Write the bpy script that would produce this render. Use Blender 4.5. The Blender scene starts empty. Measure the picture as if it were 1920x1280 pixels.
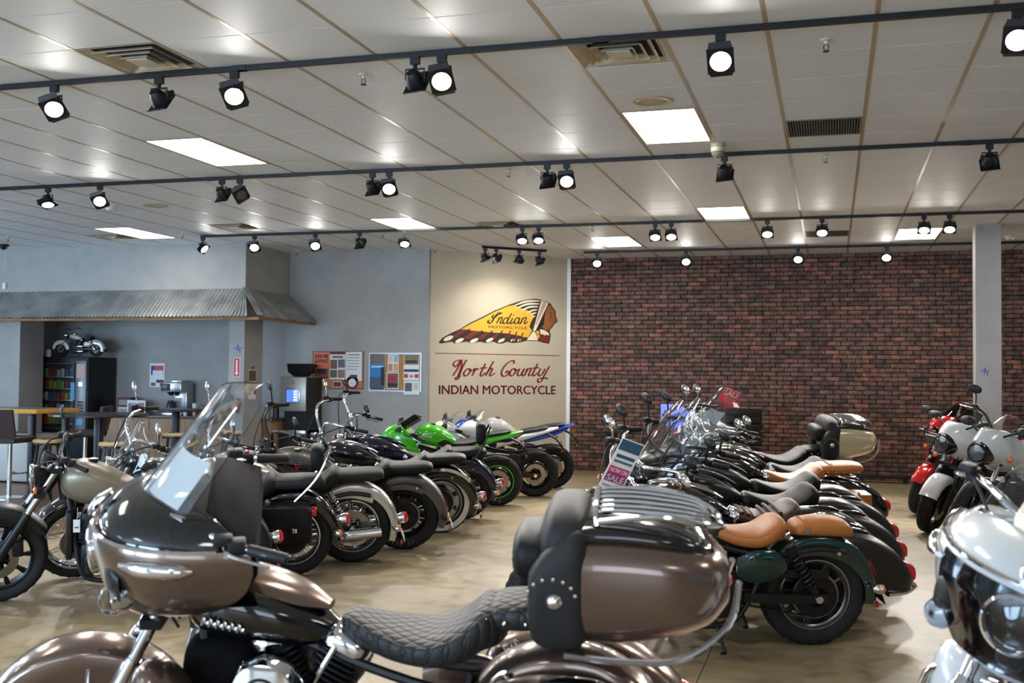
import bpy, bmesh, math, random
from mathutils import Vector, Matrix
from math import sin, cos, pi, radians, sqrt

S = bpy.context.scene
COL = S.collection
R = radians
random.seed(7)

# ------------------------------------------------------------------ camera
def make_camera():
    yaw, pitch, roll = 0.286267, 0.032169, 0.009841
    fwd = Vector((-sin(yaw)*cos(pitch), cos(yaw)*cos(pitch), sin(pitch)))
    right = Vector((cos(yaw), sin(yaw), 0)); up = right.cross(fwd)
    r2 = right*cos(roll) + up*sin(roll); u2 = -right*sin(roll) + up*cos(roll)
    cd = bpy.data.cameras.new('camera'); co = bpy.data.objects.new('camera', cd); COL.objects.link(co)
    co.matrix_world = Matrix(((r2.x, u2.x, -fwd.x, 0), (r2.y, u2.y, -fwd.y, 0), (r2.z, u2.z, -fwd.z, 1.60), (0, 0, 0, 1)))
    cd.sensor_width = 36; cd.lens = 2034.5*36/1920; cd.clip_end = 200; cd.clip_start = 0.05
    cd.dof.use_dof = True; cd.dof.focus_distance = 9.5; cd.dof.aperture_fstop = 3.5
    S.camera = co
    return r2, u2, fwd
CAM_R, CAM_U, CAM_F = make_camera()
def in_picture(p):
    """is a world point inside the photograph's frame"""
    v = Vector(p)-Vector((0, 0, 1.60)); d = v.dot(CAM_F)
    return d > 0.1 and abs(v.dot(CAM_R)/d*2034.5) < 970 and abs(v.dot(CAM_U)/d*2034.5) < 650

# ------------------------------------------------------------------ world, exposure, daylight
w = bpy.data.worlds.new('world'); S.world = w; w.use_nodes = True
w.node_tree.nodes['Background'].inputs[0].default_value = (0.55, 0.72, 1.0, 1)
w.node_tree.nodes['Background'].inputs[1].default_value = 0.6
S.view_settings.view_transform = 'Standard'; S.view_settings.look = 'None'
S.view_settings.exposure = 0.86; S.view_settings.gamma = 1.0; S.view_settings.use_curve_mapping = False
CEIL = 3.65

def area_light(name, loc, rot, sx, sy, power, col):
    l = bpy.data.lights.new(name, 'AREA'); l.shape = 'RECTANGLE'; l.size = sx; l.size_y = sy
    l.energy = power; l.color = col
    o = bpy.data.objects.new(name, l); COL.objects.link(o); o.location = loc; o.rotation_euler = rot
    return o
# daylight that comes in through the shop windows (front wall behind the camera and the left wall)
for wx in (-11.5, -7.0):
    area_light('window_front_offscreen', (wx, -5.9, 1.75), (R(90), 0, 0), 3.6, 2.5, 330, (0.5, 0.73, 1.0))
for wx in (-2.5, 2.5):
    area_light('window_front_offscreen', (wx, -5.9, 1.75), (R(90), 0, 0), 3.6, 2.5, 60, (0.7, 0.84, 1.0))
area_light('window_left_offscreen', (-16.3, 8.5, 1.75), (R(90), 0, R(-90)), 5.0, 2.5, 230, (0.5, 0.72, 1.0))

# ------------------------------------------------------------------ materials
M = {}
def nodes(name):
    m = bpy.data.materials.new(name); m.use_nodes = True
    nt = m.node_tree; return m, nt, nt.nodes['Principled BSDF']
def setp(b, **k):
    for n, v in k.items():
        b.inputs[n.replace('_', ' ')].default_value = v
def srgb(r, g, b):
    f = lambda c: (c/255/12.92) if c/255 <= 0.04045 else ((c/255+0.055)/1.055)**2.4
    return (f(r), f(g), f(b), 1)
def mat(name, col, rough=0.5, metal=0.0, coat=0.0, emit=None, estr=0, trans=0, ior=1.45, alpha=1, bump=None, flake=0, spec=0.5):
    if name in M: return M[name]
    m, nt, b = nodes(name); c = srgb(*col)
    setp(b, Base_Color=c, Roughness=rough, Metallic=metal, IOR=ior, Alpha=alpha)
    b.inputs['Specular IOR Level'].default_value = spec
    b.inputs['Coat Weight'].default_value = coat; b.inputs['Coat Roughness'].default_value = 0.04
    b.inputs['Transmission Weight'].default_value = trans
    if emit:
        b.inputs['Emission Color'].default_value = srgb(*emit); b.inputs['Emission Strength'].default_value = estr
    if bump:
        sc, st = bump
        tc = nt.nodes.new('ShaderNodeTexCoord'); n = nt.nodes.new('ShaderNodeTexNoise'); n.inputs['Scale'].default_value = sc
        n.inputs['Detail'].default_value = 4
        bp = nt.nodes.new('ShaderNodeBump'); bp.inputs['Strength'].default_value = st; bp.inputs['Distance'].default_value = 0.004
        nt.links.new(tc.outputs['Object'], n.inputs['Vector']); nt.links.new(n.outputs[0], bp.inputs['Height']); nt.links.new(bp.outputs[0], b.inputs['Normal'])
    M[name] = m
    return m
def noisy(name, c1, c2, scale=5, rough=0.6, detail=6, bump=0.0, stretch=(1, 1, 1), c3=None, metal=0, coat=0, lo=0.35, hi=0.65, rough2=None, coord='Object'):
    if name in M: return M[name]
    m, nt, b = nodes(name); N = nt.nodes.new; L = nt.links.new
    tc = N('ShaderNodeTexCoord'); mp = N('ShaderNodeMapping'); mp.inputs['Scale'].default_value = stretch
    n = N('ShaderNodeTexNoise'); n.inputs['Scale'].default_value = scale; n.inputs['Detail'].default_value = detail
    r = N('ShaderNodeValToRGB'); r.color_ramp.elements[0].color = srgb(*c1); r.color_ramp.elements[1].color = srgb(*c2)
    r.color_ramp.elements[0].position = lo; r.color_ramp.elements[1].position = hi
    if c3:
        e = r.color_ramp.elements.new((lo+hi)/2); e.color = srgb(*c3)
    L(tc.outputs[coord], mp.inputs[0]); L(mp.outputs[0], n.inputs['Vector']); L(n.outputs[0], r.inputs[0]); L(r.outputs[0], b.inputs['Base Color'])
    setp(b, Roughness=rough, Metallic=metal); b.inputs['Coat Weight'].default_value = coat
    if rough2 is not None:
        mr = N('ShaderNodeMapRange'); mr.inputs['To Min'].default_value = rough; mr.inputs['To Max'].default_value = rough2
        L(n.outputs[0], mr.inputs['Value']); L(mr.outputs[0], b.inputs['Roughness'])
    if bump:
        bp = N('ShaderNodeBump'); bp.inputs['Strength'].default_value = bump; bp.inputs['Distance'].default_value = 0.003
        L(n.outputs[0], bp.inputs['Height']); L(bp.outputs[0], b.inputs['Normal'])
    M[name] = m
    return m

chrome = mat('chrome', (225, 226, 230), 0.07, 1.0)
steel = mat('brushed_steel', (175, 175, 175), 0.28, 1.0)
dkmetal = mat('dark_metal', (52, 52, 54), 0.38, 0.7)
blackp = mat('black_gloss', (7, 7, 8), 0.12, 0.0, 0.8)
blackm = mat('black_satin', (20, 20, 21), 0.42)
blackpl = mat('black_plastic', (26, 26, 28), 0.55)
rubber = mat('tyre_rubber', (24, 24, 25), 0.72, bump=(60, 0.3))
leather = mat('black_leather', (18, 18, 18), 0.5, bump=(220, 0.25), spec=0.3)
leather2 = mat('grey_black_leather', (40, 39, 38), 0.55, bump=(220, 0.25), spec=0.3)
tan = mat('tan_leather', (176, 108, 52), 0.42, bump=(160, 0.3))
brown = mat('brown_leather', (72, 47, 40), 0.4, bump=(120, 0.4))
glass = mat('clear_screen', (246, 250, 252), 0.02, trans=1.0, ior=1.35)
smoke = mat('smoked_screen', (120, 112, 108), 0.03, trans=1.0, ior=1.15)
lens = mat('clear_lens', (255, 255, 255), 0.03, trans=1.0, ior=1.03, coat=1.0)
redl = mat('red_lens', (200, 12, 16), 0.12, coat=1)
amber = mat('amber_lens', (225, 110, 20), 0.15, coat=1)
white = mat('white_paint', (225, 225, 222), 0.3)
paper = mat('paper', (232, 232, 230), 0.7)
greywall = noisy('grey_wall_paint', (160, 158, 154), (168, 166, 162), 3, 0.75, bump=0.02)
beigewall = noisy('beige_wall_paint', (197, 184, 160), (203, 190, 166), 3, 0.75, bump=0.02)
gunmetal = mat('gunmetal', (96, 94, 92), 0.3, 0.9)

# ------------------------------------------------------------------ mesh helpers
def crv(pts, n=6, closed=False):
    """Catmull-Rom through points (any dimension)."""
    P = [tuple(p) for p in pts]; out = []; m = len(P); k = len(P[0])
    segs = m if closed else m-1
    for i in range(segs):
        if closed: a, b, c, d = P[(i-1) % m], P[i], P[(i+1) % m], P[(i+2) % m]
        else: a, b, c, d = P[max(i-1, 0)], P[i], P[i+1], P[min(i+2, m-1)]
        for j in range(n):
            t = j/n
            out.append(tuple(0.5*((2*b[q]) + (-a[q]+c[q])*t + (2*a[q]-5*b[q]+4*c[q]-d[q])*t*t + (-a[q]+3*b[q]-3*c[q]+d[q])*t**3) for q in range(k)))
    if not closed: out.append(P[-1])
    return out

class G:
    """collects geometry for ONE mesh object"""
    def __init__(s): s.v = []; s.f = []; s.T = None
    def add(s, vs, fs):
        o = len(s.v)
        s.v += [tuple(s.T @ Vector(p)) if s.T else tuple(p) for p in vs]
        s.f += [tuple(i+o for i in q) for q in fs]
        return s
    def box(s, x0, x1, y0, y1, z0, z1):
        return s.add([(x0,y0,z0),(x1,y0,z0),(x1,y1,z0),(x0,y1,z0),(x0,y0,z1),(x1,y0,z1),(x1,y1,z1),(x0,y1,z1)],
              [(0,3,2,1),(4,5,6,7),(0,1,5,4),(1,2,6,5),(2,3,7,6),(3,0,4,7)])
    def cbox(s, c, d): return s.box(c[0]-d[0]/2, c[0]+d[0]/2, c[1]-d[1]/2, c[1]+d[1]/2, c[2]-d[2]/2, c[2]+d[2]/2)
    def bbox(s, x0, x1, y0, y1, z0, z1, b=0.01):
        """box with chamfered edges"""
        bm = bmesh.new(); bmesh.ops.create_cube(bm, size=1)
        for v in bm.verts: v.co = Vector(((x0+x1)/2+v.co.x*(x1-x0), (y0+y1)/2+v.co.y*(y1-y0), (z0+z1)/2+v.co.z*(z1-z0)))
        bmesh.ops.bevel(bm, geom=bm.edges[:], offset=b, segments=2, affect='EDGES', profile=0.5)
        bm.verts.index_update()
        s.add([v.co[:] for v in bm.verts], [[v.index for v in f.verts] for f in bm.faces]); bm.free(); return s
    def rings(s, rs, cap0=True, cap1=True, closed=True):
        n = len(rs[0]); vs = [p for r in rs for p in r]; fs = []
        for i in range(len(rs)-1):
            for j in range(n if closed else n-1):
                a = i*n+j; b = i*n+(j+1) % n
                fs.append((a, b, b+n, a+n))
        if cap0: fs.append(tuple(reversed(range(n))))
        if cap1: fs.append(tuple(range((len(rs)-1)*n, len(rs)*n)))
        return s.add(vs, fs)
    def tube(s, pts, r, seg=10, sm=0, cap=True, sq=None):
        """r: radius or list of radii; sq: (a,b) rectangular section"""
        if sm:
            if isinstance(r, (list, tuple)): q = crv([tuple(p)+(rr,) for p, rr in zip(pts, r)], sm); pts = [p[:3] for p in q]; r = [p[3] for p in q]
            else: pts = crv(pts, sm)
        P = [Vector(p) for p in pts]; n = len(P); rs = []
        t0 = (P[1]-P[0]).normalized(); ref = Vector((0, 0, 1)) if abs(t0.z) < 0.9 else Vector((1, 0, 0))
        nrm = (ref - t0*ref.dot(t0)).normalized()
        for i in range(n):
            t = (P[min(i+1, n-1)]-P[max(i-1, 0)])
            t = t.normalized() if t.length > 1e-9 else t0
            nrm = (nrm - t*nrm.dot(t)).normalized(); bn = t.cross(nrm)
            rr = r[i] if isinstance(r, (list, tuple)) else r
            if sq: rs.append([tuple(P[i]+nrm*(sq[0]/2*a)+bn*(sq[1]/2*b)) for a, b in ((1,1),(-1,1),(-1,-1),(1,-1))])
            else: rs.append([tuple(P[i]+(nrm*cos(2*pi*k/seg)+bn*sin(2*pi*k/seg))*rr) for k in range(seg)])
        return s.rings(rs, cap, cap)
    def lathe(s, c, prof, ax='y', seg=28, a0=0, a1=2*pi):
        """prof: (radius, offset along axis); closed or open profile swept round axis through c"""
        c = Vector(c)
        if isinstance(ax, str): ax = {'x': Vector((1,0,0)), 'y': Vector((0,1,0)), 'z': Vector((0,0,1))}[ax]
        ax = Vector(ax).normalized()
        u = (Vector((0,0,1)) if abs(ax.z) < 0.9 else Vector((1,0,0))); u = (u-ax*u.dot(ax)).normalized(); v = ax.cross(u)
        full = abs(a1-a0-2*pi) < 1e-6; n = seg if full else seg+1
        rs = []
        for k in range(n):
            a = a0+(a1-a0)*k/seg
            rs.append([tuple(c+ax*o+(u*cos(a)+v*sin(a))*r) for r, o in prof])
        m = len(prof); vs = [p for r in rs for p in r]; fs = []
        for k in range(seg):
            k2 = (k+1) % n
            for j in range(m-1):
                q = (k*m+j, k2*m+j, k2*m+j+1, k*m+j+1)
                fs.append(q)
        return s.add(vs, fs)
    def cyl(s, a, b, r, r2=None, seg=16):
        a = Vector(a); b = Vector(b); L = (b-a).length; r2 = r if r2 is None else r2
        return s.lathe(a, [(0, 0), (r, 0), (r2, L), (0, L)], b-a, seg)
    def ball(s, c, r, seg=14, sc=(1, 1, 1)):
        rs = []
        m = seg//2
        vs = []; fs = []
        for i in range(m+1):
            t = pi*i/m
            for k in range(seg):
                a = 2*pi*k/seg
                vs.append((c[0]+sc[0]*r*sin(t)*cos(a), c[1]+sc[1]*r*sin(t)*sin(a), c[2]+sc[2]*r*cos(t)))
        for i in range(m):
            for k in range(seg):
                fs.append((i*seg+k, (i+1)*seg+k, (i+1)*seg+(k+1) % seg, i*seg+(k+1) % seg))
        return s.add(vs, fs)
    def loft(s, secs, n=20, sm=4, cap=True):
        """secs: (x, y, z, halfwidth, up, down, exponent) sections perpendicular to x"""
        q = crv(secs, sm) if sm else secs; rs = []
        for x, y, z, w, hu, hd, e in q:
            r = []
            for k in range(n):
                a = 2*pi*k/n; c_, s_ = cos(a), sin(a)
                yy = w*math.copysign(abs(c_)**(2/e), c_); h = hu if s_ >= 0 else hd
                r.append((x, y+yy, z+h*math.copysign(abs(s_)**(2/e), s_)))
            rs.append(r)
        return s.rings(rs, cap, cap)
    def plate(s, poly, t, plane='xz', off=0.0):
        """extruded polygon; plane xz -> thickness in y"""
        n = len(poly)
        def P(p, d):
            return {'xz': (p[0], off+d, p[1]), 'xy': (p[0], p[1], off+d), 'yz': (off+d, p[0], p[1])}[plane]
        vs = [P(p, 0) for p in poly]+[P(p, t) for p in poly]
        fs = [tuple(range(n)), tuple(reversed(range(n, 2*n)))]+[(i, i+n, (i+1) % n+n, (i+1) % n) for i in range(n)]
        return s.add(vs, fs)
    def sheet(s, fn, nu, nv, t=0.004):
        """thin solid sheet from fn(u,v)->point"""
        g = [[Vector(fn(i/nu, j/nv)) for j in range(nv+1)] for i in range(nu+1)]
        vs = []; m = nv+1
        N = []
        for i in range(nu+1):
            for j in range(nv+1):
                du = g[min(i+1, nu)][j]-g[max(i-1, 0)][j]; dv = g[i][min(j+1, nv)]-g[i][max(j-1, 0)]
                nn = du.cross(dv); nn = nn.normalized() if nn.length > 1e-12 else Vector((0, 0, 1))
                vs.append(tuple(g[i][j])); N.append(nn)
        K = len(vs); vs += [tuple(Vector(p)-n_*t) for p, n_ in zip(vs, N)]
        fs = []
        for i in range(nu):
            for j in range(nv):
                a = i*m+j; q = (a, a+m, a+m+1, a+1); fs.append(q); fs.append(tuple(x+K for x in reversed(q)))
        for i in range(nu):
            a = i*m; fs.append((a+K, a+m+K, a+m, a)); a = i*m+nv; fs.append((a, a+m, a+m+K, a+K))
        for j in range(nv):
            a = j; fs.append((a, a+1, a+1+K, a+K)); a = nu*m+j; fs.append((a+K, a+1+K, a+1, a))
        return s.add(vs, fs)
    def obj(s, name, material, parent=None, smooth=True, ang=38):
        me = bpy.data.meshes.new(name); me.from_pydata(s.v, [], s.f)
        bm = bmesh.new(); bm.from_mesh(me); bmesh.ops.recalc_face_normals(bm, faces=bm.faces); bm.to_mesh(me); bm.free()
        if smooth:
            me.polygons.foreach_set('use_smooth', [True]*len(me.polygons)); me.set_sharp_from_angle(angle=R(ang))
        me.materials.append(material)
        o = bpy.data.objects.new(name, me); COL.objects.link(o)
        if parent: o.parent = parent
        return o

def tag(o, label=None, cat=None, group=None, kind=None):
    if label: o['label'] = label
    if cat: o['category'] = cat
    if group: o['group'] = group
    if kind: o['kind'] = kind
    return o
def thing(name, label, cat, loc=(0, 0, 0), rz=0, group=None, rx=0):
    o = bpy.data.objects.new(name, None); COL.objects.link(o); o.empty_display_size = 0.1
    o.location = loc; o.rotation_euler = (rx, 0, rz)
    return tag(o, label, cat, group)
def struct(o): o['kind'] = 'structure'; return o
def copy_tree(o, parent=None):
    c = o.copy(); COL.objects.link(c)
    if parent: c.parent = parent
    for ch in list(o.children): copy_tree(ch, c)
    return c
def text_obj(name, s, size, material, parent, loc, rot, ext=0.001, shear=0, align='CENTER', sx=1.0, sp=1.0, bold=0.0):
    cu = bpy.data.curves.new(name, 'FONT'); cu.body = s; cu.size = size; cu.extrude = ext; cu.align_x = align; cu.align_y = 'CENTER'
    cu.shear = shear; cu.space_character = sp; cu.resolution_u = 3; cu.offset = bold
    t = bpy.data.objects.new('tmp', cu); COL.objects.link(t)
    dg = bpy.context.evaluated_depsgraph_get(); me = bpy.data.meshes.new_from_object(t.evaluated_get(dg))
    bpy.data.objects.remove(t); bpy.data.curves.remove(cu)
    if sx != 1.0:
        for v in me.vertices: v.co.x *= sx
    me.name = name; me.materials.clear(); me.materials.append(material)
    o = bpy.data.objects.new(name, me); COL.objects.link(o); o.location = loc; o.rotation_euler = rot
    if parent: o.parent = parent
    return o
# ================================================================== SETTING
def concrete():
    m, nt, b = nodes('polished_concrete'); N = nt.nodes.new; L = nt.links.new
    tc = N('ShaderNodeTexCoord'); n1 = N('ShaderNodeTexNoise'); n1.inputs['Scale'].default_value = 0.9; n1.inputs['Detail'].default_value = 8; n1.inputs['Roughness'].default_value = 0.62
    n2 = N('ShaderNodeTexNoise'); n2.inputs['Scale'].default_value = 7; n2.inputs['Detail'].default_value = 7; n2.inputs['Distortion'].default_value = 0.6
    r1 = N('ShaderNodeValToRGB'); e = r1.color_ramp.elements
    e[0].position = 0.32; e[0].color = srgb(118, 105, 82); e[1].position = 0.66; e[1].color = srgb(166, 150, 118)
    r2 = N('ShaderNodeValToRGB'); e = r2.color_ramp.elements
    e[0].position = 0.30; e[0].color = (0.62, 0.6, 0.57, 1); e[1].position = 0.52; e[1].color = (1, 1, 1, 1)
    mx = N('ShaderNodeMix'); mx.data_type = 'RGBA'; mx.blend_type = 'MULTIPLY'; mx.inputs[0].default_value = 0.75
    L(tc.outputs['Object'], n1.inputs['Vector']); L(tc.outputs['Object'], n2.inputs['Vector']); L(n1.outputs[0], r1.inputs[0]); L(n2.outputs[0], r2.inputs[0])
    L(r1.outputs[0], mx.inputs[6]); L(r2.outputs[0], mx.inputs[7]); L(mx.outputs[2], b.inputs['Base Color'])
    mr = N('ShaderNodeMapRange'); mr.inputs['To Min'].default_value = 0.26; mr.inputs['To Max'].default_value = 0.5
    L(n2.outputs[0], mr.inputs['Value']); L(mr.outputs[0], b.inputs['Roughness'])
    bp = N('ShaderNodeBump'); bp.inputs['Strength'].default_value = 0.05; L(n2.outputs[0], bp.inputs['Height']); L(bp.outputs[0], b.inputs['Normal'])
    return m
XL, XR, YF, YB = -16.5, 8.0, -6.0, 18.35
conc = concrete()
floor = struct(G().box(XL, XR, YF, YB+0.2, -0.2, -0.012).obj('floor', mat('joint_dark', (62, 54, 44), 0.9), smooth=False))
jx = [XL, -9.8, -5.24, -0.68, 3.88, XR]; jy = [YF, 1.3, 5.9, 10.5, 15.1, YB+0.2]
for i in range(5):
    for k in range(5):
        g = 0.0025
        G().bbox(jx[i]+g, jx[i+1]-g, jy[k]+g, jy[k+1]-g, -0.1, 0.0, 0.0015).obj('concrete_slab', conc, floor, smooth=False)
# wood plank area in front of the coffee counter
woodm = noisy('vinyl_plank', (92, 66, 44), (140, 106, 74), 3.0, 0.34, stretch=(6, 0.5, 1), bump=0.03)
wood_edge = noisy('vinyl_plank_b', (78, 56, 40), (120, 88, 62), 3.0, 0.34, stretch=(6, 0.5, 1), bump=0.03)
wf = struct(G().box(-13.4, -7.3, 8.6, 16.45, 0.0, 0.003).obj('floor_wood', mat('joint_dark', (62, 54, 44), 0.9), smooth=False))
pm = [G().bbox(-0.089, 0.089, -0.6, 0.6, 0, 0.006, 0.001) for _ in range(2)]
pl0 = [pm[0].obj('plank', woodm, wf, smooth=False), pm[1].obj('plank', wood_edge, wf, smooth=False)]
first = [True, True]
for i in range(33):
    for k in range(7):
        j = (i*7+k*3+(i*k) % 2) % 2
        y = 8.62+0.6+(i % 3)*0.4-0.4+k*1.203
        if y+0.6 > 16.42 or y-0.6 < 8.55: continue
        if first[j]: o = pl0[j]; first[j] = False
        else: o = pl0[j].copy(); COL.objects.link(o)
        o.location = (-13.3+i*0.1805+0.09, y, 0.003)

# ---- walls
def wall(name, x0, x1, y0, y1, z0, z1, m): return struct(G().box(x0, x1, y0, y1, z0, z1).obj(name, m, smooth=False))
mortar = mat('dark_mortar', (44, 34, 30), 0.95)
wb = wall('wall_back', -4.36, XR, 18.352, 18.55, 0, CEIL, mortar)
wall('wall_right', XR, XR+0.2, YF, 18.55, 0, CEIL, greywall)
wg = wall('wall_grey', XL, -6.27, 16.5, 16.7, 0, CEIL, greywall)
# storefront walls with window openings (behind and left of the camera)
wf_ = G().box(XL, XR, YF-0.2, YF, 0, 0.5).box(XL, XR, YF-0.2, YF, 3.0, CEIL)
for a, b_ in ((XL, -13.3), (-9.7, -8.8), (-5.2, -4.3), (-0.7, 0.7), (4.3, XR)): wf_.box(a, b_, YF-0.2, YF, 0.5, 3.0)
struct(wf_.obj('wall_front', greywall, smooth=False))
wl_ = G().box(XL-0.2, XL, YF, 16.7, 0, 0.5).box(XL-0.2, XL, YF, 16.7, 3.0, CEIL).box(XL-0.2, XL, YF, 6.0, 0.5, 3.0).box(XL-0.2, XL, 11.0, 16.7, 0.5, 3.0)
struct(wl_.obj('wall_left', greywall, smooth=False))
for n, (wx0, wx1) in enumerate(((-13.3, -9.7), (-8.8, -5.2), (-4.3, -0.7), (0.7, 4.3))):
    fr = G()
    for a, b_ in ((wx0, wx0+.06), (wx1-.06, wx1), ((wx0+wx1)/2-.03, (wx0+wx1)/2+.03)): fr.box(a, b_, YF-0.14, YF-0.06, 0.5, 3.0)
    fr.box(wx0+.06, wx1-.06, YF-0.14, YF-0.06, 0.5, 0.56).box(wx0+.06, wx1-.06, YF-0.14, YF-0.06, 2.94, 3.0)
    struct(fr.obj('window_%d' % (n+1), dkmetal, smooth=False))
# diagonal sign wall
A2 = Vector((-6.29, 16.55)); B2 = Vector((-4.37, 18.335)); SD = (B2-A2).normalized(); SN = Vector((SD.y, -SD.x))
def signpt(u, z, d=0.0): p = A2+SD*u+SN*d; return (p.x, p.y, z)
gs = G(); LW = (B2-A2).length
gs.add([signpt(0, 0), signpt(LW, 0), signpt(LW, 0, -0.1), signpt(0, 0, -0.1), signpt(0, CEIL), signpt(LW, CEIL), signpt(LW, CEIL, -0.1), signpt(0, CEIL, -0.1)],
       [(0,1,5,4),(1,2,6,5),(2,3,7,6),(3,0,4,7),(0,3,2,1),(4,5,6,7)])
struct(gs.obj('wall_sign', beigewall, smooth=False))
struct(G().box(-4.40, -4.335, 18.30, 18.353, 0, CEIL).obj('trim_1', white, smooth=False))
struct(G().box(-8.2, -6.32, 16.485, 16.5, 0, 0.1).obj('baseboard_grey', blackpl, smooth=False))
# soffit block, pillars of the coffee alcove
wall('wall_soffit', XL, -8.78, 15.05, 16.5, 2.72, CEIL, greywall)
wall('wall_pillar_left', XL, -12.99, 15.05, 15.62, 0, 2.72, greywall)
wall('wall_alcove_side', XL, -13.46, 15.62, 16.5, 0, 2.72, greywall)
col1 = wall('wall_pillar_right', -9.05, -8.78, 15.05, 15.62, 0, 2.72, greywall)
colr = G().bbox(1.81, 2.12, 15.28, 15.59, 0, CEIL, 0.004).obj('wall_column', greywall, smooth=False); struct(colr)

# ---- bricks
def brick_mat(name, use_attr):
    m, nt, b = nodes(name); N = nt.nodes.new; L = nt.links.new
    if use_attr: src = N('ShaderNodeAttribute'); src.attribute_name = 'rnd'; out = src.outputs['Fac']
    else: src = N('ShaderNodeObjectInfo'); out = src.outputs['Random']
    r = N('ShaderNodeValToRGB'); e = r.color_ramp.elements
    e[0].position = 0.0; e[0].color = srgb(86, 63, 53); e[1].position = 1.0; e[1].color = srgb(160, 100, 75)
    for p, c in ((0.25, (108, 78, 65)), (0.5, (128, 85, 67)), (0.7, (122, 96, 81)), (0.85, (140, 92, 78))):
        q = e.new(p); q.color = srgb(*c)
    g = N('ShaderNodeNewGeometry'); n = N('ShaderNodeTexNoise'); n.inputs['Scale'].default_value = 9; n.inputs['Detail'].default_value = 5
    r2 = N('ShaderNodeValToRGB'); r2.color_ramp.elements[0].position = 0.40; r2.color_ramp.elements[0].color = (0.36, 0.35, 0.35, 1); r2.color_ramp.elements[1].position = 0.58; r2.color_ramp.elements[1].color = (1, 1, 1, 1)
    mx = N('ShaderNodeMix'); mx.data_type = 'RGBA'; mx.blend_type = 'MULTIPLY'; mx.inputs[0].default_value = 0.9
    L(out, r.inputs[0]); L(g.outputs['Position'], n.inputs['Vector']); L(n.outputs[0], r2.inputs[0]); L(r.outputs[0], mx.inputs[6]); L(r2.outputs[0], mx.inputs[7]); L(mx.outputs[2], b.inputs['Base Color'])
    setp(b, Roughness=0.62); bp = N('ShaderNodeBump'); bp.inputs['Strength'].default_value = 0.5; bp.inputs['Distance'].default_value = 0.006
    L(n.outputs[0], bp.inputs['Height']); L(bp.outputs[0], b.inputs['Normal'])
    return m
BM, BA = brick_mat('brick_single', False), brick_mat('brick_rest', True)
BW, BH = 0.2235, 0.0716
base = [G().bbox(-BW/2+0.005, BW/2-0.005, -0.028+d, 0.02, 0.005, BH-0.005, 0.006) for d in (0, 0.006)]
bobs = [g_.obj('brick', BM, wb, smooth=False) for g_ in base]; used = [False, False]
rest = G(); rnd = []; nb = 0
for row in range(51):
    off = (row % 2)*BW/2 + random.uniform(-0.015, 0.015)
    for c in range(-1, 56):
        x = -4.33+BW/2+off+c*BW
        x0, x1 = max(x-BW/2+0.005, -4.335), min(x+BW/2-0.005, XR)
        if x1-x0 < 0.03: continue
        z = row*BH; full = (x1-x0) > BW-0.0101
        v = random.randrange(2); dy = random.uniform(-0.004, 0.004)
        if full and -4.3 < x < -1.35 and 26 <= row < 50 and nb < 300:
            if not used[v]: o = bobs[v]; used[v] = True
            else: o = bobs[v].copy(); COL.objects.link(o)
            o.location = (x, 18.352+dy, z); nb += 1
        elif x0 < 5.0:
            k = len(rest.f); rest.bbox(x0, x1, 18.352-0.026+dy, 18.37, z+0.005, z+BH-0.005, 0.006)
            rnd += [random.random()]*(len(rest.f)-k)
ro = rest.obj('brick_rest', BA, wb, smooth=False); ro['kind'] = 'stuff'
at = ro.data.attributes.new('rnd', 'FLOAT', 'FACE'); at.data.foreach_set('value', rnd)

# ---- ceiling: tiles, runners
GX, GY, T = -4.6335, 5.7734, 0.61
cg = G().box(XL-0.2, XR+0.2, YF-0.2, YB+0.2, CEIL+0.40, CEIL+0.5)
for a in ((XL-0.2, XL, YF-0.2, YB+0.2), (XR, XR+0.2, YF-0.2, YB+0.2), (XL, XR, YF-0.2, YF), (XL, XR, YB, YB+0.2)): cg.box(a[0], a[1], a[2], a[3], CEIL, CEIL+0.40)
ceil = struct(cg.obj('ceiling', mat('plenum', (150, 148, 144), 0.9), smooth=False))
def open_box(x0, x1, y0, y1, z0, z1, t=0.004):
    return G().box(x0, x0+t, y0, y1, z0, z1).box(x1-t, x1, y0, y1, z0, z1).box(x0+t, x1-t, y0, y0+t, z0, z1).box(x0+t, x1-t, y1-t, y1, z0, z1).box(x0, x1, y0, y1, z1, z1+t)
tilem = noisy('ceiling_tile', (212, 213, 215), (232, 233, 234), 260, 0.55, 2, bump=0.25, lo=0.4, hi=0.6)
runm = mat('beige_runner', (186, 168, 136), 0.35, 0.3)
TROF = [(5, 4), (-2, 4), (5, 12), (-2, 12), (2, 16), (-9, 12), (9, 16), (-9, 4), (12, 4), (12, 12), (5, -4), (-2, -4), (12, -4), (-9, -4), (5, -12), (-2, -12), (-9, -12), (12, -12), (-16, 4), (-16, -4)]   # grid cells (2 deep)
VENT = [(0, 0), (5, 1), (-6, 12), (0, 13), (-10, 13)]; GRIL = [(7, 5), (7, 16)]
skip = {(i, j) for i, j in TROF} | {(i, j+1) for i, j in TROF} | set(VENT) | set(GRIL)
tm = G().bbox(0.012, T-0.012, 0.0038, T-0.0038, 0, 0.012, 0.003)
cells = []
yaw = 0.286267
def in_soffit(x0, y0): return x0 < -8.78 and y0+T > 15.06
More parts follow.
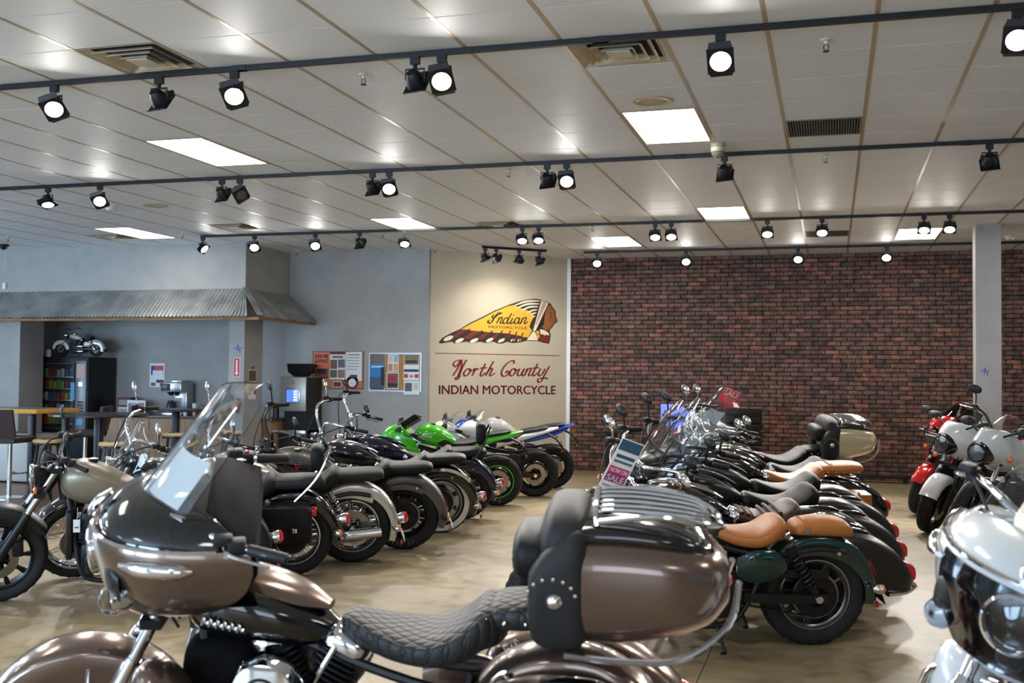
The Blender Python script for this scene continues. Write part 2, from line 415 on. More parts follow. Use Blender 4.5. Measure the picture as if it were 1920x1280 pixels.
for i in range(-20, 21):
    for j in range(-20, 21):
        x0, y0 = GX+i*T, GY+j*T
        if x0 < XL-T+0.02 or x0 > XR-0.02 or y0 < YF-T+0.02 or y0 > YB-0.02 or (i, j) in skip: continue
        cx, cy = x0+T/2, y0+T/2
        dep = cy*cos(yaw)-cx*sin(yaw); lat = cx*cos(yaw)+cy*sin(yaw)
        vis = dep > 0.5 and abs(lat) < dep*0.49 and 2.05/dep < 0.36 and not (x0+T < -8.78 and y0 > 15.05)
        clip = x0 < XL or x0+T > XR or y0 < YF or y0+T > YB or (x0 < -8.78 and y0+T > 15.05) or y0+T > 16.5
        cells.append((0 if vis else 1, dep*dep+lat*lat, x0, y0, clip))
cells.sort()
t0 = tm.obj('ceiling_tile', tilem, ceil, smooth=False); cnt = 0; tr = G()
for c in cells:
    if c[0] == 0 and cnt < 300 and not c[4]:
        o = t0 if cnt == 0 else t0.copy()
        if cnt: COL.objects.link(o)
        o.location = (c[2], c[3], CEIL); cnt += 1
    else:
        x1, y1 = min(c[2]+T, XR), min(c[3]+T, YB)
        tr.bbox(max(c[2], XL)+0.012, x1-0.012, max(c[3], YF)+0.0038, y1-0.0038, CEIL, CEIL+0.012, 0.003)
ro = tr.obj('ceiling_tile_rest', tilem, ceil, smooth=False); ro['kind'] = 'stuff'
run0 = G().box(-0.0125, 0.0125, YF, YB, -0.002, 0.012).obj('grid_runner', runm, ceil, smooth=False); k = 0
for i in range(-19, 21):
    x = GX+i*T
    if x < XL or x > XR: continue
    o = run0 if k == 0 else run0.copy()
    if k: COL.objects.link(o)
    o.location = (x, 0, CEIL); k += 1

# ---- fluorescent troffers, vents, grilles
diff = mat('lit_diffuser', (255, 255, 255), 0.5, emit=(255, 250, 240), estr=7.5)
def troffer():
    t = thing('ceiling_light', 'x', 'light')
    g_ = G()
    for a in ((0.006, 0.03, 0.006, 2*T-0.006), (T-0.03, T-0.006, 0.006, 2*T-0.006)): g_.box(a[0], a[1], a[2], a[3], 0, 0.02)
    g_.box(0.03, T-0.03, 0.006, 0.03, 0, 0.02).box(0.03, T-0.03, 2*T-0.03, 2*T-0.006, 0, 0.02)
    g_.obj('frame', runm, t, smooth=False)
    G().bbox(0.03, T-0.03, 0.03, 2*T-0.03, 0.004, 0.018, 0.002).obj('diffuser', diff, t, smooth=False)
    G().box(0.006, T-0.006, 0.006, 2*T-0.006, 0.02, 0.10).obj('housing', white, t, smooth=False)
    return t
tro = troffer(); k = 0
for (i, j) in TROF:
    o = tro if k == 0 else copy_tree(tro); k += 1
    o.location = (GX+i*T, GY+j*T, CEIL-0.003)
    lab = {(5, 4): 'lit ceiling panel with the beige dome camera at its corner', (-2, 4): 'lit ceiling panel between the two longest lighting tracks far from the dome camera', (5, 12): 'lit ceiling panel just before the third track with spotlights on both sides', (-2, 12): 'lit ceiling panel in front of the grey wall touching the third track',
           (2, 16): 'lit ceiling panel closest to the logo wall', (-9, 12): 'lit ceiling panel beside the vent in front of the soffit', (9, 16): 'lit ceiling panel beside the top of the grey column'}.get((i, j), 'lit ceiling panel over the front of the shop')
    tag(o, lab, 'light', 'fluorescent ceiling panels')
    if not any(in_picture((GX+(i+a)*T, GY+(j+b_)*T, CEIL)) for a in (0, 0.5, 1) for b_ in (0, 0.5, 1, 1.5, 2)):
        o.name = 'ceiling_light_offscreen'
        for ch in o.children:
            if ch.name.startswith('diffuser'): ch.name = 'diffuser_offscreen'
ventm = noisy('vent_metal', (188, 172, 140), (205, 196, 176), 6, 0.5)
ventd = mat('duct_metal', (140, 138, 132), 0.6, 0.3)
def vent():
    t = thing('ceiling_vent', 'x', 'vent'); c = T/2
    open_box(0.03, T-0.03, 0.03, T-0.03, 0.02, 0.34).obj('duct', ventd, t, smooth=False)
    for h, z0, z1 in ((0.29, 0.0, 0.0), (0.225, -0.008, 0.018), (0.165, -0.014, 0.016), (0.105, -0.018, 0.012)):
        g_ = G(); i_ = h-0.035 if z1 else h-0.05
        o_ = [(c-h, c-h), (c+h, c-h), (c+h, c+h), (c-h, c+h)]; q = [(c-i_, c-i_), (c+i_, c-i_), (c+i_, c+i_), (c-i_, c+i_)]
        vs = [(x, y, z0) for x, y in o_]+[(x, y, z1 if z1 else 0.02) for x, y in q]+[(x, y, z0+0.004) for x, y in o_]+[(x, y, (z1 if z1 else 0.02)+0.004) for x, y in q]
        fs = []
        for a in range(4):
            b_ = (a+1) % 4
            fs += [(a, b_, 4+b_, 4+a), (8+a, 12+a, 12+b_, 8+b_), (a, 8+a, 8+b_, b_), (4+a, 4+b_, 12+b_, 12+a)]
        g_.add(vs, fs).obj('louvre_ring' if z1 else 'frame', ventm, t, smooth=False)
    G().box(c-0.075, c+0.075, c-0.075, c+0.075, -0.02, -0.012).obj('centre_plate', ventm, t, smooth=False)
    return t
v0 = vent()
for k, (i, j) in enumerate(VENT):
    o = v0 if k == 0 else copy_tree(v0)
    o.location = (GX+i*T, GY+j*T, CEIL)
    tag(o, ['square louvred air vent nearly touching the longest lighting track', 'square louvred air vent just past the longest lighting track near the round speaker', 'square louvred air vent between the two lit panels by the grey soffit', 'square louvred air vent just before the third lighting track', 'square louvred air vent close beside a lit panel near the soffit wall'][k], 'vent', 'square ceiling vents')
for k, (i, j) in enumerate(GRIL):
    t = thing('return_grille', ['dark return air grille beside the dome camera in the ceiling', 'dark return air grille close to the brick wall'][k], 'grille', (GX+i*T, GY+j*T, CEIL), group='return air grilles')
    open_box(0.02, T-0.02, 0.01, T-0.01, 0.012, 0.34).obj('duct', ventd, t, smooth=False)
    g_ = G().box(0.012, 0.03, 0.01, T-0.01, -0.004, 0.012).box(T-0.03, T-0.012, 0.01, T-0.01, -0.004, 0.012).box(0.03, T-0.03, 0.006, 0.02, -0.004, 0.012).box(0.03, T-0.03, T-0.02, T-0.006, -0.004, 0.012)
    g_.obj('frame', mat('grille_grey', (120, 116, 108), 0.5), t, smooth=False)
    sl = G().box(-0.003, 0.003, 0.02, T-0.02, -0.002, 0.012).obj('slat', mat('grille_grey', (120, 116, 108), 0.5), t, smooth=False)
    for q in range(26):
        o = sl if q == 0 else sl.copy()
        if q: COL.objects.link(o)
        o.location = (0.045+q*0.0208, 0, 0)

# ---- ceiling gadgets
def sprinkler(x, y):
    t = thing('sprinkler', 'small pendant fire sprinkler head under the ceiling tiles', 'sprinkler', (x, y, CEIL), group='ceiling sprinklers')
    G().lathe((0, 0, 0), [(0.0, 0.002), (0.035, 0.0), (0.03, -0.008), (0.012, -0.012), (0.012, -0.03), (0, -0.03)], 'z', 14).obj('escutcheon', mat('sprinkler_white', (205, 200, 190), 0.4), t)
    g_ = G().lathe((0, 0, -0.075), [(0, 0), (0.02, 0.0), (0.02, 0.004), (0, 0.004)], 'z', 12)
    for s_ in (-1, 1): g_.tube([(0.01*s_, 0, -0.03), (0.016*s_, 0, -0.05), (0.004*s_, 0, -0.074)], 0.003, 6)
    g_.obj('head', dkmetal, t)
for x, y in ((-3.06, 6.75), (-0.03, 6.75), (-3.07, 10.25), (-0.05, 10.25), (-0.06, 14.35), (-3.1, 14.35), (-9.12, 13.83), (-6.17, 14.35), (-6.1, 16.3), (-8.5, 16.2), (-12.0, 13.6)): sprinkler(x, y)
def speaker(x, y, lab):
    t = thing('ceiling_speaker', lab, 'speaker', (x, y, CEIL), group='round ceiling speakers')
    G().lathe((0, 0, 0), [(0.105, 0.002), (0.15, 0.002), (0.15, -0.006), (0.115, -0.010), (0.105, -0.004)], 'z', 32).obj('rim', runm, t)
    G().lathe((0, 0, 0), [(0, -0.006), (0.05, -0.007), (0.108, -0.003), (0.108, 0.002)], 'z', 32).obj('mesh_cover', mat('speaker_mesh', (196, 182, 152), 0.7), t)
speaker(-1.27, 7.95, 'round cream ceiling speaker beside a lit panel'); speaker(-7.94, 11.46, 'round cream ceiling speaker beyond the second lighting track')
t = thing('dome_camera', 'beige dome security camera hanging by the corner of a lit panel', 'camera', (-0.95, 9.52, CEIL))
G().lathe((0, 0, 0), [(0, 0), (0.062, 0), (0.064, -0.03), (0.058, -0.034), (0.064, -0.04), (0.06, -0.075)], 'z', 24).obj('housing', mat('camera_beige', (168, 164, 140), 0.4), t)
G().lathe((0, 0, -0.075), [(0.058, 0), (0.05, -0.03), (0.028, -0.052), (0, -0.06)], 'z', 24).obj('dome', mat('camera_dome', (110, 108, 92), 0.12, coat=0.6), t)
for x, y, lab in ((-8.54, 11.4, 'white round smoke detector beside a ceiling speaker'), (2.42, 16.66, 'white round smoke detector behind the grey column')):
    t = thing('smoke_detector', lab, 'detector', (x, y, CEIL))
    G().lathe((0, 0, 0), [(0, 0), (0.075, 0), (0.075, -0.018), (0.06, -0.03)], 'z', 24).obj('base', white, t)
    G().lathe((0, 0, -0.028), [(0.058, 0), (0.05, -0.02), (0, -0.026)], 'z', 24).obj('cap', white, t)
t = thing('dome_camera', 'black dome security camera in the corner above the soffit', 'camera', (-12.82, 14.43, CEIL))
G().lathe((0, 0, 0), [(0, 0), (0.085, 0), (0.085, -0.03), (0.07, -0.035)], 'z', 20).obj('housing', blackpl, t)
G().lathe((0, 0, -0.033), [(0.066, 0), (0.045, -0.045), (0, -0.062)], 'z', 20).obj('dome', blackp, t)
t = thing('motion_sensor', 'small white motion sensor with a thin cable on the soffit wall', 'sensor', (-13.32, 15.05, 3.03))
G().bbox(-0.035, 0.035, -0.035, 0, -0.05, 0.06, 0.008).obj('body', white, t)
G().tube([(0.0, -0.004, 0.06), (-0.005, -0.004, 0.3), (0.0, -0.004, 0.6)], 0.004, 6).obj('cable', white, t)

# ---- lighting tracks and spot lamps
def track(x0, x1, y, lab, rot=0, loc=None):
    t = thing('lighting_track', lab, 'track', loc or (0, y, CEIL), rot)
    n_ = max(1, round((x1-x0)/2.44)); 
    G().bbox(x0, x1, -0.018, 0.018, -0.036, -0.002, 0.003).obj('rail', blackm, t, smooth=False)
    for k in range(n_+1):
        xx = x0+(x1-x0)*k/n_; G().box(max(x0, xx-0.05), min(x1, xx+0.05), -0.021, 0.021, -0.036, 0.0).obj('joint_cover', blackpl, t, smooth=False)
track(XL+0.5, 6.0, 6.36, 'long black lighting track whose lamps are nearest the louvred vents by the dark return grille')
track(XL+0.5, 6.0, 9.93, 'long black lighting track just behind the beige dome camera')
track(-8.98, 6.0, 14.10, 'long black lighting track that starts by the soffit corner')
track(-3.87, 6.0, 17.25, 'black lighting track running close along the brick wall')
A5 = (-5.27, 16.2); 
track(0, 1.12, 0, 'short angled black lighting track in front of the logo wall', math.atan2(0.68, 0.78), (A5[0], A5[1], CEIL))
disc_on = mat('lamp_face_lit', (255, 255, 255), 0.4, emit=(255, 252, 246), estr=85)
disc_off = mat('lamp_face', (60, 62, 66), 0.2)
lampm = mat('lamp_black', (16, 16, 18), 0.4)
def lamp_proto():
    t = thing('track_light', 'x', 'lamp')
    G().box(-0.03, 0.03, -0.016, 0.016, -0.045, 0).cyl((0, 0, -0.04), (0, 0, -0.075), 0.014).obj('adapter', lampm, t, smooth=False)
    # yoke
    G().tube([(-0.062, 0, -0.14), (-0.062, 0, -0.075), (0.062, 0, -0.075), (0.062, 0, -0.14)], 0.005, 4, sq=(0.012, 0.007)).obj('yoke', lampm, t, smooth=False)
    return t
def lamp_head(t, ax, lit, kind_wide=None):
    ax = Vector(ax).normalized(); c = Vector((0, 0, -0.145))
    G().lathe(c-ax*0.05, [(0, -0.012), (0.035, -0.01), (0.05, 0.015), (0.062, 0.06), (0.066, 0.1), (0.061, 0.1), (0.058, 0.094)], ax, 22).obj('housing', lampm, t)
    G().lathe(c-ax*0.05, [(0, 0.097), (0.04, 0.097), (0.06, 0.092)], ax, 22).obj('lamp_face', disc_on if lit else disc_off, t)
    u = Vector((1, 0, 0)); u = (u-ax*u.dot(ax)).normalized(); v = ax.cross(u)
    cc = c+ax*0.036; h_ = 0.078
    def pt(a_, b_, o_): return tuple(cc+u*a_+v*b_+ax*o_)
    def quad(name, ps):
        n_ = len(ps)//2
        G().add(ps, [tuple(range(n_)), tuple(reversed(range(n_, 2*n_)))]+[(k, (k+1) % n_, (k+1) % n_+n_, k+n_) for k in range(n_)]).obj(name, lampm, t, smooth=False)
    quad('bezel_plate', [pt(a_*h_, b_*h_, 0.0) for a_, b_ in ((-1, -1), (1, -1), (1, 1), (-1, 1))]+[pt(a_*h_, b_*h_, 0.005) for a_, b_ in ((-1, -1), (1, -1), (1, 1), (-1, 1))])
    for sg in (-1, 1):
        quad('barn_door', [pt(-0.07, sg*h_, 0.0), pt(0.07, sg*h_, 0.0), pt(0.062, sg*(h_+0.03), -0.022), pt(-0.062, sg*(h_+0.03), -0.022)]+[pt(-0.07, sg*h_, 0.003), pt(0.07, sg*h_, 0.003), pt(0.062, sg*(h_+0.03), -0.019), pt(-0.062, sg*(h_+0.03), -0.019)])
    if lit:
        l = bpy.data.lights.new('spot', 'SPOT'); l.energy = 95 if kind_wide is None else kind_wide; l.spot_size = R(75) if kind_wide != 26 else R(120); l.spot_blend = 0.6; l.shadow_soft_size = 0.05; l.color = (1.0, 0.955, 0.90)
        o = bpy.data.objects.new('spot_beam', l); COL.objects.link(o); o.parent = t
        o.location = c+ax*0.075; o.rotation_euler = Vector((0, 0, -1)).rotation_difference(ax).to_euler()
LAMPS = {6.36: [(-5.25, 1), (-4.40, 0), (-3.82, 1), (-2.53, 0), (-2.35, 1), (-0.62, 1), (0.97, 1), (2.6, 0), (-8.0, 1), (-10.5, 1)],
         9.93: [(-8.25, 2), (-7.58, 1), (-6.09, 0), (-5.88, 3), (-4.39, 0), (-4.21, 1), (-2.59, 0), (-2.40, 1), (-0.93, 0), (1.29, 0), (3.0, 1)],
         14.10: [(-8.95, 4), (-8.09, 1), (-7.11, 1), (-6.42, 0), (-5.73, 5), (-4.02, 5), (-3.79, 5), (-2.21, 5), (-2.00, 5), (-0.78, 5), (-0.11, 5), (1.09, 5), (1.38, 5), (3.5, 1)],
         17.25: [(-3.65, 1), (-2.21, 1), (-0.49, 1), (0.80, 1), (3.2, 1)]}
tracknames = {6.36: 'the long track over the return grille', 9.93: 'the track behind the dome camera', 14.10: 'the track starting at the soffit corner', 17.25: 'the track along the brick wall'}
for y, ls in LAMPS.items():
    for x, kind in ls:
        t = lamp_proto(); t.location = (x, y, CEIL-0.0365)
        tocam = Vector((-x, -y, 0)).normalized()
        ax = {0: Vector((0.1, 0.75, -0.65)), 1: tocam*0.75+Vector((0, 0, -0.66)), 2: tocam*0.35+Vector((0.1, 0, -0.95)), 3: Vector((0.75, -0.45, -0.6)), 4: Vector((0.8, -0.1, -0.65)), 5: tocam*0.55+Vector((0, 0, -0.85))}[kind]
        lit = kind in (1, 2, 4, 5)
        lamp_head(t, ax, lit)
        if not in_picture((x, y, CEIL-0.18)):
            t.name = 'track_light_offscreen'
            for ch in t.children:
                if lit and (ch.name.startswith('spot_beam') or ch.name.startswith('lamp_face')): ch.name = ch.name.split('.')[0]+'_offscreen'
        tag(t, ('lit black spotlight with flared shades on ' if lit else 'black spotlight turned away showing its dark back on ')+tracknames[y], 'lamp', ('lit lamps on ' if lit else 'dark lamps on ')+tracknames[y])
for d, lit, ax in ((0.03, 1, (0.35, 0.3, -0.9)), (0.22, 0, (0.3, 0.6, -0.7)), (0.62, 1, (-0.25, 0.35, -0.9)), (0.98, 0, (0.3, 0.5, -0.75))):
    t = lamp_proto(); a_ = math.atan2(0.68, 0.78); t.location = (A5[0]+cos(a_)*(d+0.02), A5[1]+sin(a_)*(d+0.02), CEIL-0.0365)
    lamp_head(t, ax, lit, 26)
    tag(t, 'lit black spotlight shining down the logo wall from the short track' if lit else 'unlit black spotlight hanging from the short angled track', 'lamp', 'lit lamps on the short track' if lit else 'dark lamps on the short track')
# ================================================================== MOTORCYCLE BUILDERS
def paint(name, col, rough=0.18, metal=0.0, coat=1.0): return mat('paint_'+name, col, rough, metal, coat)
rimblack = mat('wheel_black', (20, 20, 21), 0.32, 0.3)
castdark = mat('engine_dark', (38, 38, 40), 0.4, 0.6)
castgrey = mat('engine_grey', (120, 120, 122), 0.35, 0.8)
brakem = mat('brake_disc', (150, 146, 140), 0.3, 1.0)
wwall = mat('whitewall', (222, 220, 212), 0.6)
plate_m = mat('plate_white', (214, 216, 218), 0.5)
capm = mat('gold_stud', (214, 206, 186), 0.2, 1.0)

def fender(g, c, r, a0, a1, w, skirt, n=22, crown=0.02, t=0.006, wf=None, sf=None):
    rs = []
    for i in range(n+1):
        k = i/n; a = R(a0+(a1-a0)*k); ww = w*(wf(k) if wf else 1); sk = skirt*(sf(k) if sf else 1)
        e = (cos(a), sin(a)); prof = [(-ww, -sk), (-ww, -0.35*sk), (-ww*0.97, -0.004), (-ww*0.85, crown*0.45), (-ww*0.5, crown*0.85), (0, crown), (ww*0.5, crown*0.85), (ww*0.85, crown*0.45), (ww*0.97, -0.004), (ww, -0.35*sk), (ww, -sk)]
        inn = [(y*(1-t/ww), d-t) for y, d in reversed(prof)]
        inn[0] = (ww-t, -sk); inn[-1] = (-ww+t, -sk)
        rs.append([(c[0]+(r+d)*e[0], y, c[2]+(r+d)*e[1]) for y, d in prof+inn])
    return g.rings(rs)

def wheel(root, name, c, Rt, wt, style, rim=None, spoke=None, T=None, ww=False, discs=(1,), stripe=None, letters=None):
    h = min(wt*0.62, Rt*0.34); ri = Rt-h; b = wt/2
    rim = rim or rimblack; spoke = spoke or rimblack
    def g(): q = G(); q.T = T; return q
    half = [(ri-0.006, 0.72), (ri+0.01, 0.84), (ri+0.35*h, 0.97), (ri+0.6*h, 1.0), (Rt-0.26*h, 0.93), (Rt-0.1*h, 0.7), (Rt-0.035*h, 0.48), (Rt-0.02*h, 0.42), (Rt-0.06*h, 0.40), (Rt-0.06*h, 0.36), (Rt-0.005*h, 0.34), (Rt, 0.12), (Rt-0.05*h, 0.10), (Rt-0.05*h, 0.05), (Rt, 0.03)]
    prof = [(r, -o*b) for r, o in half]+[(r, o*b) for r, o in reversed(half)]
    ty = g().lathe(c, prof, 'y', 48).obj(name, rubber, root)
    # tread cuts: short angled sipes standing in the shoulder
    sp = g()
    for s in (-1, 1):
        for k in range(30):
            a = 2*pi*k/30+(0.1 if s > 0 else 0); q = []
            for (da, o) in ((0, 0.5), (0.05, 0.72), (0.085, 0.86)):
                rr = Rt-h*(0.035 if o < 0.6 else (0.105 if o < 0.8 else 0.2))+0.0006
                q.append((c[0]+rr*cos(a+da), c[1]+s*o*b, c[2]+rr*sin(a+da)))
            sp.tube(q, 0.0035, 4)
    sp.obj('tread_grooves', rubber, ty)['kind'] = 'stuff'
    if ww:
        for s in (-1, 1):
            g().lathe(c, [(ri+0.2*h, s*0.935*b), (ri+0.22*h, s*0.97*b), (ri+0.5*h, s*1.01*b), (ri+0.72*h, s*1.0*b), (ri+0.74*h, s*0.95*b)], 'y', 48).obj('whitewall', wwall, ty)
    rp = [(ri+0.004, 0.80), (ri+0.004, 0.72), (ri-0.012, 0.74), (ri-0.016, 0.62), (ri-0.03, 0.5), (ri-0.034, 0)]
    g().lathe(c, [(r, -o*b) for r, o in rp]+[(r, o*b) for r, o in reversed(rp[:-1])], 'y', 48).obj('rim', rim, ty)
    if stripe:
        for s in (-1, 1): g().lathe(c, [(ri-0.003, s*0.73*b), (ri-0.001, s*0.765*b), (ri-0.012, s*0.765*b), (ri-0.012, s*0.74*b)], 'y', 48).obj('rim_stripe', stripe, ty)
    hb = 0.048
    if style == 'wire':
        g().lathe(c, [(0, -0.075), (0.045, -0.075), (0.045, -0.05), (0.025, -0.04), (0.025, 0.04), (0.045, 0.05), (0.045, 0.075), (0, 0.075)], 'y', 20).obj('hub', spoke, ty)
        q = g()
        for s in (-1, 1):
            for k in range(20):
                a = 2*pi*k/20+(0.08 if s > 0 else 0); d = 0.42 if k % 2 else -0.42
                q.tube([(c[0]+0.042*cos(a), c[1]+s*0.055, c[2]+0.042*sin(a)), (c[0]+(ri-0.03)*cos(a+d), c[1]+s*0.012, c[2]+(ri-0.03)*sin(a+d))], 0.0028, 5)
        q.obj('wire_spokes', spoke, ty)['kind'] = 'stuff'
    elif style == 'disc':
        r0, r1 = ri*0.60, ri*0.84
        g().lathe(c, [(0, 0.05), (0.05, 0.05), (0.06, 0.035), (0.12, 0.03), (r0, 0.036), (r0, -0.036), (0.12, -0.03), (0.06, -0.035), (0.05, -0.05), (0, -0.05)], 'y', 40).obj('wheel_disc', rim, ty)
        g().lathe(c, [(r1, 0.040), (ri-0.04, 0.045), (ri-0.02, 0.02), (ri-0.02, -0.02), (ri-0.04, -0.045), (r1, -0.040), (r1, 0.040)], 'y', 40).obj('outer_ring', rim, ty)
        for k in range(7):
            a = 2*pi*k/7
            g().lathe(c, [(r0-0.004, 0.036), (r1+0.004, 0.040), (r1+0.004, -0.040), (r0-0.004, -0.036), (r0-0.004, 0.036)], 'y', 8, a, a+2*pi/7*0.66).obj('wheel_web', rim, ty)
    else:
        n = {'cast': 10, 'five': 5, 'mag': 9, 'y': 6}[style]
        for k in range(n):
            a = 2*pi*k/n; q = g(); ex = Vector((cos(a), 0, sin(a))); ez = Vector((-sin(a), 0, cos(a))); C_ = Vector(c)
            rs = []
            for r_, w_, d_ in ((0.03, 0.030, 0.032), (0.09, 0.017 if n > 6 else 0.022, 0.024), (ri*0.7, 0.012 if n > 6 else 0.016, 0.018), (ri-0.02, 0.02, 0.022)):
                p = C_+ex*r_
                rs.append([tuple(p+ez*w_*x+Vector((0, d_*y, 0))) for x, y in ((-1, -0.6), (-0.5, -1), (0.5, -1), (1, -0.6), (1, 0.6), (0.5, 1), (-0.5, 1), (-1, 0.6))])
            q.rings(rs); q.obj('spoke', spoke, ty)
        g().lathe(c, [(0, -0.06), (0.035, -0.06), (0.05, -0.045), (0.05, 0.045), (0.035, 0.06), (0, 0.06)], 'y', 20).obj('hub', castdark if spoke is rimblack else spoke, ty)
    for s in discs:
        q = g(); o = s*0.068
        q.lathe(c, [(0.082, o-0.0025), (0.142, o-0.0025), (0.142, o+0.0025), (0.082, o+0.0025), (0.082, o-0.0025)], 'y', 40); q.obj('brake_disc', brakem, ty)
        q = g()
        for k in range(6):
            a = k*pi/3; q.tube([(c[0]+0.035*cos(a), c[1]+o*0.9, c[2]+0.035*sin(a)), (c[0]+0.088*cos(a+0.2), c[1]+o, c[2]+0.088*sin(a+0.2))], 0.008, 6)
        q.obj('disc_carrier', castdark, ty)
    if letters:
        for i, ch in enumerate(letters):
            if ch == ' ': continue
            a = R(-52-i*8.0); rr = ri+0.42*h
            o = text_obj('tyre_letter', ch, 0.05, mat('tyre_letter', (120, 120, 118), 0.6), ty, (c[0]+rr*cos(a), c[1]+b+0.001, c[2]+rr*sin(a)), (R(90), 0, R(180)), ext=0.001)
            o.rotation_euler = (Matrix.Rotation(-(a+pi/2), 4, 'Y') @ Matrix.Rotation(R(180), 4, 'Z') @ Matrix.Rotation(R(90), 4, 'X')).to_euler()
    return ty

def lamp_round(root, name, c, ax, r, depth, body, T=None, ring=chrome, lensm=None):
    """headlamp: bowl, ring, reflector and lens"""
    ax = Vector(ax).normalized()
    def g(): q = G(); q.T = T; return q
    o = g().lathe(c, [(0, -depth), (r*0.45, -depth*0.95), (r*0.8, -depth*0.6), (r*0.98, -depth*0.1), (r, 0.0)], ax, 26).obj(name, body, root)
    g().lathe(c, [(r*0.99, -0.012), (r*1.05, -0.004), (r*1.05, 0.012), (r*0.95, 0.018), (r*0.92, 0.01)], ax, 28).obj('trim_ring', ring, o)
    g().lathe(c, [(0, -depth*0.45), (r*0.3, -depth*0.42), (r*0.7, -depth*0.2), (r*0.93, 0.008)], ax, 26).obj('reflector', mat('lamp_reflector', (120, 122, 126), 0.12, 1.0), o)
    g().lathe(c, [(0, -depth*0.12), (r*0.2, -depth*0.12), (r*0.3, -depth*0.2), (r*0.33, -depth*0.4)], ax, 18).obj('bulb_shield', chrome, o)
    g().lathe(c, [(r*0.50, -depth*0.30), (r*0.52, -depth*0.12), (r*0.58, -depth*0.12), (r*0.60, -depth*0.27)], ax, 24).obj('inner_ring', blackm, o)
    g().lathe(c, [(r*0.93, 0.010), (r*0.6, 0.022), (0, 0.03)], ax, 26).obj('lens', lensm or lens, o)
    return o

def signal(root, c, d, T=None, body=chrome, lensm=amber, r=0.03, stalk=None):
    """bullet turn signal, d = facing direction"""
    def g(): q = G(); q.T = T; return q
    d = Vector(d).normalized()
    q = g().lathe(c, [(0, -r*1.7), (r*0.5, -r*1.5), (r*0.9, -r*0.7), (r, 0.0), (r*0.98, r*0.2)], d, 16)
    if stalk: q.tube([stalk, tuple(Vector(c)-d*r*0.6)], 0.009, 8)
    o = q.obj('turn_signal', body, root)
    g().lathe(c, [(r*0.97, r*0.15), (r*0.85, r*0.6), (r*0.4, r*0.85), (0, r*0.9)], d, 16).obj('lens', lensm, o)
    return o

def mirror(root, base, top, hc_, T=None, m=chrome, shape=(0.075, 0.045), face=(-1, 0, 0.1)):
    def g(): q = G(); q.T = T; return q
    f = Vector(face).normalized(); b = Vector(base); t = Vector(top)
    o = g().tube([base, tuple(b.lerp(t, 0.5)+Vector((0, 0, 0.02))), top], 0.007, 8, 4).obj('mirror', m, root)
    u = Vector((0, 1, 0)); v = f.cross(u).normalized(); c = t+Vector(hc_)
    rs = []
    for k_, d_ in ((0.25, 0.026), (0.7, 0.02), (0.95, 0.008), (1.0, 0.0), (0.93, -0.003)):
        rs.append([tuple(c-f*d_+u*shape[0]*k_*cos(2*pi*i/20)+v*shape[1]*k_*math.copysign(abs(sin(2*pi*i/20))**0.8, sin(2*pi*i/20))) for i in range(20)])
    g().rings(rs).obj('mirror_shell', m, o)
    g().rings([[tuple(c+f*0.0035+u*shape[0]*k_*cos(2*pi*i/20)+v*shape[1]*k_*sin(2*pi*i/20)) for i in range(20)] for k_ in (0.9, 0.02)]).obj('mirror_glass', mat('mirror_glass', (200, 204, 210), 0.02, 1.0), o)
    return o

def screen(root, cx, cz, w, h, tilt, curve, m, T=None, name='windshield', top=0.75, t=0.004, trim=None):
    """curved windscreen; base centre (cx,cz); leans back by tilt degrees"""
    ta = R(tilt)
    def fn(u, v):
        y = (u*2-1); e = (1-(1-top)*v**2)
        hh = h*(v if v < 0.999 else 0.999)
        # rounded top corners
        top_drop = 0.0
        yy = y*w*e*(1.0 if v < 0.6 else sqrt(max(0.0, 1-((v-0.6)/0.4)**2.6*0.55)))
        zz = hh*(1-0.16*v*abs(y)**2.5)
        x = cx-sin(ta)*zz-curve*(y*y)*(1-0.2*v)
        return (x, yy, cz+cos(ta)*zz)
    g = G(); g.T = T
    o = g.sheet(fn, 20, 14, t).obj(name, m, root)
    if trim:
        g = G(); g.T = T
        pts = [fn(k/16, 0.0) for k in range(17)]; g.tube(pts, 0.008, 6).obj('screen_trim', trim, o)
    return o

def helix(g, a, b, r, wire, turns, seg=8):
    a = Vector(a); b = Vector(b); d = b-a; L_ = d.length; d.normalize()
    u = Vector((0, 1, 0)); u = (u-d*u.dot(d)).normalized(); v = d.cross(u)
    n = int(turns*12)
    return g.tube([tuple(a+d*L_*k/n+(u*cos(2*pi*turns*k/n)+v*sin(2*pi*turns*k/n))*r) for k in range(n+1)], wire, 6)

